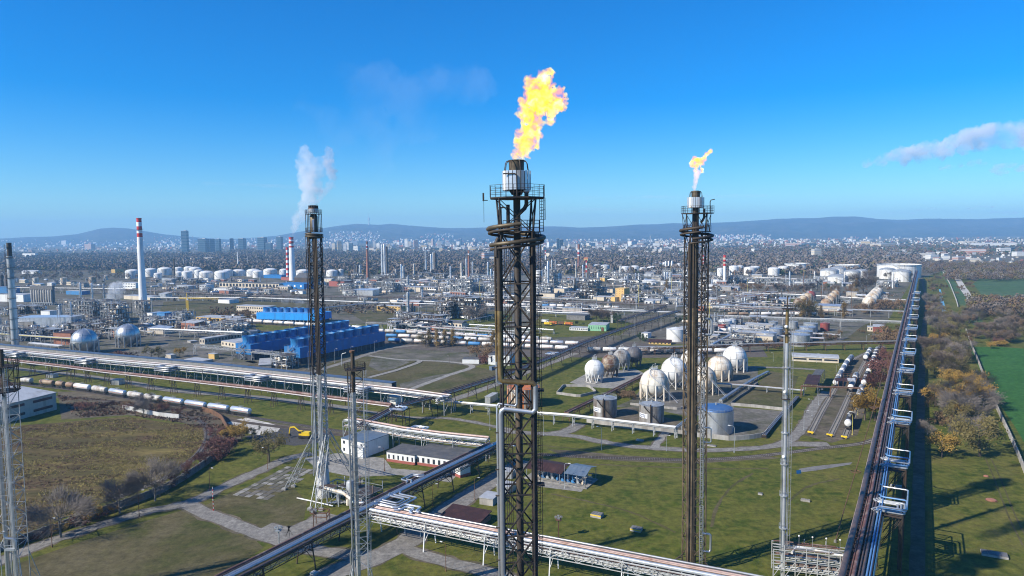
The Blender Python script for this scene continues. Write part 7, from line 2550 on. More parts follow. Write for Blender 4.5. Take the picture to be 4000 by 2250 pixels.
 # hand-placed columns
for a in((319,1232,1103,7,'alu'),(364,1228,1105,6,'alu'),(410,1226,1107,6,'galv'),(452,1220,1107,5,'steel_dark'),(281,1278,1178,6,'alu'),(464,1280,1180,7,'galv'),(327,1232,1165,5,'alu'),(371,1240,1180,5,'alu_bright'),(3,1316,1238,7,'alu'),(26,1290,1252,8,'cream_paint'),(1494,1078,955,8,'alu'),(1504,1078,953,10,'alu'),(1512,1080,962,9,'steel_dark'),(1685,1064,992,7,'alu'),(1694,1062,984,8,'galv'),(1700,1062,986,14,'steel_dark'),(1568,1088,1032,6,'alu_bright'),(1576,1086,1038,8,'galv'),(1617,1084,1030,6,'cream_paint'),(1386,1088,1036,7,'steel_dark'),(1396,1090,1038,8,'steel_dark'),(1408,1090,1034,8,'galv'),(1546,1090,1052,5,'cream_paint'),(1593,1124,1080,9,'galv'),(1822,1082,1010,6,'alu'),(1846,1080,1022,5,'alu'),(1803,1088,1026,7,'cream_paint'),(1760,1088,1040,6,'alu'),(1906,1088,1024,5,'alu_bright'),(1918,1090,1050,6,'alu'),(1948,1118,1000,5,'alu'),(1930,1086,1058,5,'alu'),(1595,1248,1140,11,'galv'),(1568,1242,1192,8,'steel_dark'),(1606,1246,1186,6,'steel_dark'),(1612,1246,1182,6,'steel_dark'),(1620,1246,1196,6,'steel_dark'),(1728,1228,1140,6,'soot_pipe'),(1741,1218,1152,7,'steel_dark'),(1838,1210,1136,11,'galv'),(1848,1212,1144,8,'steel_dark'),(2141,1150,1020,8,'alu'),(2134,1144,1040,10,'alu'),(2156,1142,1014,4,'alu'),(2170,1140,1014,4,'galv'),(2185,1108,1066,16,'wagon_blue'),(2277,1102,1034,5,'alu_bright'),(2298,1162,1050,8,'steel_dark'),(2310,1158,1086,4,'red_tank'),(2318,1156,1094,5,'red_tank'),(2332,1152,1092,5,'alu'),(2340,1150,1110,5,'alu'),(2350,1150,1118,4,'alu'),(2336,1104,1064,8,'white_paint'),(2246,1140,1086,8,'steel_dark'),(2242,1130,1092,6,'galv'),(2423,1090,1038,7,'cream_paint'),(2463,1092,1018,5,'soot_pipe'),(2440,1122,1080,6,'alu'),(2450,1122,1076,6,'alu'),(2446,1124,1086,5,'galv'),(2600,1056,1020,8,'alu'),(2612,1056,1020,8,'alu'),(2625,1056,1018,8,'alu'),(2596,1092,1062,7,'alu'),(2618,1104,1062,8,'galv'),(2606,1090,1062,6,'alu_bright'),(2660,1062,1004,5,'steel_dark'),(2842,1112,1048,6,'steel_dark'),(2850,1108,1060,8,'galv'),(2870,1100,1054,6,'rusty'),(3084,1126,1060,6,'alu'),(3138,1118,1062,5,'rusty'),(3181,1108,1060,4,'white_paint'),(3298,1114,1062,4,'white_paint'),(3487,1126,1066,4,'white_paint'),(3498,1120,1092,14,'alu_bright'),(3442,1116,1098,9,'alu_bright'),(3470,1118,1096,12,'alu_bright'),(2310,1074,1040,5,'brick'),(2250,1092,1020,4,'cream_paint'),(2486,1206,1150,5,'galv'),(1436,1128,1084,5,'galv'),(1594,1108,1076,4,'wagon_blue')):
 column(*a,plats=4)
 # shining column with a swan-neck at the left
t=column(236,1250,1190,13,'silver','mirror-bright stout column with a swan-neck pipe, left process area',2)
mark(236,1215,'the shining column')
# silo block
sb=thing('silo_block','row of nine ribbed dark silos on a steel deck in the left process area','silos',P(165,1192),-.12)
mark(165,1160,'the dark silo block')
m_=mpp(P(165,1192))
hs_,z0_=47*m_,10*m_
for k in range(9):
 for j in range(2):
  q=MB()
  x=(k-4)*10.4*m_
  q.lathe([(1.2,z0_),(4.7*m_,z0_+4),(4.7*m_,z0_+hs_),(.3,z0_+hs_+2)],14,(x,j*10.4*m_,0))
  part(sb,'silo',q,'conc' if j==0 else 'conc_dark',35)
q=MB()
for k in range(10):
 for j in range(3):
  q.beam(((k-4.5)*10.4*m_,(j-.5)*10.4*m_,0),((k-4.5)*10.4*m_,(j-.5)*10.4*m_,z0_),.7)
for j in range(3):
 q.beam((-4.6*10.4*m_,(j-.5)*10.4*m_,z0_),(4.6*10.4*m_,(j-.5)*10.4*m_,z0_),.8)
part(sb,'support_deck',q,'galv')
q=MB()
q.box((0,5*m_,z0_+hs_+4),(96*m_,14*m_,5))
part(sb,'top_gallery',q,'conc_dark')
# far left dark silos
for k,px_ in enumerate((8,28)):
 column(px_,1122,1072,17,'steel_dark',['left','right'][k]+' one of two big dark silos at the left edge',1)
 # hand-placed structures
for i,a in enumerate(((310,1250,6,3,5,'galv'),(360,1256,6,3,5,'galv'),(415,1252,6,3,5,'galv'),(445,1262,4,3,5,'galv'),(470,1296,3,3,6,'steel_dark'),(260,1300,4,2,2,'galv'),(320,1300,5,3,2,'galv'),(400,1302,4,2,2,'steel_dark'),(130,1325,6,2,2,'galv'),(40,1330,5,2,3,'galv'),(200,1322,5,2,2,'steel_dark'),(90,1222,6,3,2,'steel_dark'),(140,1222,6,3,2,'steel_dark'),(30,1230,4,3,2,'galv'),(560,1236,4,2,4,'galv'),(608,1272,6,3,2,'galv'),(715,1268,4,3,3,'galv'),(560,1290,5,3,1,'galv'),(820,1300,5,2,1,'galv'),(900,1316,5,3,3,'galv'),(936,1300,4,2,2,'steel_dark'),(1112,1436,3,2,2,'galv'),(1395,1094,6,3,3,'steel_dark'),(1480,1096,5,3,2,'galv'),(1530,1094,5,3,3,'steel_dark'),(1360,1140,5,3,3,'galv'),(1370,1158,4,2,2,'galv'),(1520,1142,4,2,4,'galv'),(1560,1140,4,2,3,'galv'),(1660,1082,6,3,2,'steel_dark'),(1720,1086,6,3,2,'steel_dark'),(1820,1150,5,3,5,'galv'),(1780,1142,4,3,3,'galv'),(1860,1146,5,3,3,'galv'),(1910,1140,6,3,3,'galv'),(1950,1150,5,3,3,'galv'),(1870,1092,6,3,2,'galv'),(1920,1096,6,3,2,'galv'),(1980,1096,6,3,3,'galv'),(1600,1258,5,3,2,'steel_dark'),(1650,1262,6,3,1,'steel_dark'),(1700,1264,5,3,2,'steel_dark'),(1580,1282,6,3,2,'steel_dark'),(1690,1284,6,3,2,'steel_dark'),(1790,1238,8,5,5,'steel_dark'),(1826,1242,7,4,5,'steel_dark'),(1740,1244,4,3,4,'steel_dark'),(2156,1146,4,4,8,'galv'),(2130,1156,4,3,4,'galv'),(2210,1126,6,3,3,'galv'),(2260,1128,5,3,3,'steel_dark'),(2306,1164,5,4,6,'steel_dark'),(2340,1160,5,3,3,'galv'),(2240,1166,4,3,2,'steel_dark'),(2270,1164,4,3,2,'steel_dark'),(2290,1096,6,3,4,'rusty'),(2320,1090,5,3,4,'rusty'),(2380,1086,6,3,3,'galv'),(2430,1096,6,3,3,'galv'),(2480,1090,6,3,2,'galv'),(2470,1140,5,3,4,'steel_dark'),(2492,1142,4,3,3,'galv'),(2570,1072,6,3,2,'galv'),(2612,1076,4,3,3,'galv'),(2660,1076,6,3,3,'galv'),(2700,1080,6,3,3,'galv'),(2770,1082,6,3,2,'galv'),(2845,1110,5,3,3,'steel_dark'),(2872,1108,5,3,3,'galv'),(2910,1102,5,3,2,'galv'),(2990,1108,6,3,2,'galv'),(3060,1120,5,3,2,'galv'),(3150,1112,6,3,2,'galv'),(3460,1120,5,3,2,'white_pipe'),(3210,1100,5,3,2,'galv'),(2950,1180,6,3,2,'rusty'),(2910,1185,5,3,2,'rusty'),(2470,1178,5,3,2,'galv'),(2560,1180,5,3,2,'galv'),(2640,1170,6,3,2,'galv'),(2740,1172,6,3,2,'steel_dark'),(2680,1150,6,3,2,'galv'),(1240,1092,5,3,2,'steel_dark'),(690,1098,6,3,2,'steel_dark'),(760,1106,6,3,2,'steel_dark'),(650,1106,5,3,1,'galv'),(840,1110,5,3,1,'galv'),(920,1098,6,3,1,'rusty'),(1345,1096,5,3,2,'galv'),(2840,1350,5,3,1,'galv'),(1365,1960,4,2,1,'galv'))):
 frame_at(*a,seed=100+i)
mark(1810,1210,'the dark process block')
mark(2156,1080,'the tall grey lattice unit')
mark(2306,1120,'the red columns')
mark(1600,1200,'the dark column')
mark(1503,1020,'the twin tall columns')
mark(1700,1030,'the dark slab column')
mark(2612,1045,'the three silver columns')
mark(380,1180,'the left process unit')
# scattered smaller pieces: drums, exchangers, huts
rg=random.Random(77)
ZONES=[(0,470,1260,1335,26),(540,960,1262,1300,14),(600,1000,1098,1135,16),(1330,1560,1088,1150,20),(1560,1990,1078,1148,40),(1540,1760,1240,1290,14),(2060,2360,1088,1166,34),(2360,2660,1070,1120,22),(2460,2680,1132,1192,16),(2690,3060,1088,1140,22),(2700,2980,1150,1220,16),(3060,3300,1096,1130,10),(2680,2960,1270,1340,10),(1640,1980,1150,1190,14),(0,420,1096,1130,12),(560,1000,1138,1165,7),(1000,1400,1100,1158,10),(1400,1990,1166,1200,9),(2050,2650,1166,1222,11),(2650,3500,1150,1230,15),(2650,3000,1240,1300,6)]
for x0,x1,y0,y1,n in ZONES:
 for k in range(int(n*2.3)):
  px_,py_=rg.uniform(x0,x1),rg.uniform(y0,y1)
  p=P(px_,py_)
  typ=rg.random()
  rz=RZ+rg.choice([0,math.pi/2])+rg.uniform(-.03,.03)
  if typ<.3:
   mt=rg.choice(['alu','insul','white_paint','cream_paint','galv'])
   drum_h(p,rg.uniform(7,16),rg.uniform(1.1,2.1),rz,mt,{'alu':'grey metal','insul':'silver clad','white_paint':'white','cream_paint':'cream','galv':'dull grey'}[mt]+' horizontal drum on saddles')
  elif typ<.52:
   d_=depth(p)
   mt=rg.choice(['alu','galv','steel_dark','alu_bright','cream_paint'])
   hpx=rg.uniform(16,42)*min(1,900/d_)
   column(px_,py_,py_-hpx,rg.uniform(3.5,7)*min(1.2,900/d_),mt,plats=3)
  elif typ<.76:
   w,l_,h=rg.uniform(7,12),rg.uniform(10,26),rg.uniform(3.5,7)
   wl=rg.choice(['render_white','render_cream','render_beige','alu','conc','brick'])
   rf=rg.choice(['roof_light','roof_grey','roof_light','alu'])
   A=p
   B=p+Vector((math.cos(RZ),math.sin(RZ),0))*l_
   building(A,B,w,h,wl,rf,label={'render_white':'white','render_cream':'cream','render_beige':'beige','alu':'metal clad','conc':'concrete','brick':'brick'}[wl]+(' low hut' if l_<16 else ' long shed'),cat='shed',group='small sheds of the works',world=True,auto=True,win=(1,max(2,int(l_/4)),0,.45)if rg.random()<.6 else None,rtype=rg.choice(['flat','flat','shed','gable']))
  else:
   frame_at(px_,py_,rg.randrange(2,5),2,rg.randrange(1,3),rg.choice(['galv','galv','steel_dark','rusty','white_pipe']),rg.randrange(9999),4.5,4.5,4)
   # lines of cable trays and low pipe bundles between units
for k in range(54):
 zn=rg.choice(ZONES)
 px_,py_=rg.uniform(zn[0],zn[1]),rg.uniform(zn[2],zn[3])
 p=P(px_,py_,4)
 d_=Vector((math.cos(RZ),math.sin(RZ),0))if rg.random()<.7 else Vector((-math.sin(RZ),math.cos(RZ),0))
 L_=rg.uniform(50,130)
 t,_=rack('short rack of pale pipes' if k%2 else 'short rack of brown pipes',[p,p+d_*L_],4 if k%3 else 6,2.6,spread(4,2.3,.15,.32,WH if k%2 else BR,0,300+k),12,'H','galv',world=True,group='short pipe racks')
 AUTO.append((t,t['label'],p))
 # ------------------------------------------------------------------ masts, lamps and poles
for k in range(90):
 zn=rg.choice(ZONES)
 px_,py_=rg.uniform(zn[0],zn[1]),rg.uniform(zn[2],zn[3])
 p=P(px_,py_)
 h=rg.uniform(12,30)
 mt=rg.choice(['galv','white_pipe','yellow_pipe','rusty','alu'])
 t=thing('pole',{'galv':'thin grey pole','white_pipe':'thin white pole','yellow_pipe':'thin yellow pole','rusty':'thin rusty pole','alu':'thin metal pole'}[mt],'pole',p,0,'thin poles in the works',auto=True)
 bar(t,'shaft',p,p+Vector((0,0,h)),.22,mt,'rod')
 bar(t,'crosspiece',p+Vector((-.9,0,h)),p+Vector((.9,0,h)),.3,mt)
LP=[(1205,1443,1372,'lamp_grey'),(1308,1418,1362,'lamp_grey'),(1372,1398,1352,'lamp_grey'),(1463,1376,1332,'lamp_grey'),(2350,1758,1668,'lamp_grey'),(2603,1762,1700,'lamp_grey'),(2868,1768,1664,'lamp_grey'),(3140,1680,1604,'lamp_grey'),(3172,1626,1560,'lamp_grey'),(3198,1582,1520,'lamp_grey'),(3266,1470,1426,'lamp_grey'),(3329,1700,1618,'lamp_yellow'),(3351,1622,1566,'lamp_yellow'),(3388,1510,1474,'lamp_yellow'),(3402,1488,1440,'lamp_yellow'),(3414,1454,1412,'lamp_yellow'),(3434,1402,1364,'lamp_yellow'),(1502,1840,1746,'lamp_rust'),(1742,2232,2120,'lamp_rust'),(820,1917,1826,'lamp_rust'),(544,2018,1914,'lamp_rust'),(204,2138,2020,'lamp_rust'),(1046,1834,1748,'lamp_rust'),(1691,1977,1890,'lamp_rust'),(1855,1952,1866,'lamp_rust'),(2206,1908,1808,'lamp_grey'),(2480,1312,1232,'mast_white'),(2582,1292,1206,'mast_white'),(2902,1312,1230,'mast_white'),(3284,1320,1218,'mast_white'),(3383,1362,1308,'lamp_grey'),(951,1290,1254,'lamp_yellow'),(1047,1292,1270,'lamp_yellow'),(1131,1292,1262,'lamp_yellow'),(1432,1282,1250,'lamp_yellow'),(1755,1420,1390,'lamp_rust'),(1914,1680,1596,'lamp_grey'),(2124,1702,1622,'lamp_grey'),(780,1296,1258,'lamp_yellow'),(865,1290,1262,'lamp_rust'),(3190,1418,1380,'lamp_grey'),(3022,1412,1376,'lamp_grey'),(1840,1300,1262,'lamp_grey'),(1730,1320,1280,'lamp_rust')]
for x_,y_,t_,k_ in LP:
 lamp(x_,y_,t_,k_,random.choice([0,3.1,2.6,-.4]),{'lamp_grey':'curved grey lamp post','lamp_yellow':'yellow lamp post','lamp_rust':'thin rusty lamp post','mast_white':'tall pale light mast'}[k_],21 if k_=='mast_white' else 8.6)
 # striped marker pole, floodlight stands
for px_,yb,yt,lb in((834,1995,1902,'red and white striped marker pole in the grass by the road fork'),):
 p=P(px_,yb)
 t=thing('marker_pole',lb,'marker pole',p)
 h=zat(p,yt)
 for k in range(12):
  bar(t,'pole_band',p+Vector((0,0,h*k/12)),p+Vector((0,0,h*(k+1)/12)),.1 if k else .2,'red_paint' if k%2==0 else 'white_paint','rod')
for px_,yb,yt,mt,lb in((2182,2100,2030,'rusty','rusty floodlight stand behind the white pipe bridge'),(1090,2128,2072,'galv','grey floodlight stand beside the dark pipe bridge'),(1225,2062,2004,'rusty','rusty square scaffold tower by the dark pipe bridge')):
 p=P(px_,yb)
 t=thing('light_stand',lb,'floodlight stand',p)
 h=zat(p,yt)
 bar(t,'post',p,p+Vector((0,0,h)),.3 if 'square' not in lb else .2,mt)
 if 'square' in lb:
  for dx,dy in((4.2,-.5),(4.2,3),(0,3)):
   bar(t,'post',p+Vector((dx,dy,0)),p+Vector((dx,dy,h)),.2,mt)
  for zz in(h,h-1.2):
   for a_,b_ in(((0,0),(4.2,-.5)),((4.2,-.5),(4.2,3)),((4.2,3),(0,3)),((0,3),(0,0))):
    bar(t,'beam',p+Vector((*a_,zz)),p+Vector((*b_,zz)),.22,mt)
 q=MB()
 q.box((0,0,h),(1.6,1.6,.15))
 part(t,'platform',q,mt)
 q=MB()
 for k in range(4):
  a=k*math.pi/2
  q.box((.8*math.cos(a),.8*math.sin(a),h+.8),(.6,.6,.5))
 part(t,'floodlight',q,'galv')
 q=MB()
 for a_,b_ in(((-.8,-.8),(.8,-.8)),((.8,-.8),(.8,.8)),((.8,.8),(-.8,.8)),((-.8,.8),(-.8,-.8))):
  q.beam((*a_,h+1.1),(*b_,h+1.1),.06)
  q.beam((*a_,h),(*a_,h+1.1),.06)
 part(t,'railing',q,mt)
 # small gear round the smoking flare's foot
vd=thing('knockout_drum','upright grey drum beside the unlit grey flare with pipework round it','drum',P(1372,1960))
q=MB()
q.lathe([(1.5,0),(1.5,6.6),(1.1,7.2),(.05,7.5)],20)
part(vd,'shell',q,'galv',35)
pipe(vd,[P(1270,1905,5),P(1340,1925,5),P(1372,1950,5.5)],.5,'cream_paint','pipe')
pipe(vd,[P(1275,1915,3.6),P(1345,1935,3.6)],.4,'galv','pipe')
pipe(vd,[P(1372,1960,4.2),P(1420,1965,4.2),P(1466,1985,6)],.42,'alu_bright','pipe')
pipe(vd,[P(1160,1945,.5),P(1230,1960,.5),P(1300,1976,.5)],.22,'white_paint','pipe')
for k in range(6):
 x_=1285+11*k
 bar(vd,'post',P(x_,1945),P(x_,1945)+Vector((0,0,4.6)),.3,'galv')
for k in range(9):
 pipe(vd,[P(1275+14*k,1966,.6),P(1300+12*k,1960,.9),P(1312+12*k,1956,.9)],.16+.05*(k%3),['insul','white_pipe','galv'][k%3],'valve_pipe',8)
 # ------------------------------------------------------------------ rail tank wagons
GT='tank wagons of the long train'
trw=Path(TR1)
def train_at(px,py):
 p=P(px,py)
 best=min(range(int(trw.L)),key=lambda d:(trw.at(d)[0]-p).length)
 return trw.at(best)[0]
cars=[(72,118,1489,1494,'wagon_grey','grey tank wagon beside the twin-pipe flare'),(72+0,128,0,0,None,''),(130,188,1500,1507,'wagon_rust','brown rust-stained tank wagon, foremost of two'),(192,226,1508,1512,'wagon_rust','short brown tank wagon behind the other brown one'),(230,260,1513,1517,'wagon_rust','short rusty tank wagon before the first white one'),(262,324,1517,1527,'wagon_white','white tank wagon next to the brown ones'),(328,388,1528,1538,'wagon_grey','weathered cream tank wagon, third white one'),(392,462,1539,1550,'wagon_silver','clean white tank wagon above the track bend'),(466,528,1551,1561,'wagon_grey','dusty cream tank wagon in the middle of the train'),(531,606,1562,1573,'wagon_grey','long dusty tank wagon behind the bare shrub'),(610,688,1574,1586,'wagon_silver','silver tank wagon with soot smears, fourth from the end'),(692,778,1587,1600,'wagon_silver','silver tank wagon, third from the end of the train'),(782,868,1601,1614,'wagon_silver','ribbed silver tank wagon, second from the end of the train'),(872,952,1615,1627,'wagon_silver','last silver tank wagon at the right end of the long train')]
for x0,x1,y0,y1,k_,lb in cars:
 if k_:
  wagon(k_,train_at(x0+1,y0+14),train_at(x1-1,y1+14),lb,GT,z=.55,auto=None)
mark(600,1570,'the long train')
mark(3312,1660,'the front buffer of the spur')
mark(3370,1560,'the golden bush by the spur')
mark(3420,1420,'the top of the right spur')
for k in range(3):
 wagon('wagon_white',train_at(-20+0-60*k,1480),train_at(30-60*k,1488),'pale tank wagon entering at the left edge',GT,z=.55)
 # spur wagons
def spur(track_,spans,kind,labs,grp):
 sp_=Path([flat(P(*p))for p in catmull([Vector((*p,0))for p in track_],8)for p in[(p.x,p.y)]])
 for(ya,yb),lb,kd in zip(spans,labs,kind):
  def at_row(y):
   best,bd=None,1e9
   for k in range(0,int(sp_.L)):
    q=sp_.at(k)[0]
    d=abs(proj(q)[1]-y)
    if d<bd:
     bd,best=d,q
   return best
  a_,b_=at_row(ya),at_row(yb)
  n=max(1,round((b_-a_).length/15.5))
  for i in range(n):
   o=wagon(kd,a_.lerp(b_,i/n)+(b_-a_).normalized()*.3,a_.lerp(b_,(i+1)/n)-(b_-a_).normalized()*.3,lb if n==1 else lb,grp,z=.55,auto=True)
spur(SPC,[(1685,1640),(1596,1530),(1518,1475),(1470,1415),(1414,1378)],['wagon_black','wagon_steel','wagon_black','wagon_black','wagon_black'],['black white-ended tank wagon','steel grey tank wagon','black white-ended tank wagon','black banded tank wagon','far dark tank wagon'],'tank wagons on the right spur')
spur(SPB,[(1535,1480),(1414,1380)],['wagon_steel','wagon_steel'],['grey tank wagon','steel tank wagon'],'tank wagons on the middle spur')
spur(SPA,[(1518,1470),(1468,1432),(1430,1408)],['wagon_steel']*3,['grey tank wagon']*3,'tank wagons on the left spur')
# wagons in the mid yard: rows along the works' grid
rg=random.Random(5)
YARD=[((950,1262),(1420,1292),['wagon_white']*11),((1460,1302),(2160,1338),['wagon_white','wagon_grey','wagon_blue','wagon_grey','wagon_white','wagon_blue','wagon_white','wagon_white','wagon_white','wagon_blue','wagon_blue','wagon_white','wagon_white','wagon_white','wagon_grey']),((1505,1322),(2265,1356),['wagon_blue','wagon_white','wagon_grey','wagon_white','wagon_grey','wagon_blue','wagon_white','wagon_grey','wagon_white','wagon_white','wagon_silver','wagon_white','wagon_silver','wagon_white']),((1515,1340),(2225,1374),['wagon_blue','wagon_grey','wagon_white','wagon_white','wagon_grey','wagon_white','wagon_blue','wagon_white','wagon_white','wagon_white','wagon_white','wagon_white','wagon_white']),((2290,1379),(2850,1385),['wagon_grey','wagon_white','wagon_white','wagon_white','wagon_white','wagon_white','wagon_white','wagon_white','wagon_white']),((2030,1199),(2420,1210),['wagon_white','wagon_grey','wagon_white','wagon_blue','wagon_white','wagon_white','wagon_grey','wagon_white','wagon_blue','wagon_white','wagon_grey','wagon_white','wagon_white']),((1860,1197),(2010,1204),['wagon_white']*4),((2840,1236),(3190,1236),['wagon_rust','wagon_rust','wagon_grey','wagon_white','wagon_white','wagon_white','wagon_white','wagon_white'])]
KW={'wagon_white':'white tank wagon','wagon_grey':'weathered cream tank wagon','wagon_blue':'blue tank wagon','wagon_silver':'silver tank wagon','wagon_rust':'rusty tank wagon'}
for a_,b_,kinds in YARD:
 A,B=P(*a_),P(*b_)
 track([A-(B-A)*.04,(A+B)/2,B+(B-A)*.04],px=False,sleepers=False)
 n=len(kinds)
 for i,kd in enumerate(kinds):
  wagon(kd,A.lerp(B,(i+.02)/n),A.lerp(B,(i+.97)/n),KW[kd],'tank wagons in the rail yards',z=.5)
mark(1800,1345,'the crowded rail yard')
mark(2220,1205,'the far wagon row')
mark(1200,1278,'the wagon row by the cooling towers')
# ------------------------------------------------------------------ the city, the woods and the houses on the slopes
def hill_pt(px,py):
 for V in(HR,HL):
  xa,xb=proj(V[20][0])[0],proj(V[20][-1])[0]
  u=(px-xa)/(xb-xa)*(V.shape[1]-1)
  if not(0<=u<V.shape[1]-1):
   continue
  j,f_=int(u),u%1
  last=None
  for i in range(21):
   q=Vector(V[i,j]*(1-f_)+V[i,j+1]*f_)
   y=proj(q)[1]
   if y<=py:
    if last is None:
     return q
    t=(last[1]-py)/max(1e-6,last[1]-y)
    return last[0].lerp(q,t)
   last=(q,y)
 return None
def spot(px,py):
 hz=915-(px-2000)*math.tan(ROLL)
 if py>hz+32:
  return P(px,py)
 q=hill_pt(px,py)
 return q if q is not None else P(px,max(py,hz+20))
CITYM=['city_white','city_white','city_cream','city_cream','city_grey','city_brick','city_dark','city_ochre']
CW={'city_white':'white','city_cream':'cream','city_grey':'grey','city_brick':'brick red','city_dark':'dark glass','city_ochre':'ochre'}
def city_block(px,yb,ytop,wpx,mat,label=None,rz=None,dep=None,roof='roof_light'):
 p=spot(px,yb)
 m_=mpp(p)
 w,h=wpx*m_,max(4,(yb-ytop)*m_)
 d=dep or w*random.uniform(.5,.9)
 kind='tower block' if h>w*1.15 else('long block' if w>h*2.2 else 'building')
 t=thing('city_building',label or f'{CW[mat]} {kind} in the city',kind if kind!='long block' else 'building',p,random.uniform(-.5,.5)if rz is None else rz,'buildings of the distant city',auto=None if label else True)
 q=MB()
 q.box((0,0,h/2),(w,d,h))
 part(t,'wall',q,mat)
 q=MB()
 q.box((0,0,h+.6),(w*.97,d*.97,1.2))
 if h>25:
  q.box((w*.1,0,h+2.5),(w*.35,d*.4,3))
 part(t,'roof',q,roof)
 q=MB()
 nf=max(2,min(7,int(h/7)))
 for k in range(nf):
  q.box((0,0,h*(k+.55)/nf),(w*1.004+.2,d*1.004+.2,h/nf*.38))
 part(t,'window_bands',q,'glass_blue' if mat=='city_dark' else 'city_grey',stuff=True)
 return t
for a in((725,986,902,22,'city_dark','tallest dark glass tower of the city, alone at the left'),(797,984,933,38,'city_dark','wide dark glass block beside the tallest glass tower'),(831,984,934,18,'city_dark','paler narrow glass block right of the wide dark one'),(854,982,934,17,'city_dark',None),(906,980,932,14,'city_dark',None),(947,980,932,25,'city_dark',None),(1026,982,928,32,'city_dark','broad dark twin block left of the steaming chimney'),(1094,980,926,22,'city_dark',None),(1052,982,950,24,'city_dark',None),(1326,982,944,16,'city_ochre',None),(1304,982,950,12,'city_cream',None),(1348,982,952,12,'city_white',None),(1357,980,946,15,'city_white',None),(1373,980,950,12,'city_dark',None),(1394,980,962,20,'city_white',None),(1462,974,942,10,'city_white',None),(1480,980,950,12,'city_white',None),(1588,966,934,13,'city_white',None),(1602,966,944,12,'city_cream',None),(1624,970,938,15,'city_brick',None),(1690,962,934,8,'city_brick',None),(1715,976,942,14,'city_white',None),(1742,960,936,4,'city_grey',None),(1800,960,932,8,'city_dark',None),(1860,956,936,12,'city_grey',None),(1888,956,938,10,'city_dark',None),(255,956,940,22,'city_white','white castle block on the low left hill'),(352,975,954,34,'city_brick','large brick red church-like block at the left'),(3188,1009,975,30,'city_cream','cream apartment tower alone among the woods, right'),(2180,978,932,10,'city_dark','dark teal slab tower beside the tallest flare'),(2193,978,936,14,'city_dark',None),(2540,958,922,3,'city_grey',None),(2386,966,932,4,'city_cream',None),(1910,1020,988,50,'city_brick','large cream and brick works in front of the city, left of the tallest flare'),(1935,1026,1004,40,'city_cream',None),(3695,1014,1000,24,'city_white',None),(3640,1012,996,36,'city_white',None),(3560,1000,988,26,'city_white',None),(3510,1000,988,34,'city_white',None),(3600,1002,990,60,'city_cream',None),(3800,992,974,80,'city_brick','long red-roofed apartment range at the far right'),(3920,986,970,40,'city_white',None),(3945,984,966,26,'city_dark',None),(3980,1000,984,36,'city_white',None),(3808,1028,1010,30,'city_cream',None),(3745,1016,1004,34,'city_brick',None),(2640,1000,990,30,'city_white',None),(2480,1010,1000,60,'city_white',None),(2540,1008,998,34,'city_cream',None),(2950,984,972,24,'city_white',None),(3100,962,950,60,'city_brick',None),(3160,960,950,46,'city_dark',None),(3380,958,942,30,'city_ochre',None),(3450,962,952,70,'city_ochre','long yellow and red hall on the far right plain'),(3880,960,950,130,'city_white',None),(3780,954,942,50,'city_cream',None)):
 city_block(*a[:5],a[5])
mark(725,940,'the tallest glass tower')
mark(1026,950,'the dark twin block')
mark(255,945,'the white castle')
mark(3188,990,'the cream apartment tower')
mark(3800,985,'the red-roofed range')
mark(1910,1005,'the brick works')
mark(2186,950,'the teal slab tower')
mark(2620,990,'the white school')
mark(3450,957,'the yellow hall')
rg=random.Random(31)
random.seed(31)
for x0,x1,y0,y1,n,hr,wr,pal in((1920,2680,956,990,62,(9,22),(12,30),CITYM[:5]),(1290,1950,954,986,42,(7,16),(10,24),CITYM),(2720,3300,938,974,42,(4,9),(9,22),CITYM),(3300,4000,936,958,26,(4,7),(10,26),CITYM[:5]),(3420,4000,980,1034,30,(6,12),(12,26),CITYM[:6]),(2720,3420,978,1008,16,(4,7),(8,16),CITYM[:5]),(0,700,954,986,28,(4,8),(7,14),CITYM[:6])):
 for k in range(n):
  yb=rg.uniform(y0,y1)
  city_block(rg.uniform(x0,x1),yb,yb-rg.uniform(*hr),rg.uniform(*wr),rg.choice(pal),roof=rg.choice(['roof_light','roof_light','roof_tile','roof_grey']))
  # the mass of small houses: beyond counting
HOUSE={}
for x0,x1,y0,y1,n in((1285,1480,906,945,330),(600,1000,926,978,420),(1000,1300,930,980,260),(0,640,940,984,380),(1480,2000,936,985,560),(1640,1770,914,932,60),(2000,2700,938,990,800),(2690,3010,918,940,260),(2560,3400,938,975,620),(3300,4000,930,960,420),(3380,4000,972,1036,260),(2700,3500,972,1012,160),(2140,2600,985,1012,60),(1250,3450,990,1046,300),(200,1300,985,1012,60),(3000,3300,935,945,80)):
 for k in range(int(n*.75)):
  px_,py_=rg.uniform(x0,x1),rg.uniform(y0,y1)
  p=spot(px_,py_)
  if p.y>11800:
   continue
  m_=mpp(p)
  w,d,h=rg.uniform(3.0,8.5)*m_,rg.uniform(3,5)*m_,rg.uniform(2,5.2)*m_
  if p.z>30:
   w,d,h=w*.62,d*.62,h*.75
  HOUSE.setdefault(rg.choice(['city_white','city_white','city_white','city_cream','city_cream','city_grey','city_brick','roof_tile','city_dark']),[]).append((p,w,d,h,rg.uniform(-.8,.8)))
for mt,lst in HOUSE.items():
 q=MB()
 for p,w,d,h,a in lst:
  ca,sa=math.cos(a),math.sin(a)
  pts=[(p.x+x*ca-y*sa,p.y+x*sa+y*ca)for x,y in((-w/2,-d/2),(w/2,-d/2),(w/2,d/2),(-w/2,d/2))]
  r0=[(p.x+x*ca,p.y+x*sa)for x in(-w/2,w/2)]
  vs=[(*c,p.z-4)for c in pts]+[(*c,p.z+h)for c in pts]+[(*c,p.z+h*1.35)for c in r0]
  q.add(vs,[(0,1,5,4),(1,2,6,5),(2,3,7,6),(3,0,4,7),(4,5,9,8),(6,7,8,9),(5,6,9),(7,4,8)])
 o=struct('city_houses',q,mt,kind='stuff')
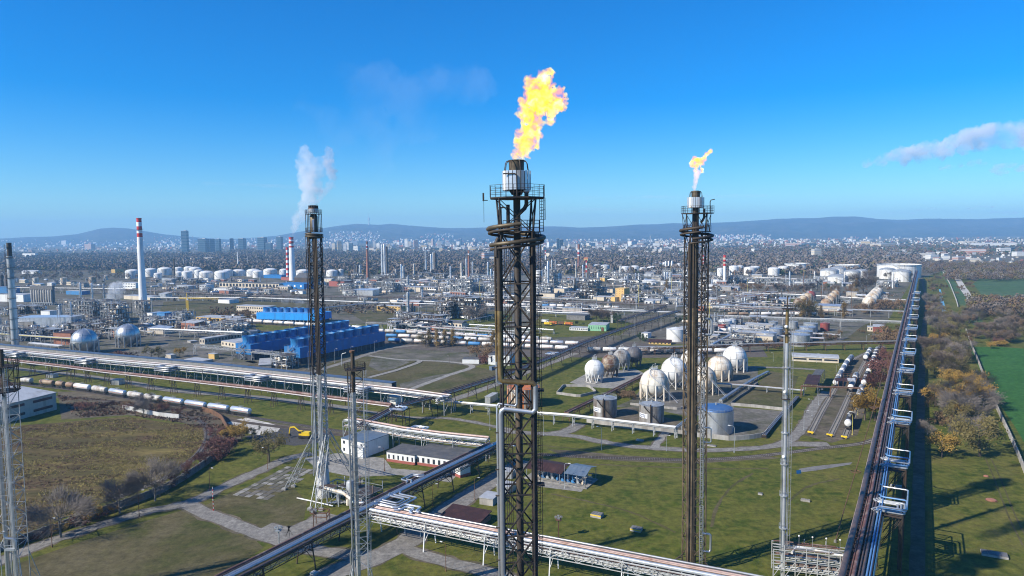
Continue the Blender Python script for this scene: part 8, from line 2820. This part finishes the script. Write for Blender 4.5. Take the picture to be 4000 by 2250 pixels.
 # television tower on the ridge
p=hill_pt(1441,878.5)
tv=thing('television_tower','slim television tower on the wooded ridge','television tower',p)
mark(1441,855,'the television tower')
k_=mpp(p)
for nm,pr in(('shaft',[(4*k_,-5),(1.6*k_,8*k_),(1.3*k_,16*k_)]),('pod',[(1.6*k_,16*k_),(3.2*k_,18*k_),(3.4*k_,25*k_),(1.4*k_,28*k_)]),('antenna',[(1.0*k_,28*k_),(.6*k_,36*k_),(.3*k_,47*k_)])):
 q=MB()
 q.lathe(pr,10)
 part(tv,nm,q,'city_grey')
 # power mast row and road bridge far off
for px_,yb,yt in((1005,1040,1014),(968,1048,1000),(718,1046,1014),(845,1038,1020),(588,1060,1016),(1830,1046,1010),(1790,1050,1020),(2085,1052,1004)):
 p=P(px_,yb)
 bar(thing('mast','thin distant pole','pole',p,auto=True,group='thin distant poles'),'pole',p,p+Vector((0,0,zat(p,yt))),1.1,'city_grey')
 # ------------------------------------------------------------------ woods
def wood(name,zones,mat,n,hgt,faces=26,seed=1,leaf=2.2,avoid=None):
 r_=np.random.default_rng(seed)
 pos=[]
 wts=np.array([z[4]for z in zones],float)
 ch=r_.choice(len(zones),n,p=wts/wts.sum())
 for c in ch:
  x0,x1,y0,y1,_=zones[c]
  px_,py_=r_.uniform(x0,x1),r_.uniform(y0,y1)
  q=spot(px_,py_)
  pos.append((q.x,q.y,q.z))
 pos=np.array(pos)
 s=r_.uniform(.6,1.25,n)*hgt
 th,ph=r_.uniform(0,2*np.pi,(n,faces)),np.arccos(r_.uniform(-.5,1,(n,faces)))
 rad=r_.uniform(.55,1.0,(n,faces))
 C=np.stack([np.cos(th)*np.sin(ph)*rad*.5,np.sin(th)*np.sin(ph)*rad*.5,.5+np.cos(ph)*rad*.5],-1)*s[:,None,None]
 C+=pos[:,None,:]
 A=r_.normal(size=(n,faces,3))
 A/=np.linalg.norm(A,axis=-1,keepdims=True)
 B=np.cross(A,r_.normal(size=(n,faces,3)))
 B/=np.linalg.norm(B,axis=-1,keepdims=True)
 L_=(leaf*r_.uniform(.6,1.2,(n,faces))*(s/hgt)[:,None])[...,None]
 V=np.stack([C-A*L_,C+B*L_,C+A*L_,C-B*L_],2).reshape(-1,3)
 idx=np.arange(len(V)).reshape(-1,4)
 o=bpy.data.objects.new(name,np_mesh(name,V,idx,mat))
 COL.objects.link(o)
 o['kind']='stuff'
FZ=[(0,1260,992,1058,6),(1250,3480,1036,1078,1.6),(1250,2000,986,1052,2),(2000,3600,972,1040,4.4),(900,1300,978,1000,1)]
NZ=[(3500,4050,1034,1066,4),(3700,4050,1066,1100,2),(3790,4060,1185,1240,2),(0,560,1056,1096,1)]
for i,(mt,n)in enumerate((('twig_grey',420),('twig_brown',420),('leaf_brown',260),('leaf_olive',220))):
 wood('woods',NZ,mt,n,11,130,20+i,.75)
wood('woods',FZ,'wood_a',5200,12,24,1,3)
wood('woods',FZ,'wood_b',2800,12,24,2,3)
wood('woods',FZ,'wood_c',2600,12,24,3,3)
wood('woods',FZ,'leaf_olive',1900,11,24,4)
wood('woods',FZ[:6],'leaf_green',900,10,24,5)
wood('town_trees',[(0,4000,940,990,1),(1280,2700,930,985,1),(2600,4000,930,1000,1.2)],'leaf_brown',3000,11,14,6,3)
wood('town_trees',[(0,4000,940,990,1),(1280,2700,930,985,1),(2600,4000,930,1000,1.2)],'leaf_green',1400,11,14,7,3)
wood('works_shrubs',[(1250,2000,1085,1130,1),(600,1200,1100,1180,1),(2300,3550,1080,1150,3),(2700,3540,1150,1230,1),(820,1010,1205,1260,1.5),(1250,1550,1195,1230,1),(0,540,1090,1130,.7)],'leaf_brown',520,4,30,8,.8)
wood('works_shrubs',[(1250,2000,1085,1130,1),(600,1200,1100,1180,1),(2300,3550,1080,1150,3),(2700,3540,1150,1230,1),(1250,1550,1195,1230,1)],'twig_grey',420,5,30,9,.8)
# ------------------------------------------------------------------ single trees
random.seed(99)
for kd,lst in{'olive':((1052,1806,1676),(590,1402,1346),(620,1398,1352),(3828,1782,1592),(3766,1492,1424),(3725,1402,1326),(2395,1258,1214),(1662,1354,1292),(2560,1152,1128),(2530,1160,1136),(2500,1170,1144),(2470,1178,1150),(1150,1164,1146),(985,1716,1660),(3142,1244,1164),(3160,1242,1168),(1835,1352,1318)),'gold':((945,1722,1640),(900,1728,1656),(700,1394,1350),(3378,1642,1518),(3418,1644,1506),(3679,1786,1676),(3737,1586,1504),(1045,1166,1148),(1004,1300,1280),(240,2094,2030),(350,2044,1962),(448,2010,1968),(3870,1362,1332),(3425,1312,1290),(3480,1310,1284)),'bare':((238,2100,1936),(468,2008,1888),(606,1958,1812),(3816,1566,1494),(3704,1466,1412),(3622,1702,1652),(3722,1702,1664),(3700,1640,1588),(1866,1254,1190),(1850,1250,1204),(2874,1174,1140),(2825,1192,1160),(570,1588,1540),(560,1620,1568),(3790,1700,1620)),'twig':((2330,1256,1206),(2355,1258,1208),(2378,1258,1212),(1790,1352,1316),(3108,1150,1110),(3164,1142,1104),(3372,1150,1062),(3394,1092,1054),(3477,1092,1060),(3535,1100,1058),(1495,1216,1190),(3045,1148,1106),(1500,1108,1082),(1420,1106,1088)),'brown':((1890,1412,1336),(1862,1404,1342),(2912,1142,1098),(2960,1144,1100),(2794,1137,1110),(2833,1132,1108),(960,1248,1204),(880,1240,1214),(1000,1252,1224),(830,1227,1210),(3236,1152,1112),(3262,1150,1114),(3314,1144,1110),(620,1160,1142),(1330,1120,1094),(1590,1150,1132)),'poplar':((1706,1358,1288),(1738,1354,1284),(1769,1354,1282),(1927,1360,1288),(1676,1350,1284),(2604,1142,1094),(3138,1245,1166),(3161,1245,1168),(3207,1248,1192),(3296,1250,1176),(1365,1096,1060),(3345,1150,1084)),'green':((2410,1264,1222),(2255,1270,1250),(2502,1332,1298),(2516,1336,1308),(2650,1268,1236),(2680,1262,1230),(3260,1112,1096),(3290,1114,1100),(3230,1130,1104),(2280,1270,1258)),'red':((3455,1482,1396),(3480,1442,1376),(3440,1520,1450),(3466,1402,1360),(862,1778,1704),(830,1796,1736),(796,1812,1762),(745,1846,1800),(1900,1420,1380)),'redbush':((480,1398,1372),(450,1392,1372),(520,1396,1376),(700,1876,1840),(660,1902,1866),(390,2024,1990),(310,2056,2020),(150,2106,2076),(60,2130,2096),(700,1612,1590),(640,1600,1578),(560,1598,1574),(330,1600,1570),(420,1592,1568),(500,1600,1580),(880,1740,1704),(842,1700,1672),(900,1700,1668),(3400,1504,1470)),'bush':((3400,1210,1180),(3420,1206,1172),(3440,1206,1176),(3462,1204,1172),(3484,1204,1170),(3508,1200,1168),(3526,1196,1164),(3392,1226,1196),(3412,1226,1198),(3360,1210,1186),(3440,1342,1310),(3462,1332,1296),(3488,1340,1300),(3506,1336,1296),(3520,1320,1288),(3478,1314,1276),(3496,1306,1270),(3366,1300,1286),(1148,1422,1404),(1160,1420,1406),(630,1590,1566),(770,1625,1600),(480,1586,1566),(800,1600,1580),(2460,1556,1526),(2440,1552,1524),(2430,1546,1520),(2450,1548,1522),(3220,1330,1304),(3246,1326,1296),(3020,1360,1330),(2990,1356,1328),(3060,1356,1336),(2940,1338,1316),(3690,1652,1612),(3670,1660,1626),(3650,1590,1552),(3000,1280,1262))}.items():
 for x_,y_,t_ in lst:
  tree(kd,x_,y_,t_)
rg=random.Random(8)
for x0,x1,y0,y1,n,hh,kinds in((3626,3700,1062,1250,34,9,('twig','olive','bare','brown')),(3640,3770,1250,1480,44,11,('olive','olive','bare','gold','olive','twig')),(3770,4010,1222,1345,62,9,('twig','bare','twig','brown','olive')),(3700,4010,1052,1096,30,9,('twig','brown','olive')),(3735,3805,1090,1160,16,6,('brown','red','brown')),(3850,3920,1340,1360,6,5,('red','gold')),(3650,3850,1480,1660,18,11,('olive','bare','gold','olive','gold'))):
 for k in range(n):
  x_,y_=rg.uniform(x0,x1),rg.uniform(y0,y1)
  if x0==3640 and x_>3755 and y_>1300:
   continue
  p=P(x_,y_)
  t_=y_-rg.uniform(.75,1.25)*hh/mpp(p)
  tree(rg.choice(kinds),x_,y_,t_)
mark(3700,1200,'the tree-lined ditch')
mark(3690,1740,'the golden parkland tree')
mark(3900,1280,'the grey thicket')
# ------------------------------------------------------------------ rough grass and weeds, beyond counting
def tufts(name,poly_px,n,mat,h,seed,w=.35):
 r_=np.random.default_rng(seed)
 W_=[P(*q)for q in poly_px]
 xs,ys=np.array([q.x for q in W_]),np.array([q.y for q in W_])
 pts=np.stack([r_.uniform(xs.min(),xs.max(),n*3),r_.uniform(ys.min(),ys.max(),n*3)],1)
 ins=np.zeros(len(pts),bool)
 j=len(xs)-1
 for i in range(len(xs)):
  c=(ys[i]>pts[:,1])!=(ys[j]>pts[:,1])
  ins^=c&(pts[:,0]<(xs[j]-xs[i])*(pts[:,1]-ys[i])/(ys[j]-ys[i]+1e-9)+xs[i])
  j=i
 pts=pts[ins][:n*2]
 # keep them in drifts
 k=np.array([mnoise.noise(Vector((a*.05,b*.11,seed)))for a,b in pts])
 pts=pts[k+r_.normal(0,.16,len(k))>0][:n]
 n=len(pts)
 b=4
 base=np.repeat(pts,b,0)+r_.normal(0,.35,(n*b,2))
 a=r_.uniform(0,6.28,n*b)
 hh=h*r_.uniform(.4,1.2,n*b)
 dx=np.stack([np.cos(a)*w,np.sin(a)*w],1)
 z=np.full((n*b,1),.05)
 v0=np.concatenate([base-dx,z],1)
 v1=np.concatenate([base+dx,z],1)
 v2=np.concatenate([base+r_.normal(0,.3,(n*b,2)),hh[:,None]],1)
 V=np.stack([v0,v1,v2],1).reshape(-1,3)
 o=bpy.data.objects.new(name,np_mesh(name,V,np.arange(len(V)).reshape(-1,3),mat))
 COL.objects.link(o)
 o['kind']='stuff'
DF=[(0,1672),(220,1656),(350,1644),(500,1632),(640,1654),(780,1666),(795,1700),(785,1745),(730,1802),(650,1858),(560,1900),(300,2000),(120,2070),(-50,2120)]
M('straw',(.24,.195,.06),.9,var=.3,scale=.15)
M('weed',(.13,.075,.05),.9,var=.3,scale=.15)
tufts('dry_grass',DF,8000,'straw',.42,3,.2)
tufts('weeds',DF,4000,'weed',.42,4,.2)
tufts('weeds',[(225,1545),(560,1575),(900,1645),(960,1700),(880,1790),(800,1740),(815,1680),(640,1642),(480,1622),(300,1632)],5000,'weed',.8,5)
# ------------------------------------------------------------------ flames, steam, smoke and clouds: closed bodies of glowing or scattering gas
def gas(name,label,cat,blobs,dist,voxel,disp,dscale,mat,squash=1.0,jit=.35,seed=1,group=None,deep=1.0):
 rg=random.Random(seed)
 q=MB()
 k=dist/F
 for px,py,r_ in blobs:
  c=D(px,py,dist)+_f*rg.uniform(-jit,jit)*r_*k
  s=MB()
  s.sphere((0,0,0),r_*k,14,9)
  q.add([(c.x+x,c.y+y*deep,c.z+z*squash)for x,y,z in s.v],s.f)
 c0=D(blobs[0][0],blobs[0][1],dist)
 me=q.mesh(name,mat,None,c0)
 o=bpy.data.objects.new(name,me)
 COL.objects.link(o)
 rm=o.modifiers.new('r','REMESH')
 rm.mode='VOXEL'
 rm.voxel_size=voxel
 for i,(ds,sc_)in enumerate(((disp,dscale),(disp*.5,dscale*.35))):
  tx=bpy.data.textures.new(name,'CLOUDS')
  tx.noise_scale=sc_
  tx.noise_depth=3
  dm=o.modifiers.new('d%d'%i,'DISPLACE')
  dm.texture=tx
  dm.texture_coords='LOCAL'
  dm.strength=ds
  dm.mid_level=.5
 dg=bpy.context.evaluated_depsgraph_get()
 m2=bpy.data.meshes.new_from_object(o.evaluated_get(dg))
 o.modifiers.clear()
 o.data=m2
 m2.name=name
 bpy.data.meshes.remove(me)
 o.location=c0
 o['label']=label
 o['category']=cat
 if group:
  o['group']=group
 return o
def gas_mat(name,dens,scale,col=(1,1,1),lo=.35,hi=.65,emit=None,aniso=0.0,ramp=None):
 m=bpy.data.materials.new(name)
 m.use_nodes=True
 t=m.node_tree
 t.nodes.clear()
 N,L=t.nodes,t.links
 v=N.new('ShaderNodeVolumePrincipled')
 v.inputs['Color'].default_value=(*col,1)
 v.inputs['Anisotropy'].default_value=aniso
 tc=N.new('ShaderNodeTexCoord')
 nz=N.new('ShaderNodeTexNoise')
 nz.inputs['Scale'].default_value=scale
 nz.inputs['Detail'].default_value=4
 nz.inputs['Distortion'].default_value=.6
 L.new(tc.outputs['Object'],nz.inputs['Vector'])
 mr=N.new('ShaderNodeMapRange')
 mr.inputs['From Min'].default_value=lo
 mr.inputs['From Max'].default_value=hi
 mr.inputs['To Max'].default_value=dens
 L.new(nz.outputs['Fac'],mr.inputs['Value'])
 L.new(mr.outputs[0],v.inputs['Density'])
 if emit:
  ms=N.new('ShaderNodeMapRange')
  ms.inputs['From Min'].default_value=lo
  ms.inputs['From Max'].default_value=hi
  ms.inputs['To Min'].default_value=emit*.06
  ms.inputs['To Max'].default_value=emit
  L.new(nz.outputs['Fac'],ms.inputs['Value'])
  L.new(ms.outputs[0],v.inputs['Emission Strength'])
  rp=N.new('ShaderNodeValToRGB')
  for i,(p_,c_)in enumerate(ramp):
   e=rp.color_ramp.elements[i]if i<2 else rp.color_ramp.elements.new(p_)
   e.position=p_
   e.color=(*c_,1)
  L.new(nz.outputs['Fac'],rp.inputs[0])
  L.new(rp.outputs[0],v.inputs['Emission Color'])
 o=N.new('ShaderNodeOutputMaterial')
 L.new(v.outputs[0],o.inputs['Volume'])
 MATS[name]=m
 return m
FR=[(.36,(1,.2,.09)),(.69,(1,.95,.6)),(.44,(1,.26,.006)),(.52,(1,.5,.006)),(.6,(1,.8,.09))]
gas_mat('fire',.75,.6,(.02,.02,.02),.36,.56,1.15,0,FR)
gas_mat('fire_small',1.0,.7,(.02,.02,.02),.33,.54,1.6,0,FR)
gas_mat('fire_pale',.25,.9,(.8,.6,.55),.25,.6,.42,0,[(.3,(1,.32,.25)),(.7,(1,.5,.35)),(.5,(1,.4,.3))])
gas('flame','huge ragged yellow flame leaning right above the tallest flare','flame',[(2033,614,20),(2040,592,31),(2052,562,42),(2064,532,45),(2074,500,42),(2078,468,38),(2056,440,32),(2074,424,46),(2104,412,50),(2102,376,52),(2142,396,46),(2174,400,38),(2150,440,30),(2196,388,26),(2212,380,14),(2094,344,42),(2078,362,34),(2126,328,34),(2114,304,22),(2140,290,13),(2146,280,8),(2178,366,26),(2152,466,18),(2100,520,20),(2086,560,22)],128.5,.17,3.0,1.5,'fire',seed=3)
gas('flame','small yellow flame with a curling tail above the small-flame flare','flame',[(2716,668,8),(2718,650,12),(2708,640,15),(2722,632,16),(2736,634,15),(2744,626,12),(2712,622,12),(2752,614,10),(2762,602,9),(2772,594,9),(2778,588,7),(2744,672,6),(2742,660,7)],186,.24,1.5,.9,'fire_small',seed=4)
gas('flame_root','pale pink gas column below the small flame','flame',[(2713,744,7),(2714,730,9),(2716,716,10),(2719,702,11),(2722,688,12),(2726,674,14),(2716,668,12)],186.6,.22,.8,.7,'fire_pale',seed=5)
gas_mat('steam_white',.05,.03,(.97,.98,1),.32,.66)
gas_mat('smoke_grey',.36,.25,(.78,.79,.88),.3,.66)
gas_mat('smoke_thin',.0015,.008,(.8,.85,.95),.36,.7)
gas_mat('steam_plant',.09,.06,(.95,.97,1),.3,.6)
gas_mat('steam_thin',.035,.05,(.8,.85,.95),.38,.7)
gas('steam_plume','white steam plume drifting up from the steaming chimney','steam plume',[(1147,920,8),(1149,908,11),(1153,890,16),(1162,866,22),(1178,842,28),(1196,816,31),(1210,786,35),(1216,752,40),(1212,718,42),(1202,684,44),(1194,648,40),(1190,614,32),(1186,584,22),(1228,712,34),(1242,676,32),(1246,640,28)],1415,4,22,14,'steam_white',seed=6)
gas('smoke_plume','grey lilac smoke bending right above the smoking flare','smoke plume',[(1239,798,8),(1244,784,11),(1253,768,14),(1268,750,16),(1284,734,17),(1296,716,17),(1301,694,18),(1296,668,22),(1288,640,24),(1282,612,22),(1284,588,17)],238,.45,2.6,1.6,'smoke_grey',seed=7)
gas('smoke_veil','very thin veil of old smoke in the sky left of the tallest flare','smoke plume',[(1190,400,34),(1236,440,44),(1290,480,56),(1330,520,60),(1300,560,40),(1420,380,80),(1370,300,60),(1480,330,90),(1440,460,80),(1500,560,70),(1480,640,60),(1600,380,100),(1720,330,90),(1850,330,90),(1640,480,90)],1500,9,50,30,'smoke_thin',seed=8)
gas('steam_plume','largest steam cloud rising over the left process unit','steam plume',[(402,1244,4),(410,1224,7),(420,1204,9),(432,1184,11),(440,1158,20),(452,1132,27),(468,1116,22),(476,1152,15),(440,1118,16)],800,1.6,8,5,'steam_plant',seed=9)
gas('steam_plume','thin steam puff behind the left process unit','steam plume',[(352,1124,10),(368,1118,15),(384,1124,13),(362,1136,9)],860,1.8,7,5,'steam_thin',seed=10)
gas('steam_plume','narrow steam wisp in front of the left process unit','steam plume',[(366,1252,3),(366,1236,5),(368,1218,6),(366,1200,7),(364,1186,5)],760,1.2,5,4,'steam_plant',seed=11)
gas('steam_plume','round steam cloud over the small process plant','steam plume',[(620,1252,10),(634,1246,15),(650,1252,14),(640,1262,9),(664,1262,8)],740,1.4,6,4,'steam_plant',seed=12)
gas('steam_plume','small low steam puff over the pipe rack by the small process plant','steam plume',[(722,1284,7),(734,1280,9),(744,1285,6)],690,1.2,4,3,'steam_plant',seed=13)
gas('steam_plume','faint mist over the back blue cooling tower, left part','steam plume',[(1106,1196,12),(1114,1184,14),(1120,1172,14)],722,1.6,7,5,'steam_thin',seed=14)
gas('steam_plume','faint mist over the back blue cooling tower, right part','steam plume',[(1160,1200,13),(1166,1186,17),(1178,1178,16),(1160,1172,12),(1200,1200,12)],722,1.6,7,5,'steam_thin',seed=15)
gas('steam_plume','small steam wisp at the left edge near the twin-pipe flare','steam plume',[(92,1335,4),(98,1324,6),(102,1314,5)],600,1,3,3,'steam_plant',seed=16)
gas('steam_plume','thin steam leak over the dark pipe bridge','steam plume',[(1660,1846,5),(1680,1838,8),(1700,1832,7),(1640,1852,5)],246,.5,1.6,1.4,'smoke_grey',seed=17)
gas('steam_plume','bluish exhaust wisp beside the banded brick chimney','steam plume',[(2250,1064,4),(2252,1046,6),(2258,1030,8),(2268,1020,9)],1700,3,10,8,'steam_thin',seed=18)
gas_mat('cloud',.0042,.0022,(.9,.93,1),.32,.66)
gas_mat('cloud_thin',.0016,.0014,(.9,.92,1),.34,.7)
gas('cloud','long grey-white cloud bank at the right edge of the sky','cloud',[(3398,636,16),(3430,630,22),(3465,618,26),(3500,606,28),(3540,598,30),(3580,590,32),(3620,580,34),(3660,572,32),(3700,560,32),(3740,546,34),(3764,520,24),(3790,534,38),(3830,524,42),(3870,518,42),(3910,512,42),(3950,514,42),(3990,514,44),(4040,516,44),(4090,520,44),(3600,612,30),(3680,600,34),(3760,574,36),(3840,556,40),(3920,550,40),(4000,552,40),(3540,618,26)],14000,34,300,170,'cloud',.8,seed=20,deep=1.3)
for i,(lb,bl)in enumerate((('small cloud below the long cloud bank, left of two',[(3680,656,12),(3700,652,14),(3720,652,12)]),('flat cloud puff below the middle of the long cloud bank',[(3760,644,12),(3790,640,16),(3815,632,18),(3845,638,14)]),('rounded cloud puff at the right edge, lower of all',[(3886,662,18),(3906,650,20),(3930,646,20),(3950,648,18),(3900,678,15),(3925,672,14)]),('cloud fragment touching the right edge of the sky',[(3990,658,22),(4020,650,26),(4060,650,26)]))):
 gas('cloud',lb,'cloud',bl,14000,26,120,90,'cloud',.6,seed=21+i,deep=1.3)
for i,(lb,bl)in enumerate((('thin dark cloud streak low over the right hills, leftmost',[(3480,830,14),(3520,828,18),(3560,832,14)]),('thin dark cloud streak low over the right hills, middle one',[(3590,818,16),(3630,814,20),(3660,816,14)]),('thin dark cloud streak low over the right hills, rightmost',[(3790,812,16),(3830,806,20),(3870,808,18)]),('long thin cloud streak near the right edge over the hills',[(3880,826,18),(3920,828,20),(3960,830,16)]))):
 gas('cloud',lb,'cloud',bl,30000,50,200,180,'cloud_thin',.3,seed=31+i,deep=1.5)
gas_mat('mist',.0018,.004,(.45,.72,1),.3,.7)
o=gas('mist','bluish mist hanging over the tall process columns','mist',[(1850,1110,50),(1930,1100,60),(2020,1100,70),(2110,1090,70),(2200,1100,60),(2290,1110,50),(2140,1040,50)],1250,7,30,20,'mist',.7,seed=41)
gas_mat('cirrus',.0005,.0012,(.95,.97,1),.35,.7)
for lb,x0,x1,y0,y1 in(('faint white cloud streak low over the left hills',820,1260,716,734),('faint white cloud streak beside the small flame',2300,2980,772,764),('faint low cloud streak left of the small-flame flare',2080,2560,812,820)):
 gas('cloud_streak',lb,'cloud',[(x0+(x1-x0)*k/12,y0+(y1-y0)*k/12,34)for k in range(13)],15000,30,60,200,'cirrus',.22,seed=51)
 # ------------------------------------------------------------------ labels that need their place
def _finish_labels():
 import collections
 ordw=['leftmost','second from left','third from left','fourth from left','fifth from left','sixth from left','seventh from left','eighth from left','ninth from left','tenth from left','eleventh from left','twelfth from left']
 used=set(o['label']for o in bpy.data.objects if 'label' in o.keys())
 used-=set(l for _,l,_ in AUTO)
 pend=collections.defaultdict(list)
 for o,base,p in AUTO:
  px,py=proj(p)
  px,py=max(-200,min(4200,px)),min(2300,py)
  ds=sorted((math.hypot(px-a,(py-b)*1.8),a,b,ph)for a,b,ph in LAND)
  opts=[]
  for dd,a,b,ph in ds[:5]:
   dx,dy=px-a,py-b
   if ph.split()[-1]in base.split()and ph.replace('the ','')in base:
    continue
   if abs(dx)>abs(dy)*1.4:
    rel='left of' if dx<0 else 'right of'
   else:
    rel='behind' if dy<0 else 'in front of'
   far='' if dd<110 else('well ' if dd<330 else 'far ')
   opts.append(f'{base} {far}{rel} {ph}')
  pend[opts[0]].append((o,base,px,py,opts))
  # spread crowded ones over their next landmarks
 final=collections.defaultdict(list)
 for key,lst in pend.items():
  lst.sort(key=lambda e:e[2])
  for i,e in enumerate(lst):
   if len(lst)==1:
    final[key].append(e)
   else:
    alt=[q for q in e[4]if q not in pend and not final.get(q)]
    final[alt[0]if(alt and i)else key].append(e)
 for key,lst in final.items():
  lst.sort(key=lambda e:e[2])
  for i,e in enumerate(lst):
   lab=key
   if len(lst)>1:
    if i<len(ordw):
     w=ordw[i]if i<len(lst)-1 else 'rightmost'
     lab=f'{key}, {w}'
    else:
     j=len(lst)-1-i
     rw=['rightmost']+[x.replace('left','right')for x in ordw[1:]]
     lab=f'{key}, {rw[j]}' if j<len(rw)else f'{key}, among the middle ones'
   k=0
   while lab in used and k<len(e[4]):
    lab=e[4][k]
    k+=1
   used.add(lab)
   e[0]['label']=' '.join(lab.split()[:16])
_finish_labels()
